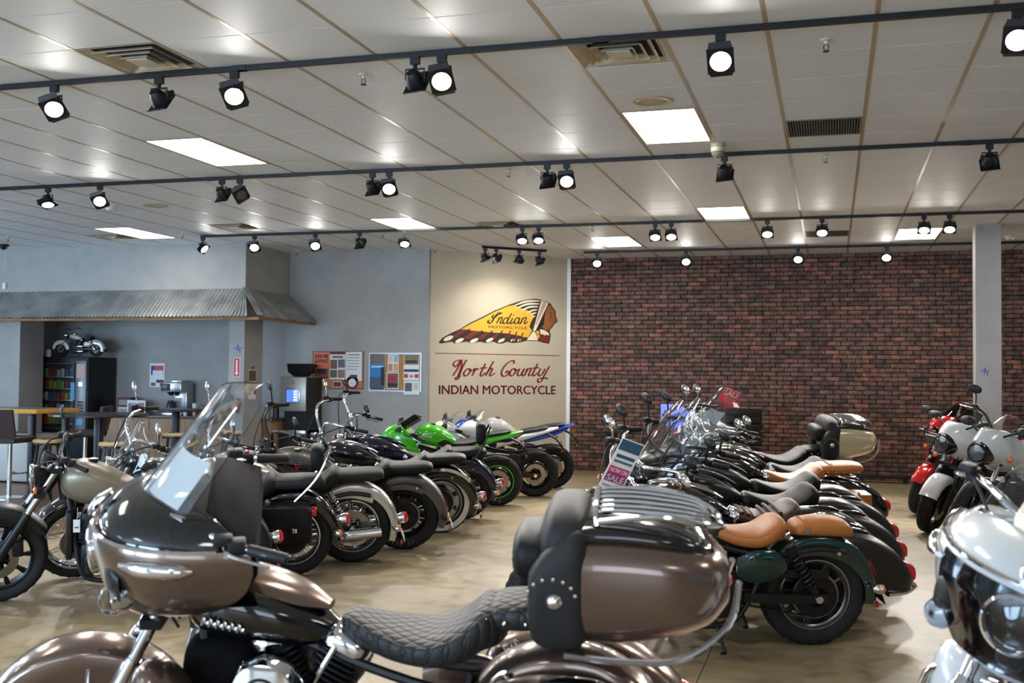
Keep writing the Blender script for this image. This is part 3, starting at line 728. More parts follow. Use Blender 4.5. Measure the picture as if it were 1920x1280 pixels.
def vtwin(root, xe, ze, main, cover, fin, sc=1.0, ang=(-27, 25), width=0.13):
    e = G().bbox(xe-0.28*sc, xe+0.24*sc, -width, width, ze-0.16*sc, ze+0.12*sc, 0.04).obj('engine', main, root)
    for s in (-1, 1):
        # oblong side cover with raised rim
        for k, (y, r1, r2) in enumerate(((width, 1.0, 0.0), (width+0.028, 0.9, 0.0), (width+0.036, 0.55, 0.0))):
            pl = []
            for i in range(28):
                a = 2*pi*i/28; cx = xe+0.13*sc if cos(a) > 0 else xe-0.17*sc
                pl.append((cx+0.115*sc*r1*cos(a), ze-0.03*sc+0.115*sc*r1*sin(a)))
            G().plate(pl, 0.03 if k < 2 else 0.012, 'xz', y if s > 0 else -y-(0.03 if k < 2 else 0.012)).obj('side_cover', cover if k != 1 else main, e)
    for a in ang:
        a = R(a); d = Vector((sin(a), 0, cos(a))); u = Vector((cos(a), 0, -sin(a))); b0 = Vector((xe-0.02, 0, ze+0.08*sc))
        cyl_ = G().cyl(tuple(b0), tuple(b0+d*0.30*sc), 0.062*sc).obj('cylinder', main, root)
        f_ = G()
        for k in range(10):
            p = b0+d*(0.07+0.021*k)*sc; hw = 0.088*sc*(1.0 if k < 7 else 1.08)
            rs = []
            for o in (-0.0035, 0.0035):
                rs.append([tuple(p+d*o+u*hw*math.copysign(abs(cos(2*pi*i/20))**0.55, cos(2*pi*i/20))+Vector((0, 0.095*sc*math.copysign(abs(sin(2*pi*i/20))**0.55, sin(2*pi*i/20)), 0))) for i in range(20)])
            f_.rings(rs)
        f_.obj('cooling_fins', fin, cyl_)['kind'] = 'stuff'
        top = b0+d*0.30*sc; rs = []
        for o, k_ in ((-0.02, 1.0), (0.012, 1.0), (0.032, 0.85), (0.042, 0.55)):
            rs.append([tuple(top+d*o*sc+u*0.085*sc*k_*math.copysign(abs(cos(2*pi*i/20))**0.6, cos(2*pi*i/20))+Vector((0, 0.085*sc*k_*math.copysign(abs(sin(2*pi*i/20))**0.6, sin(2*pi*i/20)), 0))) for i in range(20)])
        G().rings(rs).obj('rocker_cover', cover, cyl_)
        for s in (-1, 1):
            G().tube([tuple(b0+d*0.02+u*0.05+Vector((0, s*0.1*sc, 0))), tuple(b0+d*0.29*sc+u*0.03+Vector((0, s*0.085*sc, 0)))], 0.011, 8).obj('pushrod_tube', cover, cyl_)
    return e

def block_engine(root, xe, ze, main, cover):
    e = G().bbox(xe-0.24, xe+0.2, -0.15, 0.15, ze-0.17, ze+0.08, 0.035).obj('engine', main, root)
    rs = G().bbox(xe-0.04, xe+0.2, -0.14, 0.14, ze+0.05, ze+0.30, 0.03).obj('cylinder_block', main, e)
    g = G()
    for k in range(6): g.bbox(xe-0.05, xe+0.21, -0.147, 0.147, ze+0.09+0.028*k, ze+0.097+0.028*k, 0.002)
    g.obj('cooling_fins', main, e)['kind'] = 'stuff'
    for x, r in ((xe+0.08, 0.1), (xe-0.13, 0.085)):
        G().lathe((x, 0.15, ze-0.04), [(0, 0.045), (r*0.6, 0.043), (r*0.9, 0.03), (r, 0.0)], 'y', 24).obj('side_cover', cover, e)
        G().lathe((x, -0.15, ze-0.04), [(0, -0.045), (r*0.6, -0.043), (r*0.9, -0.03), (r, 0.0)], 'y', 24).obj('side_cover', cover, e)
    return e

D = dict(wb=1.62, rr=0.325, rw=0.15, rf=0.325, fw=0.12, rake=31, flen=0.74, steer=24, wst_f='cast', wst_r='cast', rim=None, spoke=None, rimr=None, ww=False,
         paint=None, paint2=None, fend=None, tank='cruiser', seat='twoup', seatm=None, bars='cruiser', barm=chrome, gripm=None, mirr='oval', head='round', headm=chrome, forkm=chrome, sliderm=chrome,
         ff=(35, 160, 0.06), rfend=(48, 196, 0.07), engine='v', em=None, ecov=chrome, efin=None, bags=None, bagm=None, scr=None, sissy=None, sigm=chrome, tail='round', exh='right', exm=chrome, framem=None,
         cap=chrome, riser=0.0, pull=0.0, discs=(1,), stripe=None, letters=None, shock='twin', sig=True, fcover=False, lean=9, fork_y=0.105, ty=0.0, belt=True, seatz=0.0, tailx=0.0)

def bike(label, loc, heading, group, **kw):
    c = dict(D); c.update(kw)
    root = thing('motorcycle', label, 'motorcycle', loc, R(heading), group, -R(c['lean']))
    wb_, rr, rf = c['wb'], c['rr'], c['rf']; rk = R(c['rake'])
    P = c['paint']; P2 = c['paint2'] or P; FN = c['fend'] or P; em = c['em'] or castdark; fr = c['framem'] or blackm; efin = c['efin'] or em
    fa = Vector((wb_, 0, rf)); fd = Vector((-sin(rk), 0, cos(rk))); Pt = fa+fd*c['flen']; xh, zh = Pt.x, Pt.z
    T = Matrix.Translation(Pt) @ Matrix.Rotation(R(c['steer']), 4, fd) @ Matrix.Translation(-Pt)
    def gs(): q = G(); q.T = T; return q
    # wheels
    wheel(root, 'rear_wheel', (0, 0, rr), rr, c['rw'], c['wst_r'], c['rimr'] or c['rim'], c['spoke'], None, c['ww'], (-1, 1) if c['engine'] != 'v' else (1,), c['stripe'], c['letters'])
    wheel(root, 'front_wheel', tuple(fa), rf, c['fw'], c['wst_f'], c['rim'], c['spoke'], T, c['ww'], c['discs'], c['stripe'])
    # fork
    fy = c['fork_y']
    for s in (-1, 1):
        off = Vector((0.0, s*fy, 0))
        f_ = gs().tube([tuple(fa+off+fd*0.30), tuple(Pt+off+fd*0.03)], 0.0225 if not c['fcover'] else 0.036, 14).obj('fork_tube', c['forkm'], root)
        gs().tube([tuple(fa+off-fd*0.03), tuple(fa+off+fd*0.05), tuple(fa+off+fd*0.36), tuple(fa+off+fd*0.385)], [0.026, 0.033, 0.031, 0.027], 14).obj('fork_slider', c['sliderm'], f_)
        gs().cyl(tuple(fa+Vector((0, s*0.06, 0))), tuple(fa+Vector((0, s*(fy+0.045), 0))), 0.017).obj('axle_clamp', c['sliderm'], f_)
        if s in c['discs']:
            gs().bbox(fa.x-0.17, fa.x-0.10, s*0.085-0.028, s*0.085+0.028, rf+0.02, rf+0.13, 0.012).obj('brake_caliper', castdark, f_)
    q = gs()
    for d_ in (0.0, -0.2):
        p = Pt+fd*d_; q.tube([tuple(p+Vector((0.01, -fy-0.035, 0))), tuple(p+Vector((-0.015, 0, 0))), tuple(p+Vector((0.01, fy+0.035, 0)))], 0.02, 8, 3, sq=(0.035, 0.07))
    q.tube([tuple(Pt-fd*0.22+Vector((-0.045, 0, 0))), tuple(Pt+fd*0.02+Vector((-0.045, 0, 0)))], 0.028, 12)
    q.obj('triple_clamp', castdark, root)
    # front fender
    if c['ff']:
        a0, a1, sk = c['ff']
        o = gs(); fender(o, tuple(fa), rf+0.022, a0, a1, c['fw']/2+0.022, sk, sf=lambda k: 0.75+0.25*sin(pi*k)); o = o.obj('front_fender', FN, root)
        q = gs()
        for s in (-1, 1):
            q.tube([(fa.x+0.02, s*(c['fw']/2+0.025), rf+0.02), (fa.x-0.03, s*(c['fw']/2+0.026), rf+rf*0.9)], 0.006, 6)
        q.obj('fender_stay', c['sliderm'], o)
    # frame
    q = G()
    for s in (-1, 1):
        q.tube([(xh-0.05, 0.02*s, zh-0.06), (xh-0.10, 0.06*s, zh-0.3), (xh-0.17, 0.12*s, 0.26), (xh-0.28, 0.13*s, 0.17), (0.55, 0.13*s, 0.17), (0.42, 0.12*s, 0.3), (0.32, 0.11*s, 0.56)], 0.017, 8, 4)
        q.tube([(xh-0.05, 0.02*s, zh-0.12), (0.7, 0.07*s, 0.66), (0.32, 0.11*s, 0.58), (0.02, 0.115*s, rr+0.3), (-0.15, 0.115*s, rr+0.28)], 0.018, 8, 4)
    q.tube([(xh-0.055, 0, zh-0.24), (xh-0.035, 0, zh+0.0)], 0.036, 12)
    q.obj('frame', fr, root)
    for s in (-1, 1):
        sw = G().tube([(0.45, 0.12*s, 0.33), (0.2, 0.125*s, rr-0.0), (-0.06, 0.125*s, rr)], 0.02, 8, 3, sq=(0.055, 0.03)).obj('swingarm', fr, root)
        G().lathe((0, 0.135*s, rr), [(0, 0.018*s), (0.022, 0.018*s), (0.026, 0.01*s), (0.026, -0.01*s)], 'y', 12).obj('axle_nut', chrome, sw)
        if c['shock'] == 'twin':
            a, b = (0.20, 0.15*s, rr+0.33), (0.03, 0.15*s, rr+0.04)
            sh = G().tube([a, b], 0.013, 10).cyl(a, tuple(Vector(a).lerp(Vector(b), 0.2)), 0.028).cyl(tuple(Vector(a).lerp(Vector(b), 0.82)), b, 0.026).obj('shock', c['exm'] if c['exm'] is chrome else castdark, root)
            q = G(); helix(q, tuple(Vector(a).lerp(Vector(b), 0.16)), tuple(Vector(a).lerp(Vector(b), 0.86)), 0.030, 0.0065, 8); q.obj('spring', c['exm'] if c['exm'] is chrome else dkmetal, sh)
    # belt / chain guard and pulley on the left
    if c['belt']:
        G().lathe((0, 0.085, rr), [(0.06, -0.012), (0.125, -0.012), (0.13, 0.0), (0.125, 0.012), (0.06, 0.012), (0.06, -0.012)], 'y', 36).obj('drive_pulley', castdark, root)
        G().tube([(0.02, 0.09, rr+0.127), (0.5, 0.09, 0.42), (0.56, 0.09, 0.36), (0.5, 0.09, 0.29), (0.0, 0.09, rr-0.127)], 0.006, 6, 5, sq=(0.006, 0.022)).obj('drive_belt', blackpl, root)
        G().tube([(-0.06, 0.11, rr+0.145), (0.15, 0.11, rr+0.15), (0.45, 0.115, 0.45)], 0.01, 6, 4, sq=(0.05, 0.012)).obj('belt_guard', blackm, root)
    # engine
    if c['engine'] == 'v': vtwin(root, c.get('ex') or (0.76 if wb_ > 1.5 else 0.7), 0.36, em, c['ecov'], efin)
    else: block_engine(root, 0.74, 0.36, em, c['ecov'])
    # radiator
    if c['engine'] in ('scout', 'block', 'twin') or c.get('radiator'):
        rd = gz = G().bbox(xh-0.115, xh-0.075, -0.13, 0.13, 0.32, 0.66, 0.008).obj('radiator', blackm, root)
        q = G()
        for k in range(14): q.box(xh-0.076, xh-0.071, -0.115, 0.115, 0.34+k*0.022, 0.345+k*0.022)
        q.obj('radiator_fins', dkmetal, rd)['kind'] = 'stuff'
    # tank
    tk = {'cruiser': [(xh-0.05, 0.835, 0.05, 0.04, 0.05), (xh-0.09, 0.835, 0.125, 0.09, 0.09), (xh-0.22, 0.84, 0.165, 0.105, 0.12), (xh-0.38, 0.815, 0.158, 0.095, 0.11), (xh-0.52, 0.775, 0.115, 0.07, 0.08), (xh-0.63, 0.735, 0.045, 0.03, 0.035)],
          'slim': [(xh-0.06, 0.85, 0.05, 0.04, 0.04), (xh-0.10, 0.86, 0.115, 0.075, 0.075), (xh-0.22, 0.86, 0.14, 0.085, 0.09), (xh-0.38, 0.83, 0.13, 0.075, 0.08), (xh-0.50, 0.785, 0.095, 0.055, 0.06), (xh-0.58, 0.755, 0.04, 0.03, 0.03)],
          'rebel': [(xh-0.03, 0.85, 0.05, 0.06, 0.06), (xh-0.07, 0.875, 0.13, 0.10, 0.13), (xh-0.19, 0.885, 0.17, 0.12, 0.19), (xh-0.34, 0.85, 0.165, 0.10, 0.16), (xh-0.52, 0.78, 0.115, 0.07, 0.10), (xh-0.66, 0.71, 0.05, 0.035, 0.04)],
          'sport': [(xh-0.10, 0.86, 0.08, 0.05, 0.06), (xh-0.17, 0.885, 0.14, 0.10, 0.10), (xh-0.28, 0.905, 0.175, 0.12, 0.14), (xh-0.42, 0.88, 0.165, 0.11, 0.14), (xh-0.54, 0.83, 0.11, 0.075, 0.10), (xh-0.62, 0.79, 0.06, 0.04, 0.05)]}[c['tank']]
    tz = c.get('tankz', 0.0); tl_ = c.get('tanklen', 1.0); tk = [(xh-(xh-x)*tl_, z, w_, u, d) for x, z, w_, u, d in tk]
    tank = G().loft([(x, 0, z+tz, w_, u, d, 2.4) for x, z, w_, u, d in tk], 24, 5).obj('tank', c.get('tankm', P), root)
    tx = tk[2][0]-0.05; tz_ = tk[2][1]+tk[2][3]+tz
    G().lathe((tx, 0.0 if c['tank'] != 'cruiser' else 0.05, tz_-0.008), [(0.034, -0.01), (0.034, 0.008), (0.028, 0.014), (0, 0.016)], 'z', 20).obj('filler_cap', c['cap'], tank)
    cw = c.get('conw', 0.032)
    if c['tank'] == 'cruiser':
        G().loft([(xh-0.07, 0, tk[1][1]+tk[1][3]+tz-0.006, 0.01, 0.008, 0.01, 2), (xh-0.2*tl_, 0, tz_+0.002-cw*0.3, cw, 0.012+cw*0.3, 0.02, 2.2), (xh-0.36*tl_, 0, tz_-0.018-cw*0.3, cw, 0.012+cw*0.3, 0.02, 2.2), (xh-0.50*tl_, 0, tz_-0.062-cw*0.25, cw*0.8, 0.010+cw*0.25, 0.02, 2.1), (xh-0.60*tl_, 0, tz_-0.118, cw*0.35, 0.006+cw*0.05, 0.015, 2)], 12, 4).obj('tank_console', c.get('console', chrome), tank)
    if P2 is not P:
        for s in (-1, 1):
            w2 = []
            for x, z, w_, u, d in tk[1:-1]: w2.append((x, s*(w_*0.62), z+tz-0.01, w_*0.41, u*0.48, d*0.55, 2.2))
            G().loft(w2, 18, 5).obj('tank_panel', P2, tank)
    # seat
    sm_ = c['seatm'] or leather; sz = c['seatz']
    def seatloft(name, secs, m, par): return G().loft([(x, 0, z+sz, w_, u, d, 2.7) for x, z, w_, u, d in secs], 22, 5).obj(name, m, par)
    st = c['seat']; xs = c.get('xs') or min(0.66, xh-0.53)
    if st in ('twoup', 'touring', 'solo', 'bagger'):
        sc_ = [(xs, 0.745, 0.05, 0.02, 0.04), (xs-0.04, 0.74, 0.085, 0.03, 0.06), (xs-0.16, 0.70, 0.135, 0.035, 0.07), (xs-0.30, 0.685, 0.175, 0.04, 0.07), (xs-0.41, 0.72, 0.18, 0.055, 0.09), (xs-0.48, 0.77, 0.165, 0.06, 0.10), (xs-0.53, 0.775, 0.13, 0.045, 0.09), (xs-0.555, 0.76, 0.08, 0.02, 0.05)]
        seat = seatloft('seat', sc_, sm_, root)
        q = G(); q.tube([(x, w_*0.93, z+sz+u*0.45) for x, z, w_, u, d in sc_[1:-1]], 0.005, 6, 5); q.tube([(x, -w_*0.93, z+sz+u*0.45) for x, z, w_, u, d in sc_[1:-1]], 0.005, 6, 5); q.obj('piping', sm_, seat)
        if st != 'solo':
            pz = 0.765 if st == 'twoup' else 0.80
            pil = seatloft('pillion', [(xs-0.50, pz-0.005, 0.10, 0.02, 0.05), (xs-0.53, pz, 0.13, 0.04, 0.06), (xs-0.68, pz+0.005, 0.14, 0.045, 0.06), (xs-0.82, pz+0.01, 0.125, 0.045, 0.055), (xs-0.90, pz+0.01, 0.09, 0.03, 0.04), (xs-0.92, pz, 0.05, 0.01, 0.03)], sm_, seat)
            if c.get('strap'): G().tube([(xs-0.60, y, pz+sz+0.052*(1-(abs(y)/0.15)**3)) for y in (-0.145, -0.13, -0.07, 0, 0.07, 0.13, 0.145)], 0.004, 6, 3, sq=(0.006, 0.035)).obj('strap', sm_, pil)
        if c.get('studs'):
            q = G()
            for s in (-1, 1):
                for k in range(5): q.ball((xs-0.56-0.07*k, s*0.142, 0.79+sz), 0.008, 8)
            for k in range(9): a = R(-60+15*k); q.ball((xs-0.5, 0.16*sin(a), 0.80+sz), 0.007, 8)
            q.obj('studs', capm, seat)['kind'] = 'stuff'
    elif st == 'bobber':
        sc_ = [(xs, 0.70, 0.05, 0.02, 0.03), (xs-0.05, 0.70, 0.09, 0.035, 0.04), (xs-0.16, 0.675, 0.14, 0.04, 0.05), (xs-0.28, 0.675, 0.165, 0.05, 0.06), (xs-0.37, 0.72, 0.165, 0.06, 0.075), (xs-0.43, 0.745, 0.13, 0.045, 0.08), (xs-0.455, 0.73, 0.07, 0.02, 0.05)]
        seat = seatloft('seat', sc_, sm_, root)
        q = G()
        for s in (-1, 1): q.tube([(x, s*w_*0.9, z+sz+u*0.55) for x, z, w_, u, d in sc_[1:-1]], 0.005, 6, 5)
        q.obj('piping', sm_, seat)
        if c.get('ribs'):
            q = G()
            for k in range(7):
                i = 0.2+k*0.1; xx = xs-0.06-0.04*k; w_ = 0.10+0.055*min(1, k/4); zz = 0.725-0.012*k if k < 4 else 0.69+0.016*(k-3)
                q.tube([(xx, y*w_, zz+sz+0.008*(1-abs(y)**3)+0.004) for y in (-0.9, -0.5, 0, 0.5, 0.9)], 0.012, 8, 4)
            q.obj('seat_ribs', sm_, seat)
        if c.get('pillion'):
            px = c.get('pillx', -0.04); pz = rr+0.40
            pil = G().loft([(px+0.16, 0, pz-0.005, 0.07, 0.02, 0.03, 2.6), (px+0.13, 0, pz, 0.105, 0.045, 0.035, 2.8), (px, 0, pz+0.012, 0.115, 0.055, 0.05, 3), (px-0.14, 0, pz+0.005, 0.11, 0.05, 0.05, 3), (px-0.19, 0, pz-0.01, 0.09, 0.035, 0.04, 2.6), (px-0.205, 0, pz-0.02, 0.05, 0.015, 0.02, 2.6)], 22, 5).obj('pillion', c['pillion'], root)
            G().tube([(px+0.09, y, pz+0.056*(1-(abs(y)/0.13)**4)) for y in (-0.112, -0.09, -0.04, 0, 0.04, 0.09, 0.112)], 0.004, 6, 3, sq=(0.006, 0.03)).obj('strap', c['pillion'], pil)
            G().bbox(px+0.075, px+0.105, 0.106, 0.116, pz-0.01, pz+0.025, 0.003).obj('buckle', steel, pil)
    elif st == 'sport':
        seat = G().loft([(0.72, 0, 0.80, 0.07, 0.02, 0.03, 2.5), (0.60, 0, 0.79, 0.12, 0.03, 0.05, 2.6), (0.40, 0, 0.795, 0.15, 0.035, 0.06, 2.6), (0.24, 0, 0.83, 0.13, 0.03, 0.06, 2.5), (0.16, 0, 0.86, 0.09, 0.02, 0.05, 2.5)], 20, 5).obj('seat', sm_, root)
        G().loft([(0.20, 0, 0.885, 0.08, 0.02, 0.02, 2.5), (0.08, 0, 0.90, 0.10, 0.03, 0.02, 2.6), (-0.10, 0, 0.93, 0.085, 0.025, 0.02, 2.5), (-0.16, 0, 0.94, 0.04, 0.01, 0.01, 2.3)], 18, 5).obj('pillion', sm_, seat)
        tl = G().loft([(0.52, 0, 0.74, 0.13, 0.03, 0.08, 2.3), (0.30, 0, 0.80, 0.135, 0.04, 0.08, 2.3), (0.10, 0, 0.845, 0.125, 0.04, 0.06, 2.2), (-0.12, 0, 0.895, 0.095, 0.03, 0.04, 2.1), (-0.30, 0, 0.935, 0.035, 0.015, 0.015, 2)], 20, 5).obj('tail_fairing', c.get('tailm', P), root)
        if c.get('tail2'):
            for s in (-1, 1): G().loft([(0.42, s*0.07, 0.70, 0.05, 0.02, 0.03, 2.2), (0.2, s*0.08, 0.755, 0.05, 0.03, 0.035, 2.2), (-0.05, s*0.06, 0.82, 0.04, 0.025, 0.03, 2.1), (-0.22, s*0.03, 0.885, 0.02, 0.01, 0.01, 2)], 14, 4).obj('tail_side', c['tail2'], tl)
    # rear fender
    if c['rfend']:
        a0, a1, sk = c['rfend']; g_ = G()
        fender(g_, (0, 0, rr), rr+0.038, a0, a1, c['rw']/2+0.026, sk, 26, 0.026, wf=lambda k: 1.0-0.12*k, sf=c.get('rsf') or (lambda k: 0.7+0.5*sin(pi*min(1, k*1.15))))
        rfo = g_.obj('rear_fender', FN, root)
        if c.get('rail'):
            for s in (-1, 1): G().tube([((rr+0.06)*cos(R(a)), s*(c['rw']/2+0.032), rr+(rr+0.03)*sin(R(a))) for a in (75, 100, 125, 140)], 0.012, 8, 5, sq=(0.03, 0.012)).obj('fender_rail', c['rail'], rfo)
        # struts
        for s in (-1, 1):
            st_ = G().tube([(0.30, s*(c['rw']/2+0.036), rr+0.24), (0.02, s*(c['rw']/2+0.04), rr+0.285), (-0.17, s*(c['rw']/2+0.036), rr+0.24)], 0.012, 8, 5, sq=(0.045, 0.012)).obj('fender_strut', c.get('strutm', FN), rfo)
            for xx in (0.16, -0.11): G().lathe((xx, s*(c['rw']/2+0.046), rr+0.275), [(0, s*0.008), (0.012, s*0.006), (0.014, 0)], 'y', 10).obj('bolt', chrome, st_)
    # tail light, plate, signals
    ae = R((c['rfend'][1] if c['rfend'] else 165)-24); tx_, tz_2 = (rr+0.06)*cos(ae), rr+(rr+0.06)*sin(ae)
    if c['tail'] == 'round':
        tl = G().lathe((tx_, 0, tz_2+0.03), [(0, -0.02), (0.03, -0.02), (0.05, 0.03), (0.052, 0.055)], (-1, 0, 0.1), 20).obj('tail_light', chrome, root)
        G().lathe((tx_, 0, tz_2+0.03), [(0.05, 0.055), (0.046, 0.075), (0.03, 0.085), (0, 0.088)], (-1, 0, 0.1), 20).obj('lens', redl, tl)
    elif c['tail'] == 'wedge':
        ang = ae; tl = G(); 
        pts = []
        for da in (0.20, 0.1, 0.0, -0.1):
            a = ang-da; pts.append(((rr+0.07)*cos(a), rr+(rr+0.07)*sin(a)))
        tl.loft([(p[0], 0, p[1], w_, 0.022, 0.02, 2.3) for p, w_ in zip(pts, (0.012, 0.035, 0.045, 0.04))], 16, 4)
        tl = tl.obj('tail_light', redl, root)
    elif c['tail'] == 'sport':
        tl = G().loft([(-0.22, 0, 0.905, 0.05, 0.015, 0.015, 2.2), (-0.29, 0, 0.925, 0.04, 0.014, 0.014, 2.2), (-0.31, 0, 0.93, 0.02, 0.008, 0.008, 2)], 14, 3).obj('tail_light', redl, root)
    pb = Vector((tx_-0.04+c['tailx'], 0, tz_2-0.10)) if c['tail'] != 'sport' else Vector((-0.36, 0, 0.70))
    if c['tail'] == 'sport':
        G().tube([(-0.15, 0, 0.85), (-0.28, 0, 0.78), (-0.36, 0, 0.66)], 0.02, 6, 4, sq=(0.02, 0.09)).obj('plate_hanger', blackpl, root)
    pl = G().add([tuple(pb+Vector(v)) for v in ((0.02, -0.09, 0.055), (0.02, 0.09, 0.055), (-0.022, 0.09, -0.055), (-0.022, -0.09, -0.055), (0.023, -0.09, 0.054), (0.023, 0.09, 0.054), (-0.019, 0.09, -0.056), (-0.019, -0.09, -0.056))], [(0,1,2,3),(7,6,5,4),(0,4,5,1),(1,5,6,2),(2,6,7,3),(3,7,4,0)]).obj('number_plate', plate_m if c.get('plate') else blackpl, root, smooth=False)
    G().bbox(pb.x-0.006, pb.x+0.012, -0.035, 0.035, pb.z-0.09, pb.z-0.066, 0.003).obj('reflector', redl, pl)
    if c['sig']:
        for s in (-1, 1):
            if c['tail'] == 'sport': signal(root, (-0.30, s*0.13, 0.78), (-0.9, 0.2*s, 0), None, blackpl, amber, 0.018, (-0.27, 0.02*s, 0.79))
            else: signal(root, (tx_+0.0, s*0.15, tz_2+c.get('sigz', -0.04)), (-1, 0.12*s, 0), None, c['sigm'], c.get('siglens', amber), 0.03, (tx_+0.05, s*(c['rw']/2+0.01), tz_2+c.get('sigz', -0.04)))
            hp = Pt+fd*(-0.13); 
            signal(root, (hp.x+0.06, s*(fy+0.085), hp.z), (1, 0.1*s, 0), T, c['sigm'], amber, 0.028, (hp.x, s*(fy+0.01), hp.z))
    # headlamp
    hl = Pt+Vector((0.10, 0, -0.07+c.get('hz', 0)))
    if c['head'] == 'round': lamp_round(root, 'headlight', tuple(hl+Vector((0.05, 0, 0))), (1, 0, -0.04), 0.088 if not c.get('hr') else c['hr'], 0.13, c['headm'], T, c.get('ringm', chrome))
    elif c['head'] == 'nacelle':
        q = gs().loft([(hl.x+0.06, 0, hl.z, 0.10, 0.10, 0.10, 2), (hl.x, 0, hl.z+0.01, 0.13, 0.115, 0.12, 2), (hl.x-0.1, 0, hl.z+0.035, 0.14, 0.11, 0.14, 2.2), (hl.x-0.18, 0, hl.z+0.06, 0.12, 0.08, 0.14, 2.2)], 22, 5).obj('headlight_nacelle', c['headm'], root)
        lamp_round(root, 'headlight', tuple(hl+Vector((0.07, 0, 0))), (1, 0, -0.04), 0.09, 0.1, c['headm'], T, chrome)
        for s in (-1, 1): signal(root, (hl.x+0.03, s*0.2, hl.z-0.06), (1, 0, 0), T, chrome, lens, 0.05, (hl.x-0.05, s*0.1, hl.z-0.05))
    # bars
    bz = c['riser']; bt = Pt+Vector((-0.03-c['pull']*0.2, 0, 0.05))
    half = {'cruiser': [(0, 0, 0.02), (0, 0.06, 0.02), (0.02, 0.14, 0.12+bz), (-0.05, 0.28, 0.16+bz), (-0.17-c['pull'], 0.40, 0.14+bz), (-0.27-c['pull'], 0.435, 0.12+bz)],
            'ape': [(0, 0, 0.02), (0, 0.08, 0.02), (0.03, 0.17, 0.14+bz), (0.05, 0.24, 0.24+bz), (-0.04, 0.34, 0.26+bz), (-0.17, 0.395, 0.23+bz)],
            'drag': [(0, 0, 0.03), (0, 0.07, 0.03), (-0.02, 0.2, 0.06+bz), (-0.07, 0.32, 0.075+bz), (-0.14, 0.425, 0.065+bz)],
            'sport': [(0.02, 0.10, -0.02), (0.0, 0.16, 0.0), (-0.05, 0.26, -0.01), (-0.10, 0.36, -0.025)]}[c['bars']]
    bp = [tuple(bt+Vector(p)) for p in half]
    q = gs()
    for s in (-1, 1): q.tube([(x, y*s, z) for x, y, z in bp], 0.0135, 10, 5)
    if c['bars'] != 'sport':
        for s in (-1, 1): q.cyl((bt.x, 0.045*s, bt.z-0.05), (bt.x, 0.045*s, bt.z+0.03), 0.017)
    hb_ = q.obj('handlebar', c['barm'], root)
    for s in (-1, 1):
        e1 = Vector((bp[-1][0], bp[-1][1]*s, bp[-1][2])); e0 = Vector((bp[-2][0], bp[-2][1]*s, bp[-2][2])); d_ = (e1-e0).normalized()
        gs().tube([tuple(e1-d_*0.115), tuple(e1-d_*0.11), tuple(e1+d_*0.01), tuple(e1+d_*0.016)], [0.014, 0.018, 0.018, 0.012], 12).obj('grip', c['gripm'] or blackpl, hb_)
        pc = e1-d_*0.15
        gs().bbox(pc.x-0.028, pc.x+0.028, pc.y-0.025, pc.y+0.025, pc.z-0.022, pc.z+0.026, 0.008).obj('switch_box', c.get('switchm', blackpl), hb_)
        if s < 0: gs().bbox(pc.x-0.012, pc.x+0.006, pc.y-0.008, pc.y+0.008, pc.z+0.02, pc.z+0.032, 0.003).obj('kill_switch', redl, hb_)
        gs().tube([tuple(pc+Vector((0.035, 0, 0))), tuple(pc+Vector((0.06, 0.02*s, -0.005))+d_*0.05), tuple(pc+Vector((0.05, 0.03*s, -0.01))+d_*0.16)], [0.009, 0.007, 0.005], 8, 4).obj('lever', c['barm'] if c['barm'] is chrome else steel, hb_)
        gs().bbox(pc.x+0.01, pc.x+0.07, pc.y-0.022, pc.y+0.022, pc.z+0.01, pc.z+0.042, 0.008).obj('fluid_reservoir', c.get('switchm', blackpl), hb_)
        if c['mirr']:
            mh = c.get('mirh', 0.15)
            mirror(hb_, tuple(pc+Vector((0.02, 0, 0.03))), tuple(pc+Vector((0.03, 0.03*s, mh))), (0.0, 0.015*s, 0.03), T, c.get('mirm', c['barm']), (0.07, 0.042) if c['mirr'] == 'oval' else ((0.055, 0.055) if c['mirr'] == 'round' else (0.085, 0.04)))
    # cables
    q = gs()
    for s in (-1, 1):
        e = Vector((bp[-2][0], bp[-2][1]*s, bp[-2][2]))
        q.tube([tuple(e), tuple(e+Vector((0.14, -0.08*s, 0.0))), tuple(Pt+Vector((0.11, 0.06*s, 0.0))), tuple(Pt+Vector((0.03, 0.03*s, -0.25)))], 0.0055, 6, 6)
    q.obj('cables', blackpl, hb_)['kind'] = 'stuff'
    # gauge
    if c.get('gauge', True) and c['tank'] != 'cruiser':
        gz_ = gs().lathe(tuple(Pt+Vector((0.04, 0, 0.07))), [(0, -0.05), (0.035, -0.045), (0.05, 0.0), (0.05, 0.012), (0.044, 0.012)], (-0.5, 0, 0.85), 20).obj('gauge', blackpl, root)
        gs().lathe(tuple(Pt+Vector((0.04, 0, 0.07))), [(0.045, 0.008), (0, 0.010)], (-0.5, 0, 0.85), 20).obj('gauge_face', mat('gauge_face', (40, 42, 46), 0.1), gz_)
    # exhaust
    ex = c['exh']
    if ex:
        for s in ((-1,) if ex == 'right' else ((1,) if ex == 'left' else (-1, 1))):
            y = 0.19*s
            e_ = G().tube([(0.92, 0.08*s, 0.58), (1.02, 0.13*s, 0.44), (0.95, 0.17*s, 0.27), (0.7, y, 0.22), (0.4, y, 0.235)], 0.022, 12, 6).obj('exhaust_pipe', c['exm'], root)
            ez = c.get('exz', 0.0)
            G().tube([(0.44, y, 0.235), (0.34, y, 0.24+ez*0.2), (-0.05, y, 0.265+ez), (-0.24, y, 0.275+ez*1.4), (-0.245, y, 0.275+ez*1.4), (-0.2, y, 0.272+ez*1.3)], [0.026, 0.046, 0.05, 0.044, 0.036, 0.03], 16).obj('muffler', c['exm'], e_)
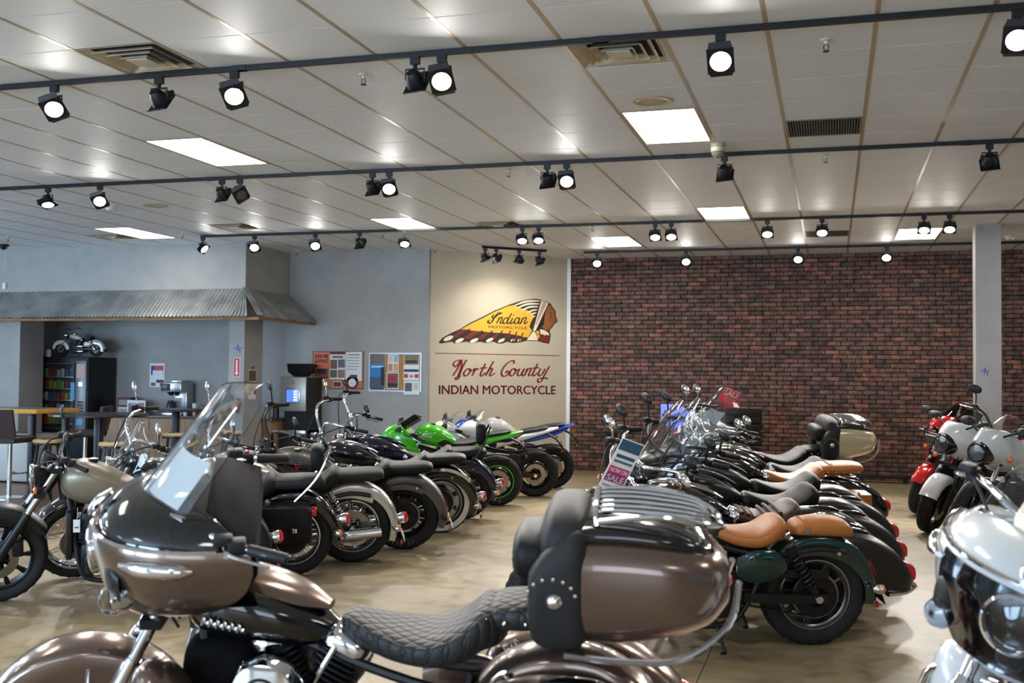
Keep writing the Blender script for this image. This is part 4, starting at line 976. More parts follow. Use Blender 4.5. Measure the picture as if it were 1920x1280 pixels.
    # pegs, stand, misc
    for s in (-1, 1):
        pg = G().tube([(0.86, 0.12*s, 0.3), (0.88, 0.2*s, 0.29)], 0.012, 8).obj('foot_peg', c['sliderm'] if c['sliderm'] is chrome else castdark, root)
        G().tube([(0.88, 0.2*s, 0.29), (0.88, 0.3*s, 0.29)], 0.017, 8).obj('peg_rubber', blackpl, pg)
    la = R(c['lean'])
    G().tube([(0.62, 0.12, 0.2), (0.60, 0.2, 0.11), (0.585, 0.255, 0.03+0.255*sin(la)-0.02), (0.61, 0.275, 0.275*math.tan(la)+0.012)], 0.011, 8, 4).obj('kickstand', blackm, root)
    for k, s in enumerate((-1, 1)):
        G().loft([(0.50, s*0.125, 0.52, 0.015, 0.05, 0.07, 2.4), (0.40, s*0.135, 0.53, 0.028, 0.09, 0.11, 2.4), (0.28, s*0.135, 0.53, 0.026, 0.085, 0.09, 2.4), (0.20, s*0.125, 0.53, 0.012, 0.05, 0.05, 2.4)], 14, 4).obj('side_panel', c.get('sidem', P), root)
    # bags
    if c['bags'] == 'hard':
        bm_ = c['bagm'] or P
        for s in (-1, 1):
            y = s*(c['rw']/2+0.165)
            b = G().loft([(0.30, y, 0.52, 0.03, 0.05, 0.06, 2.6), (0.25, y, 0.54, 0.09, 0.10, 0.13, 3), (0.10, y, 0.555, 0.118, 0.135, 0.19, 3.2), (-0.12, y, 0.535, 0.12, 0.145, 0.22, 3.2), (-0.30, y, 0.475, 0.112, 0.12, 0.20, 3), (-0.42, y, 0.40, 0.09, 0.08, 0.13, 2.8), (-0.47, y, 0.36, 0.045, 0.03, 0.06, 2.5)], 26, 6).obj('saddlebag', bm_, root)
            G().tube([(0.255, y+s*0.092, 0.565), (0.10, y+s*0.1215, 0.585), (-0.12, y+s*0.1235, 0.565), (-0.30, y+s*0.115, 0.50), (-0.43, y+s*0.088, 0.415)], 0.003, 6, 5).obj('lid_seam', blackpl, b)
            G().lathe((0.0, y+s*0.122, 0.50), [(0, s*0.012), (0.03, s*0.010), (0.034, s*0.004), (0.034, -s*0.004)], 'y', 20).obj('badge', chrome, b)
            G().loft([(0.04, y, 0.688, 0.02, 0.008, 0.01, 2.5), (-0.02, y, 0.692, 0.03, 0.014, 0.014, 2.5), (-0.12, y, 0.687, 0.03, 0.012, 0.014, 2.5), (-0.17, y, 0.672, 0.015, 0.006, 0.01, 2.5)], 14, 4).obj('lid_latch', blackp, b)
            if c.get('bagtrim'): G().loft([(-0.30, y, 0.29, 0.10, 0.02, 0.02, 2.5), (-0.42, y, 0.30, 0.09, 0.022, 0.02, 2.5), (-0.50, y, 0.33, 0.05, 0.015, 0.015, 2.5)], 16, 4).obj('bag_bumper', chrome, b)
            G().loft([(-0.40, y+s*0.02, 0.45, 0.05, 0.05, 0.05, 2.4), (-0.47, y+s*0.02, 0.415, 0.045, 0.05, 0.05, 2.4), (-0.49, y+s*0.02, 0.40, 0.025, 0.03, 0.03, 2.4)], 14, 4).obj('bag_light', redl, b)
    elif c['bags'] == 'leather':
        bm_ = c['bagm'] or leather
        bx = c.get('bagx', 0.0)
        for s in (-1, 1):
            y = s*(c['rw']/2+0.115)
            b = G().loft([(bx+0.20, y, 0.47, 0.05, 0.10, 0.10, 3.5), (bx+0.18, y, 0.47, 0.085, 0.13, 0.15, 4), (bx-0.02, y, 0.465, 0.095, 0.15, 0.17, 4), (bx-0.24, y, 0.47, 0.088, 0.14, 0.15, 4), (bx-0.27, y, 0.47, 0.05, 0.10, 0.10, 3.5)], 28, 5).obj('saddlebag', bm_, root)
            G().sheet(lambda u, v: (bx+0.185-0.43*u, y+s*(-0.05+0.15*min(1, v*2)) if v < 0.5 else y+s*(0.10+0.006*sin(pi*u)), (0.617+0.012*sin(pi*u)) if v < 0.5 else 0.617-0.16*(v-0.5)*2*(0.75+0.25*sin(pi*u))), 10, 8, 0.008).obj('flap', bm_, b)
            for xx in (bx+0.09, bx-0.14):
                sp_ = G().tube([(xx, y+s*0.06, 0.63), (xx, y+s*0.11, 0.60), (xx, y+s*0.112, 0.36)], 0.004, 6, 3, sq=(0.028, 0.006)).obj('strap', bm_, b)
                G().bbox(xx-0.02, xx+0.02, y+s*0.113-0.004, y+s*0.113+0.004, 0.43, 0.465, 0.003).obj('buckle', chrome, sp_)
            if c.get('bagref'): G().bbox(bx-0.305, bx-0.262, y-0.055, y+0.055, 0.545, 0.60, 0.008).obj('reflector', redl, b)
            if c.get('studs'):
                q = G()
                for k in range(7): q.ball((bx+0.17-0.06*k, y+s*0.108, 0.475+0.02*abs(k-3)/3), 0.007, 8)
                q.obj('studs', capm, b)['kind'] = 'stuff'
    # windshield
    if c['scr']:
        w_, h_, tilt = c['scr'][:3]; mt = c['scr'][3] if len(c['scr']) > 3 else glass
        sx_ = Pt.x+0.13; sz_ = Pt.z-0.08
        so = screen(root, sx_, sz_, w_, h_, tilt, 0.14, mt, T, trim=c.get('scrtrim'))
        q = gs()
        for s in (-1, 1):
            q.tube([(Pt.x+0.02, s*fy, Pt.z-0.1), (sx_-0.05, s*0.13, sz_+0.1), (sx_-sin(R(tilt))*0.3-0.02, s*0.13, sz_+0.30)], 0.007, 6, 3)
        q.obj('screen_bracket', c.get('brk', chrome), so)
    # backrest
    if c['sissy']:
        hh = c['sissy']; sx_ = -0.20; bm_ = c.get('sissym', chrome)
        q = G(); q.tube([(0.02, 0.12, rr+0.26), (sx_+0.02, 0.12, 0.80), (sx_-0.08, 0.10, 0.80+hh), (sx_-0.09, 0.0, 0.83+hh), (sx_-0.08, -0.10, 0.80+hh), (sx_+0.02, -0.12, 0.80), (0.02, -0.12, rr+0.26)], 0.011, 8, 5); so = q.obj('sissy_bar', bm_, root)
        G().loft([(sx_+0.06, 0, 0.86+hh*0.5, 0.10, hh*0.42, hh*0.42, 3.4), (sx_+0.04, 0, 0.86+hh*0.5, 0.12, hh*0.5, hh*0.5, 3.6), (sx_-0.02, 0, 0.86+hh*0.5, 0.12, hh*0.5, hh*0.5, 3.6), (sx_-0.045, 0, 0.86+hh*0.5, 0.09, hh*0.42, hh*0.42, 3.4)], 24, 3).obj('backrest', leather, so)
    return root, dict(Pt=Pt, T=T, fa=fa, fd=fd, xh=xh, zh=zh, tank=tank, gs=gs)
# ================================================================== THE MOTORCYCLES
gsilver = paint('silver', (196, 192, 186), 0.25, 0.6); ggrey = paint('matte_grey', (92, 88, 84), 0.42, 0.5, 0.2)
gtan = paint('matte_tan_grey', (140, 130, 112), 0.38, 0.4, 0.25)
pblack = paint('gloss_black', (8, 8, 10), 0.1); pnavy = paint('navy', (14, 20, 52), 0.12, 0.2); pdnavy = paint('blue_black', (10, 14, 30), 0.1, 0.2)
pmatte = paint('matte_black', (34, 34, 35), 0.36, 0.1, 0.15); pgreen = paint('lime_green', (60, 190, 20), 0.15); pdgreen = paint('dark_green', (12, 50, 46), 0.14, 0.3)
pwhite = paint('white', (226, 227, 228), 0.2); pblue = paint('blue', (22, 78, 190), 0.16, 0.2); pred = paint('red', (176, 14, 18), 0.14, 0.2); pgw = paint('grey_white', (196, 199, 200), 0.25)
bronze = paint('bronze', (118, 98, 86), 0.22, 0.75); cream = paint('cream', (206, 190, 152), 0.25, 0.2)
psilvergrey = paint('silver_grey', (150, 150, 150), 0.25, 0.6)
def quilt_mat():
    m, nt, b = nodes('quilted_leather'); N = nt.nodes.new; L = nt.links.new
    setp(b, Base_Color=srgb(34, 33, 32), Roughness=0.55)
    tc = N('ShaderNodeTexCoord'); sx = N('ShaderNodeSeparateXYZ'); L(tc.outputs['Object'], sx.inputs[0]); hs = []
    for sg in (1, -1):
        ma = N('ShaderNodeMath'); ma.operation = 'MULTIPLY_ADD'; ma.inputs[1].default_value = sg*1.4; L(sx.outputs['Y'], ma.inputs[0]); L(sx.outputs['X'], ma.inputs[2])
        mm = N('ShaderNodeMath'); mm.operation = 'MULTIPLY'; mm.inputs[1].default_value = 52; L(ma.outputs[0], mm.inputs[0])
        s_ = N('ShaderNodeMath'); s_.operation = 'SINE'; L(mm.outputs[0], s_.inputs[0]); ab = N('ShaderNodeMath'); ab.operation = 'ABSOLUTE'; L(s_.outputs[0], ab.inputs[0])
        pw = N('ShaderNodeMath'); pw.operation = 'POWER'; pw.inputs[1].default_value = 0.4; L(ab.outputs[0], pw.inputs[0]); hs.append(pw)
    mi = N('ShaderNodeMath'); mi.operation = 'MINIMUM'; L(hs[0].outputs[0], mi.inputs[0]); L(hs[1].outputs[0], mi.inputs[1])
    bp = N('ShaderNodeBump'); bp.inputs['Strength'].default_value = 0.7; bp.inputs['Distance'].default_value = 0.008; L(mi.outputs[0], bp.inputs['Height']); L(bp.outputs[0], b.inputs['Normal'])
    return m
quilt = quilt_mat()
LG, RG, SG = 'motorcycles in the row backed to the aisle', 'motorcycles in the row beside the sale tag', 'motorcycles facing the aisle by the column'
FG = 'touring motorcycles in front of the rows'

# ---- row on the coffee-bar side
b_L0, i_L0 = bike('matte tan naked cruiser with black cast wheels and round black headlight', (-4.32, 7.10, 0), 213, LG, wb=1.49, paint=gtan, tank='rebel', seat='bobber', bars='drag', barm=blackm, riser=-0.02, hr=0.098, forkm=steel, sliderm=blackm, headm=blackm, ringm=steel, ff=(50, 150, 0.05), fend=blackm, engine='block', em=castdark, ecov=castdark,
     exm=blackm, cap=dkmetal, sigm=blackm, rf=0.33, rr=0.315, fw=0.135, rw=0.155, mirr='round', mirm=blackm, steer=9, lean=9, sidem=blackm, strutm=blackm, radiator=True, tailx=-0.02, wst_f='cast', belt=False, hz=-0.02)
b1, i1 = bike('black cruiser with leather saddlebags red box reflectors and short chrome-legged backrest', (-4.15, 7.90, 0), 206, LG, paint=pblack, wst_f='wire', wst_r='wire', rim=chrome, spoke=chrome, bars='cruiser', riser=0.03, scr=(0.25, 0.42, 28, glass), sissy=0.2, bags='leather', bagref=True, bagx=0.11, seat='twoup', seatm=leather2, bagm=leather, steer=24, rfend=(48, 190, 0.06), fend=pblack, headm=chrome, tail='round')
bike('silver cruiser with grey ribbed two-up seat wire wheels and chrome muffler', (-3.95, 8.62, 0), 204, LG, paint=gsilver, fend=gsilver, wst_f='wire', wst_r='wire', rim=chrome, spoke=chrome, seat='twoup', seatm=leather2, bars='cruiser', riser=0.02, exh='both', exz=0.03, engine='block', em=castgrey, ecov=chrome, rfend=(40, 200, 0.05), rr=0.325, rw=0.15, belt=False, plate=True, sigz=-0.02, mirr='round', P2=None, paint2=pblack)
b3, i3 = bike('matte grey cruiser with black oval tank badge and fat black cast wheels', (-3.80, 9.42, 0), 203, LG, paint=ggrey, paint2=pblack, fend=ggrey, rr=0.33, rw=0.18, wst_r='mag', seat='twoup', bars='cruiser', barm=blackm, riser=0.03, forkm=blackm, sliderm=blackm, headm=chrome, em=castdark, ecov=castdark, exm=blackm, rfend=(40, 198, 0.075), tail='wedge', cap=blackm, console=ggrey, mirm=blackm, sigm=blackm, letters='ELITE II', strutm=ggrey, plate=True)
bike('black cruiser with whitewall tyres slotted disc wheels and chrome fender rails', (-3.86, 10.55, 0), 202, LG, paint=pdnavy, fend=pblack, ww=True, wst_f='disc', wst_r='disc', rim=steel, spoke=steel, rw=0.16, seat='twoup', bars='cruiser', riser=0.06, pull=0.05, rfend=(42, 202, 0.09), rail=chrome, tail='round', sigz=-0.03, scr=None, headm=chrome, strutm=pblack, mirh=0.13, sissy=None)
b5, i5 = bike('navy cruiser with tall chrome handlebars and slim black backrest', (-3.98, 11.6, 0), 202, LG, paint=pnavy, fend=pnavy, bars='ape', riser=0.04, barm=chrome, seat='twoup', sissy=0.24, sissym=blackm, wst_f='cast', wst_r='cast', tail='round', mirm=blackm, mirr='wide', headm=chrome, console=pnavy, mirh=0.08)
SP = dict(wb=1.41, rake=25, flen=0.66, rr=0.315, rf=0.30, rw=0.18, fw=0.12, tank='sport', seat='sport', bars='sport', barm=blackm, head='none', rfend=None, ff=(45, 150, 0.04), engine='block', em=castdark, ecov=castdark, exh='right', exm=steel, tail='sport', wst_f='five', wst_r='five', forkm=steel, sliderm=blackm, shock='mono', discs=(-1, 1), belt=False, steer=18, mirr=None, cap=blackm, framem=blackm, fork_y=0.10, exz=0.12, plate=False, sidem=blackm, sig=True)
def sport_nose(root, i, m, m2, screenm, up=0.0, mirm=blackpl, belly=True, big=False):
    xh, zh = i['xh'], i['zh']
    # upper fairing: plan-view shells stacked in height
    def shell(name, lev, mm, par):
        rs = []
        for z, xr, d, w_, n_ in crv(lev, 4):
            rs.append([(xr+d*abs(cos(R(a)))**(2/n_), w_*math.copysign(abs(sin(R(a)))**(2/n_), sin(R(a))), z) for a in range(-90, 91, 10)])
        g = G(); g.rings(rs, True, True, True); return g.obj(name, mm, par)
    nose = shell('front_fairing', [(0.60+up, xh-0.16, 0.20, 0.10, 2), (0.68+up, xh-0.18, 0.34, 0.19, 2), (0.78+up, xh-0.15, 0.44, 0.225, 1.8), (0.88+up, xh-0.10, 0.40, 0.21, 1.8), (0.96+up, xh-0.02, 0.26, 0.17, 1.8), (1.0+up, xh+0.04, 0.14, 0.12, 1.9)], m, root)
    if big:
        G().loft([(xh+0.18, 0, 0.78+up, 0.12, 0.12, 0.12, 2), (xh+0.27, 0, 0.78+up, 0.105, 0.12, 0.12, 2), (xh+0.295, 0, 0.78+up, 0.095, 0.11, 0.11, 2)], 20, 4).obj('headlight_surround', blackp, nose)
        lamp_round(nose, 'headlight', (xh+0.30, 0, 0.78+up), (1, 0, -0.03), 0.088, 0.09, chrome, None, blackp)
    for s in (-1, 1):
        if not big: G().loft([(xh+0.30, s*0.035, 0.775+up, 0.012, 0.01, 0.012, 2), (xh+0.27, s*0.085, 0.785+up, 0.035, 0.03, 0.03, 2), (xh+0.17, s*0.145, 0.81+up, 0.03, 0.028, 0.024, 2), (xh+0.10, s*0.185, 0.83+up, 0.008, 0.006, 0.006, 2)], 14, 4).obj('headlight', lens, nose)
        q = G().tube([(xh+0.12, s*0.13, 0.95+up), (xh+0.1, s*0.22, 1.0+up), (xh+0.05, s*0.27, 1.01+up)], 0.011, 8, 4).obj('mirror', mirm, root)
        G().loft([(xh+0.10, s*0.29, 1.02+up, 0.03, 0.02, 0.02, 2.4), (xh+0.07, s*0.30, 1.02+up, 0.075, 0.045, 0.04, 2.6), (xh+0.045, s*0.30, 1.02+up, 0.075, 0.045, 0.04, 2.6)], 18, 3).obj('mirror_shell', mirm, q)
    def fn(u, v):
        y = u*2-1; e = 1-0.45*v
        return (xh+0.20-0.30*v-0.14*y*y*(1-0.3*v), y*0.17*e, 0.94+up+0.20*v-0.05*y*y*v)
    G().sheet(fn, 14, 10, 0.003).obj('windshield', screenm, root)
    if belly:
        for s in (-1, 1):
            G().loft([(xh+0.12, s*0.16, 0.66, 0.02, 0.10, 0.06, 2.2), (xh-0.02, s*0.19, 0.60, 0.025, 0.17, 0.16, 2.3), (xh-0.18, s*0.20, 0.52, 0.025, 0.16, 0.18, 2.3), (xh-0.34, s*0.19, 0.40, 0.022, 0.10, 0.14, 2.2), (xh-0.52, s*0.16, 0.32, 0.015, 0.04, 0.06, 2)], 16, 5).obj('side_fairing', m2, root)
    return nose
b6, i6 = bike('lime green sport motorcycle with smoked screen and green rim stripes', (-3.99, 12.95, 0), 200, LG, paint=pgreen, stripe=pgreen, tailm=pgreen, **SP); sport_nose(b6, i6, pgreen, blackm, smoke)
for s in (-1, 1): G().loft([(i6['xh']-0.40, s*0.150, 0.835, 0.012, 0.03, 0.04, 2.2), (i6['xh']-0.47, s*0.135, 0.815, 0.016, 0.05, 0.05, 2.2), (i6['xh']-0.55, s*0.105, 0.79, 0.012, 0.035, 0.035, 2.2)], 14, 4).obj('knee_pad', blackm, i6['tank'])
b7, i7 = bike('white sport motorcycle with pointed silver and white tail', (-3.82, 14.1, 0), 200, LG, paint=pwhite, tailm=pwhite, **SP); sport_nose(b7, i7, pwhite, pwhite, glass)
b8, i8 = bike('blue and white sport motorcycle parked at the end by the logo wall', (-3.87, 15.25, 0), 200, LG, paint=pwhite, tailm=pblue, tail2=pblue, **SP); sport_nose(b8, i8, pblue, pwhite, glass)

# ---- row beside the sale tag (tails to the right-hand aisle)
b_R1, iR1 = bike('dark green cruiser with tan solo seat and separate tan pillion pad', (-0.13, 6.9, 0), 200, RG, wb=1.56, paint=pdgreen, fend=pdgreen, seat='bobber', seatm=tan, pillion=tan, pillx=-0.01, bars='cruiser', riser=-0.09, mirh=0.1, forkm=chrome, wst_f='mag', wst_r='mag', rim=steel, spoke=rimblack, rr=0.32, rf=0.32, rw=0.16, fw=0.13, tank='slim', em=castdark, ecov=dkmetal, efin=dkmetal, exm=dkmetal, radiator=True, rfend=(30, 188, 0.085), tail='wedge', mirm=chrome, ff=(40, 150, 0.05), shock='twin', lean=8, head='round', headm=blackm)
BAG = dict(wb=1.67, rr=0.33, rw=0.18, rf=0.35, fw=0.13, bags='hard', rake=29, seat='bagger', bars='cruiser', tail='wedge', rfend=(40, 196, 0.10), ff=(20, 165, 0.11))
def feather(tank, xh, m):
    for s in (-1, 1):
        q = G()
        for k in range(7):
            x0 = xh-0.20-0.028*k; q.tube([(x0, s*0.166, 0.85-0.004*k), (x0-0.05, s*0.168, 0.83-0.004*k), (x0-0.09, s*0.160, 0.80-0.002*k)], 0.0035, 5, 3)
        q.obj('feather_emblem', m, tank)['kind'] = 'stuff'
bR2, iR2 = bike('black cruiser with ribbed brown solo seat and black hard saddlebags', (-0.06, 7.62, 0), 200, RG, paint=pblack, bagm=pmatte, fend=pblack, seatm=brown, ribs=True, bagtrim=True, riser=-0.08, mirh=0.1, mirm=blackm, **{**BAG, 'seat': 'bobber', 'bars': 'cruiser', 'seatz': 0.02})
bR3, iR3 = bike('matte black bagger with clear windshield parked next to the brown-seated cruiser', (-0.05, 8.58, 0), 200, RG, paint=pmatte, fend=pmatte, forkm=blackm, sliderm=blackm, headm=pmatte, barm=blackm, exm=blackm, em=castdark, ecov=castdark, cap=blackm, console=pmatte, sigm=blackm, mirm=blackm, head='nacelle', riser=-0.06, scr=(0.27, 0.62, 28), brk=blackm, **{**BAG, 'seat': 'solo'})
feather(iR3['tank'], iR3['xh'], mat('feather_grey', (70, 70, 70), 0.3, 0.6))
bR4, iR4 = bike('matte black bagger with clear windshield parked next to the tan studded cruiser', (-0.05, 9.6, 0), 200, RG, paint=pmatte, fend=pmatte, forkm=blackm, sliderm=blackm, headm=pmatte, barm=blackm, exm=blackm, em=castdark, ecov=castdark, cap=blackm, console=pmatte, sigm=blackm, mirm=blackm, head='nacelle', riser=-0.06, scr=(0.27, 0.62, 28), brk=blackm, **{**BAG, 'seat': 'solo'})
bR5, iR5 = bike('black cruiser with studded tan leather seat pillion and saddlebags', (-0.02, 10.6, 0), 200, RG, paint=pblack, seatm=tan, bagm=tan, fend=pblack, studs=True, strap=True, headm=chrome, head='nacelle', mirm=chrome, **{**BAG, 'bags': 'leather', 'seat': 'touring'})
bR6, iR6 = bike('black cruiser with plain grey seat hidden between tan seat and cream trunk', (-0.02, 11.5, 0), 200, RG, paint=pblack, fend=pblack, seatm=leather2, **{**BAG, 'bags': 'hard', 'seat': 'solo'})

def touring_fairing(root, i, m, mtop, scrh=0.5, dz=0.03, tag_=None, scrm=None, nose=False):
    Pt = i['Pt']; gs = i['gs']; cx, cz = Pt.x+0.03, Pt.z+dz
    def shell(lev, cap0=True, cap1=True):
        rs = []
        for z, xr, d, w_, n_ in crv(lev, 5):
            rs.append([(cx+xr+d*abs(cos(R(a)))**(2/n_), w_*math.copysign(abs(sin(R(a)))**(2/n_), sin(R(a))), cz+z) for a in range(-90, 91, 6)])
        return gs().rings(rs, cap0, cap1, True)
    f = shell([(-0.25, 0.06, 0.06, 0.05, 2), (-0.22, 0.00, 0.18, 0.17, 2), (-0.16, -0.14, 0.36, 0.29, 2.1), (-0.08, -0.24, 0.48, 0.36, 2.2), (0.0, -0.28, 0.53, 0.385, 2.3), (0.055, -0.28, 0.53, 0.39, 2.3), (0.085, -0.275, 0.515, 0.38, 2.3)]).obj('fairing', m, root)
    shell([(0.083, -0.255, 0.485, 0.365, 2.3), (0.11, -0.235, 0.45, 0.345, 2.3), (0.145, -0.19, 0.37, 0.305, 2.2), (0.172, -0.14, 0.27, 0.25, 2.1), (0.185, -0.10, 0.18, 0.19, 2)]).obj('fairing_top', mtop, f)
    # dark inner panel closing the rider's side
    q = [(-0.20, 0.0, 0.20), (-0.16, -0.14, 0.28), (-0.08, -0.24, 0.35), (0.0, -0.28, 0.375), (0.085, -0.275, 0.37), (0.11, -0.235, 0.335), (0.145, -0.19, 0.295), (0.175, -0.14, 0.24)]
    gs().rings([[(cx+xr+a_, b_*w_, cz+z) for a_, b_ in ((-0.016, -0.97), (-0.016, 0.97), (-0.001, 1.0), (-0.001, -1.0))] for z, xr, w_ in q]).obj('inner_panel', mat('dash_matte', (13, 13, 14), 0.85, spec=0.1), f)
    if nose:
        rs = []
        for z, xr, d, w_, n_ in crv([(-0.19, -0.05, 0.28, 0.25, 2), (-0.16, -0.14, 0.368, 0.298, 2.1), (-0.08, -0.24, 0.488, 0.368, 2.2), (0.0, -0.28, 0.538, 0.393, 2.3), (0.07, -0.278, 0.530, 0.393, 2.3)], 5):
            o_ = [(cx+xr+d*abs(cos(R(a)))**(2/n_), w_*math.copysign(abs(sin(R(a)))**(2/n_), sin(R(a))), cz+z) for a in range(-42, 43, 6)]
            rs.append(o_+[(x-0.02, y*0.97, z_) for x, y, z_ in reversed(o_)])
        gs().rings(rs).obj('nose_panel', blackp, f)
    # chrome rim line between both
    pts = [(cx-0.273+0.515*abs(cos(R(a)))**(2/2.3), 0.382*math.copysign(abs(sin(R(a)))**(2/2.3), sin(R(a))), cz+0.088) for a in range(-88, 89, 8)]
    gs().tube(pts, 0.007, 6).obj('chrome_trim', chrome, f)
    # headlamp in chrome surround at the nose, side lamps
    lamp_round(f, 'headlight', (cx+0.245, 0, cz-0.03), (1, 0, -0.05), 0.088, 0.09, chrome, i['T'], chrome)
    for s in (-1, 1):
        o = signal(f, (cx+0.17, s*0.22, cz-0.12), (1, 0.25*s, 0), i['T'], chrome, lens, 0.05)
        gs().loft([(cx+0.13, s*0.292, cz+0.035, 0.014, 0.008, 0.008, 2), (cx+0.06, s*0.338, cz+0.03, 0.02, 0.026, 0.022, 2.2), (cx-0.04, s*0.370, cz+0.028, 0.018, 0.024, 0.02, 2.2), (cx-0.10, s*0.372, cz+0.03, 0.008, 0.008, 0.006, 2)], 14, 4).obj('running_light', chrome, f)
        gs().loft([(cx+0.19, s*0.20, cz-0.03, 0.01, 0.02, 0.05, 2), (cx+0.165, s*0.232, cz-0.04, 0.02, 0.04, 0.075, 2.2), (cx+0.14, s*0.26, cz-0.05, 0.012, 0.03, 0.06, 2)], 14, 3).obj('air_vent', blackm, f)
    # nose badge
    gs().loft([(cx+0.262, 0, cz+0.10, 0.012, 0.012, 0.012, 2), (cx+0.235, 0, cz+0.13, 0.03, 0.022, 0.02, 2.2), (cx+0.18, 0, cz+0.17, 0.02, 0.012, 0.012, 2)], 12, 3).obj('badge', chrome, f)
    # dash with gauges
    q = gs().bbox(cx-0.14, cx-0.06, -0.33, 0.33, cz-0.06, cz+0.11, 0.03).obj('dash', mat('dash_matte', (13, 13, 14), 0.85, spec=0.1), f)
    for y in (-0.15, -0.05, 0.05, 0.15):
        gs().lathe((cx-0.145, y, cz+0.03), [(0, 0.0), (0.035, 0.0), (0.042, -0.008), (0.042, 0.02)], (-1, 0, 0.2), 18).obj('gauge', chrome, q)
    # windshield
    def fn(u, v):
        y = u*2-1; e = 1-0.22*v**2-0.30*max(0, (v-0.6)/0.4)**2.2
        return (cx+0.10-0.33*v*scrh/0.5-0.17*y*y*(1-0.25*v), y*0.27*e, cz+0.155+0.40*v*scrh/0.5*(1-0.10*v*y*y))
    ws = gs().sheet(fn, 20, 14, 0.004).obj('windshield', scrm or glass, root)
    gs().tube([fn(k/20, 0.02) for k in range(21)], 0.010, 6).obj('screen_trim', chrome, ws)
    return f, fn

def tour_pak(root, m, mtop, padm):
    """top trunk with padded backrest and chrome luggage rack"""
    W = 0.27
    tr = G().loft([(0.04, 0, 0.98, W*0.92, 0.14, 0.18, 3.2), (-0.02, 0, 0.985, W, 0.165, 0.20, 3.4), (-0.20, 0, 0.985, W, 0.165, 0.205, 3.4), (-0.36, 0, 0.98, W*0.95, 0.15, 0.175, 3.2), (-0.47, 0, 0.975, W*0.8, 0.115, 0.135, 3), (-0.53, 0, 0.965, W*0.5, 0.07, 0.07, 2.6)], 36, 6).obj('trunk', m, root)
    G().loft([(0.02, 0, 1.125, W*0.76, 0.04, 0.03, 2.8), (-0.03, 0, 1.135, W*0.84, 0.05, 0.03, 2.8), (-0.20, 0, 1.135, W*0.84, 0.05, 0.03, 2.8), (-0.36, 0, 1.115, W*0.78, 0.045, 0.03, 2.6), (-0.45, 0, 1.085, W*0.62, 0.03, 0.03, 2.5), (-0.49, 0, 1.06, W*0.4, 0.015, 0.02, 2.3)], 32, 6).obj('trunk_lid', mtop, tr)
    # black leather front cover on both corners with studs and badge
    for s in (-1, 1):
        cv = G().loft([(0.095, s*0.195, 0.95, 0.05, 0.07, 0.08, 2.6), (0.08, s*0.21, 0.945, 0.075, 0.105, 0.13, 2.7), (0.03, s*0.215, 0.955, 0.072, 0.155, 0.17, 2.8), (-0.05, s*0.215, 0.965, 0.068, 0.20, 0.18, 2.9), (-0.085, s*0.21, 0.965, 0.05, 0.18, 0.15, 2.9)], 26, 5).obj('corner_cover', padm, tr)
        q = G()
        for k in range(7):
            a = R(20+25*k); q.ball((0.02+0.075*cos(a), s*0.286, 0.965+0.06*sin(a)), 0.007, 8, (1, 0.6, 1))
        q.obj('studs', capm, cv)['kind'] = 'stuff'
        G().lathe((0.01, s*0.287, 0.955), [(0, s*0.014), (0.014, s*0.012), (0.024, s*0.005), (0.026, 0)], 'y', 18).obj('badge', chrome, cv)
        G().tube([(-0.02, s*0.27, 0.785), (-0.20, s*0.285, 0.775), (-0.38, s*0.27, 0.785), (-0.52, s*0.20, 0.87), (-0.56, s*0.12, 0.985)], 0.011, 8, 5).obj('guard_rail', chrome, tr)
        G().loft([(-0.47, s*0.12, 0.985, 0.04, 0.018, 0.02, 2.4), (-0.525, s*0.10, 0.985, 0.04, 0.016, 0.018, 2.4), (-0.54, s*0.085, 0.985, 0.025, 0.008, 0.01, 2.2)], 14, 3).obj('trunk_light', redl, tr)
    # backrest: upper pad arch and lower lumbar pad
    G().loft([(0.06, 0, 1.06, 0.19, 0.10, 0.10, 2.8), (0.03, 0, 1.075, 0.235, 0.135, 0.12, 3), (-0.02, 0, 1.08, 0.245, 0.14, 0.12, 3.2), (-0.07, 0, 1.08, 0.235, 0.13, 0.08, 3.2), (-0.10, 0, 1.075, 0.20, 0.10, 0.05, 3)], 30, 4).obj('backrest', padm, tr)
    G().loft([(0.155, 0, 1.045, 0.13, 0.05, 0.06, 2.8), (0.13, 0, 1.05, 0.175, 0.075, 0.085, 3), (0.06, 0, 1.045, 0.18, 0.075, 0.10, 3), (0.03, 0, 1.045, 0.16, 0.06, 0.09, 3)], 24, 4).obj('lumbar_pad', leather, tr)
    rk = G()
    for y in (-0.16, -0.10, -0.035, 0.035, 0.10, 0.16): rk.tube([(-0.12, y, 1.190), (-0.13, y, 1.210), (-0.26, y, 1.210), (-0.42, y*0.9, 1.190), (-0.47, y*0.8, 1.165)], 0.008, 8, 4)
    rk.tube([(-0.12, 0.2, 1.175), (-0.11, 0.17, 1.210), (-0.11, 0.0, 1.215), (-0.11, -0.17, 1.210), (-0.12, -0.2, 1.175)], 0.010, 8, 4)
    rk.tube([(-0.12, 0.2, 1.185), (-0.30, 0.2, 1.205), (-0.44, 0.16, 1.175), (-0.50, 0.08, 1.155), (-0.505, 0, 1.150), (-0.50, -0.08, 1.155), (-0.44, -0.16, 1.175), (-0.30, -0.2, 1.205), (-0.12, -0.2, 1.185)], 0.010, 8, 5)
    rk.obj('luggage_rack', chrome, tr)
    return tr
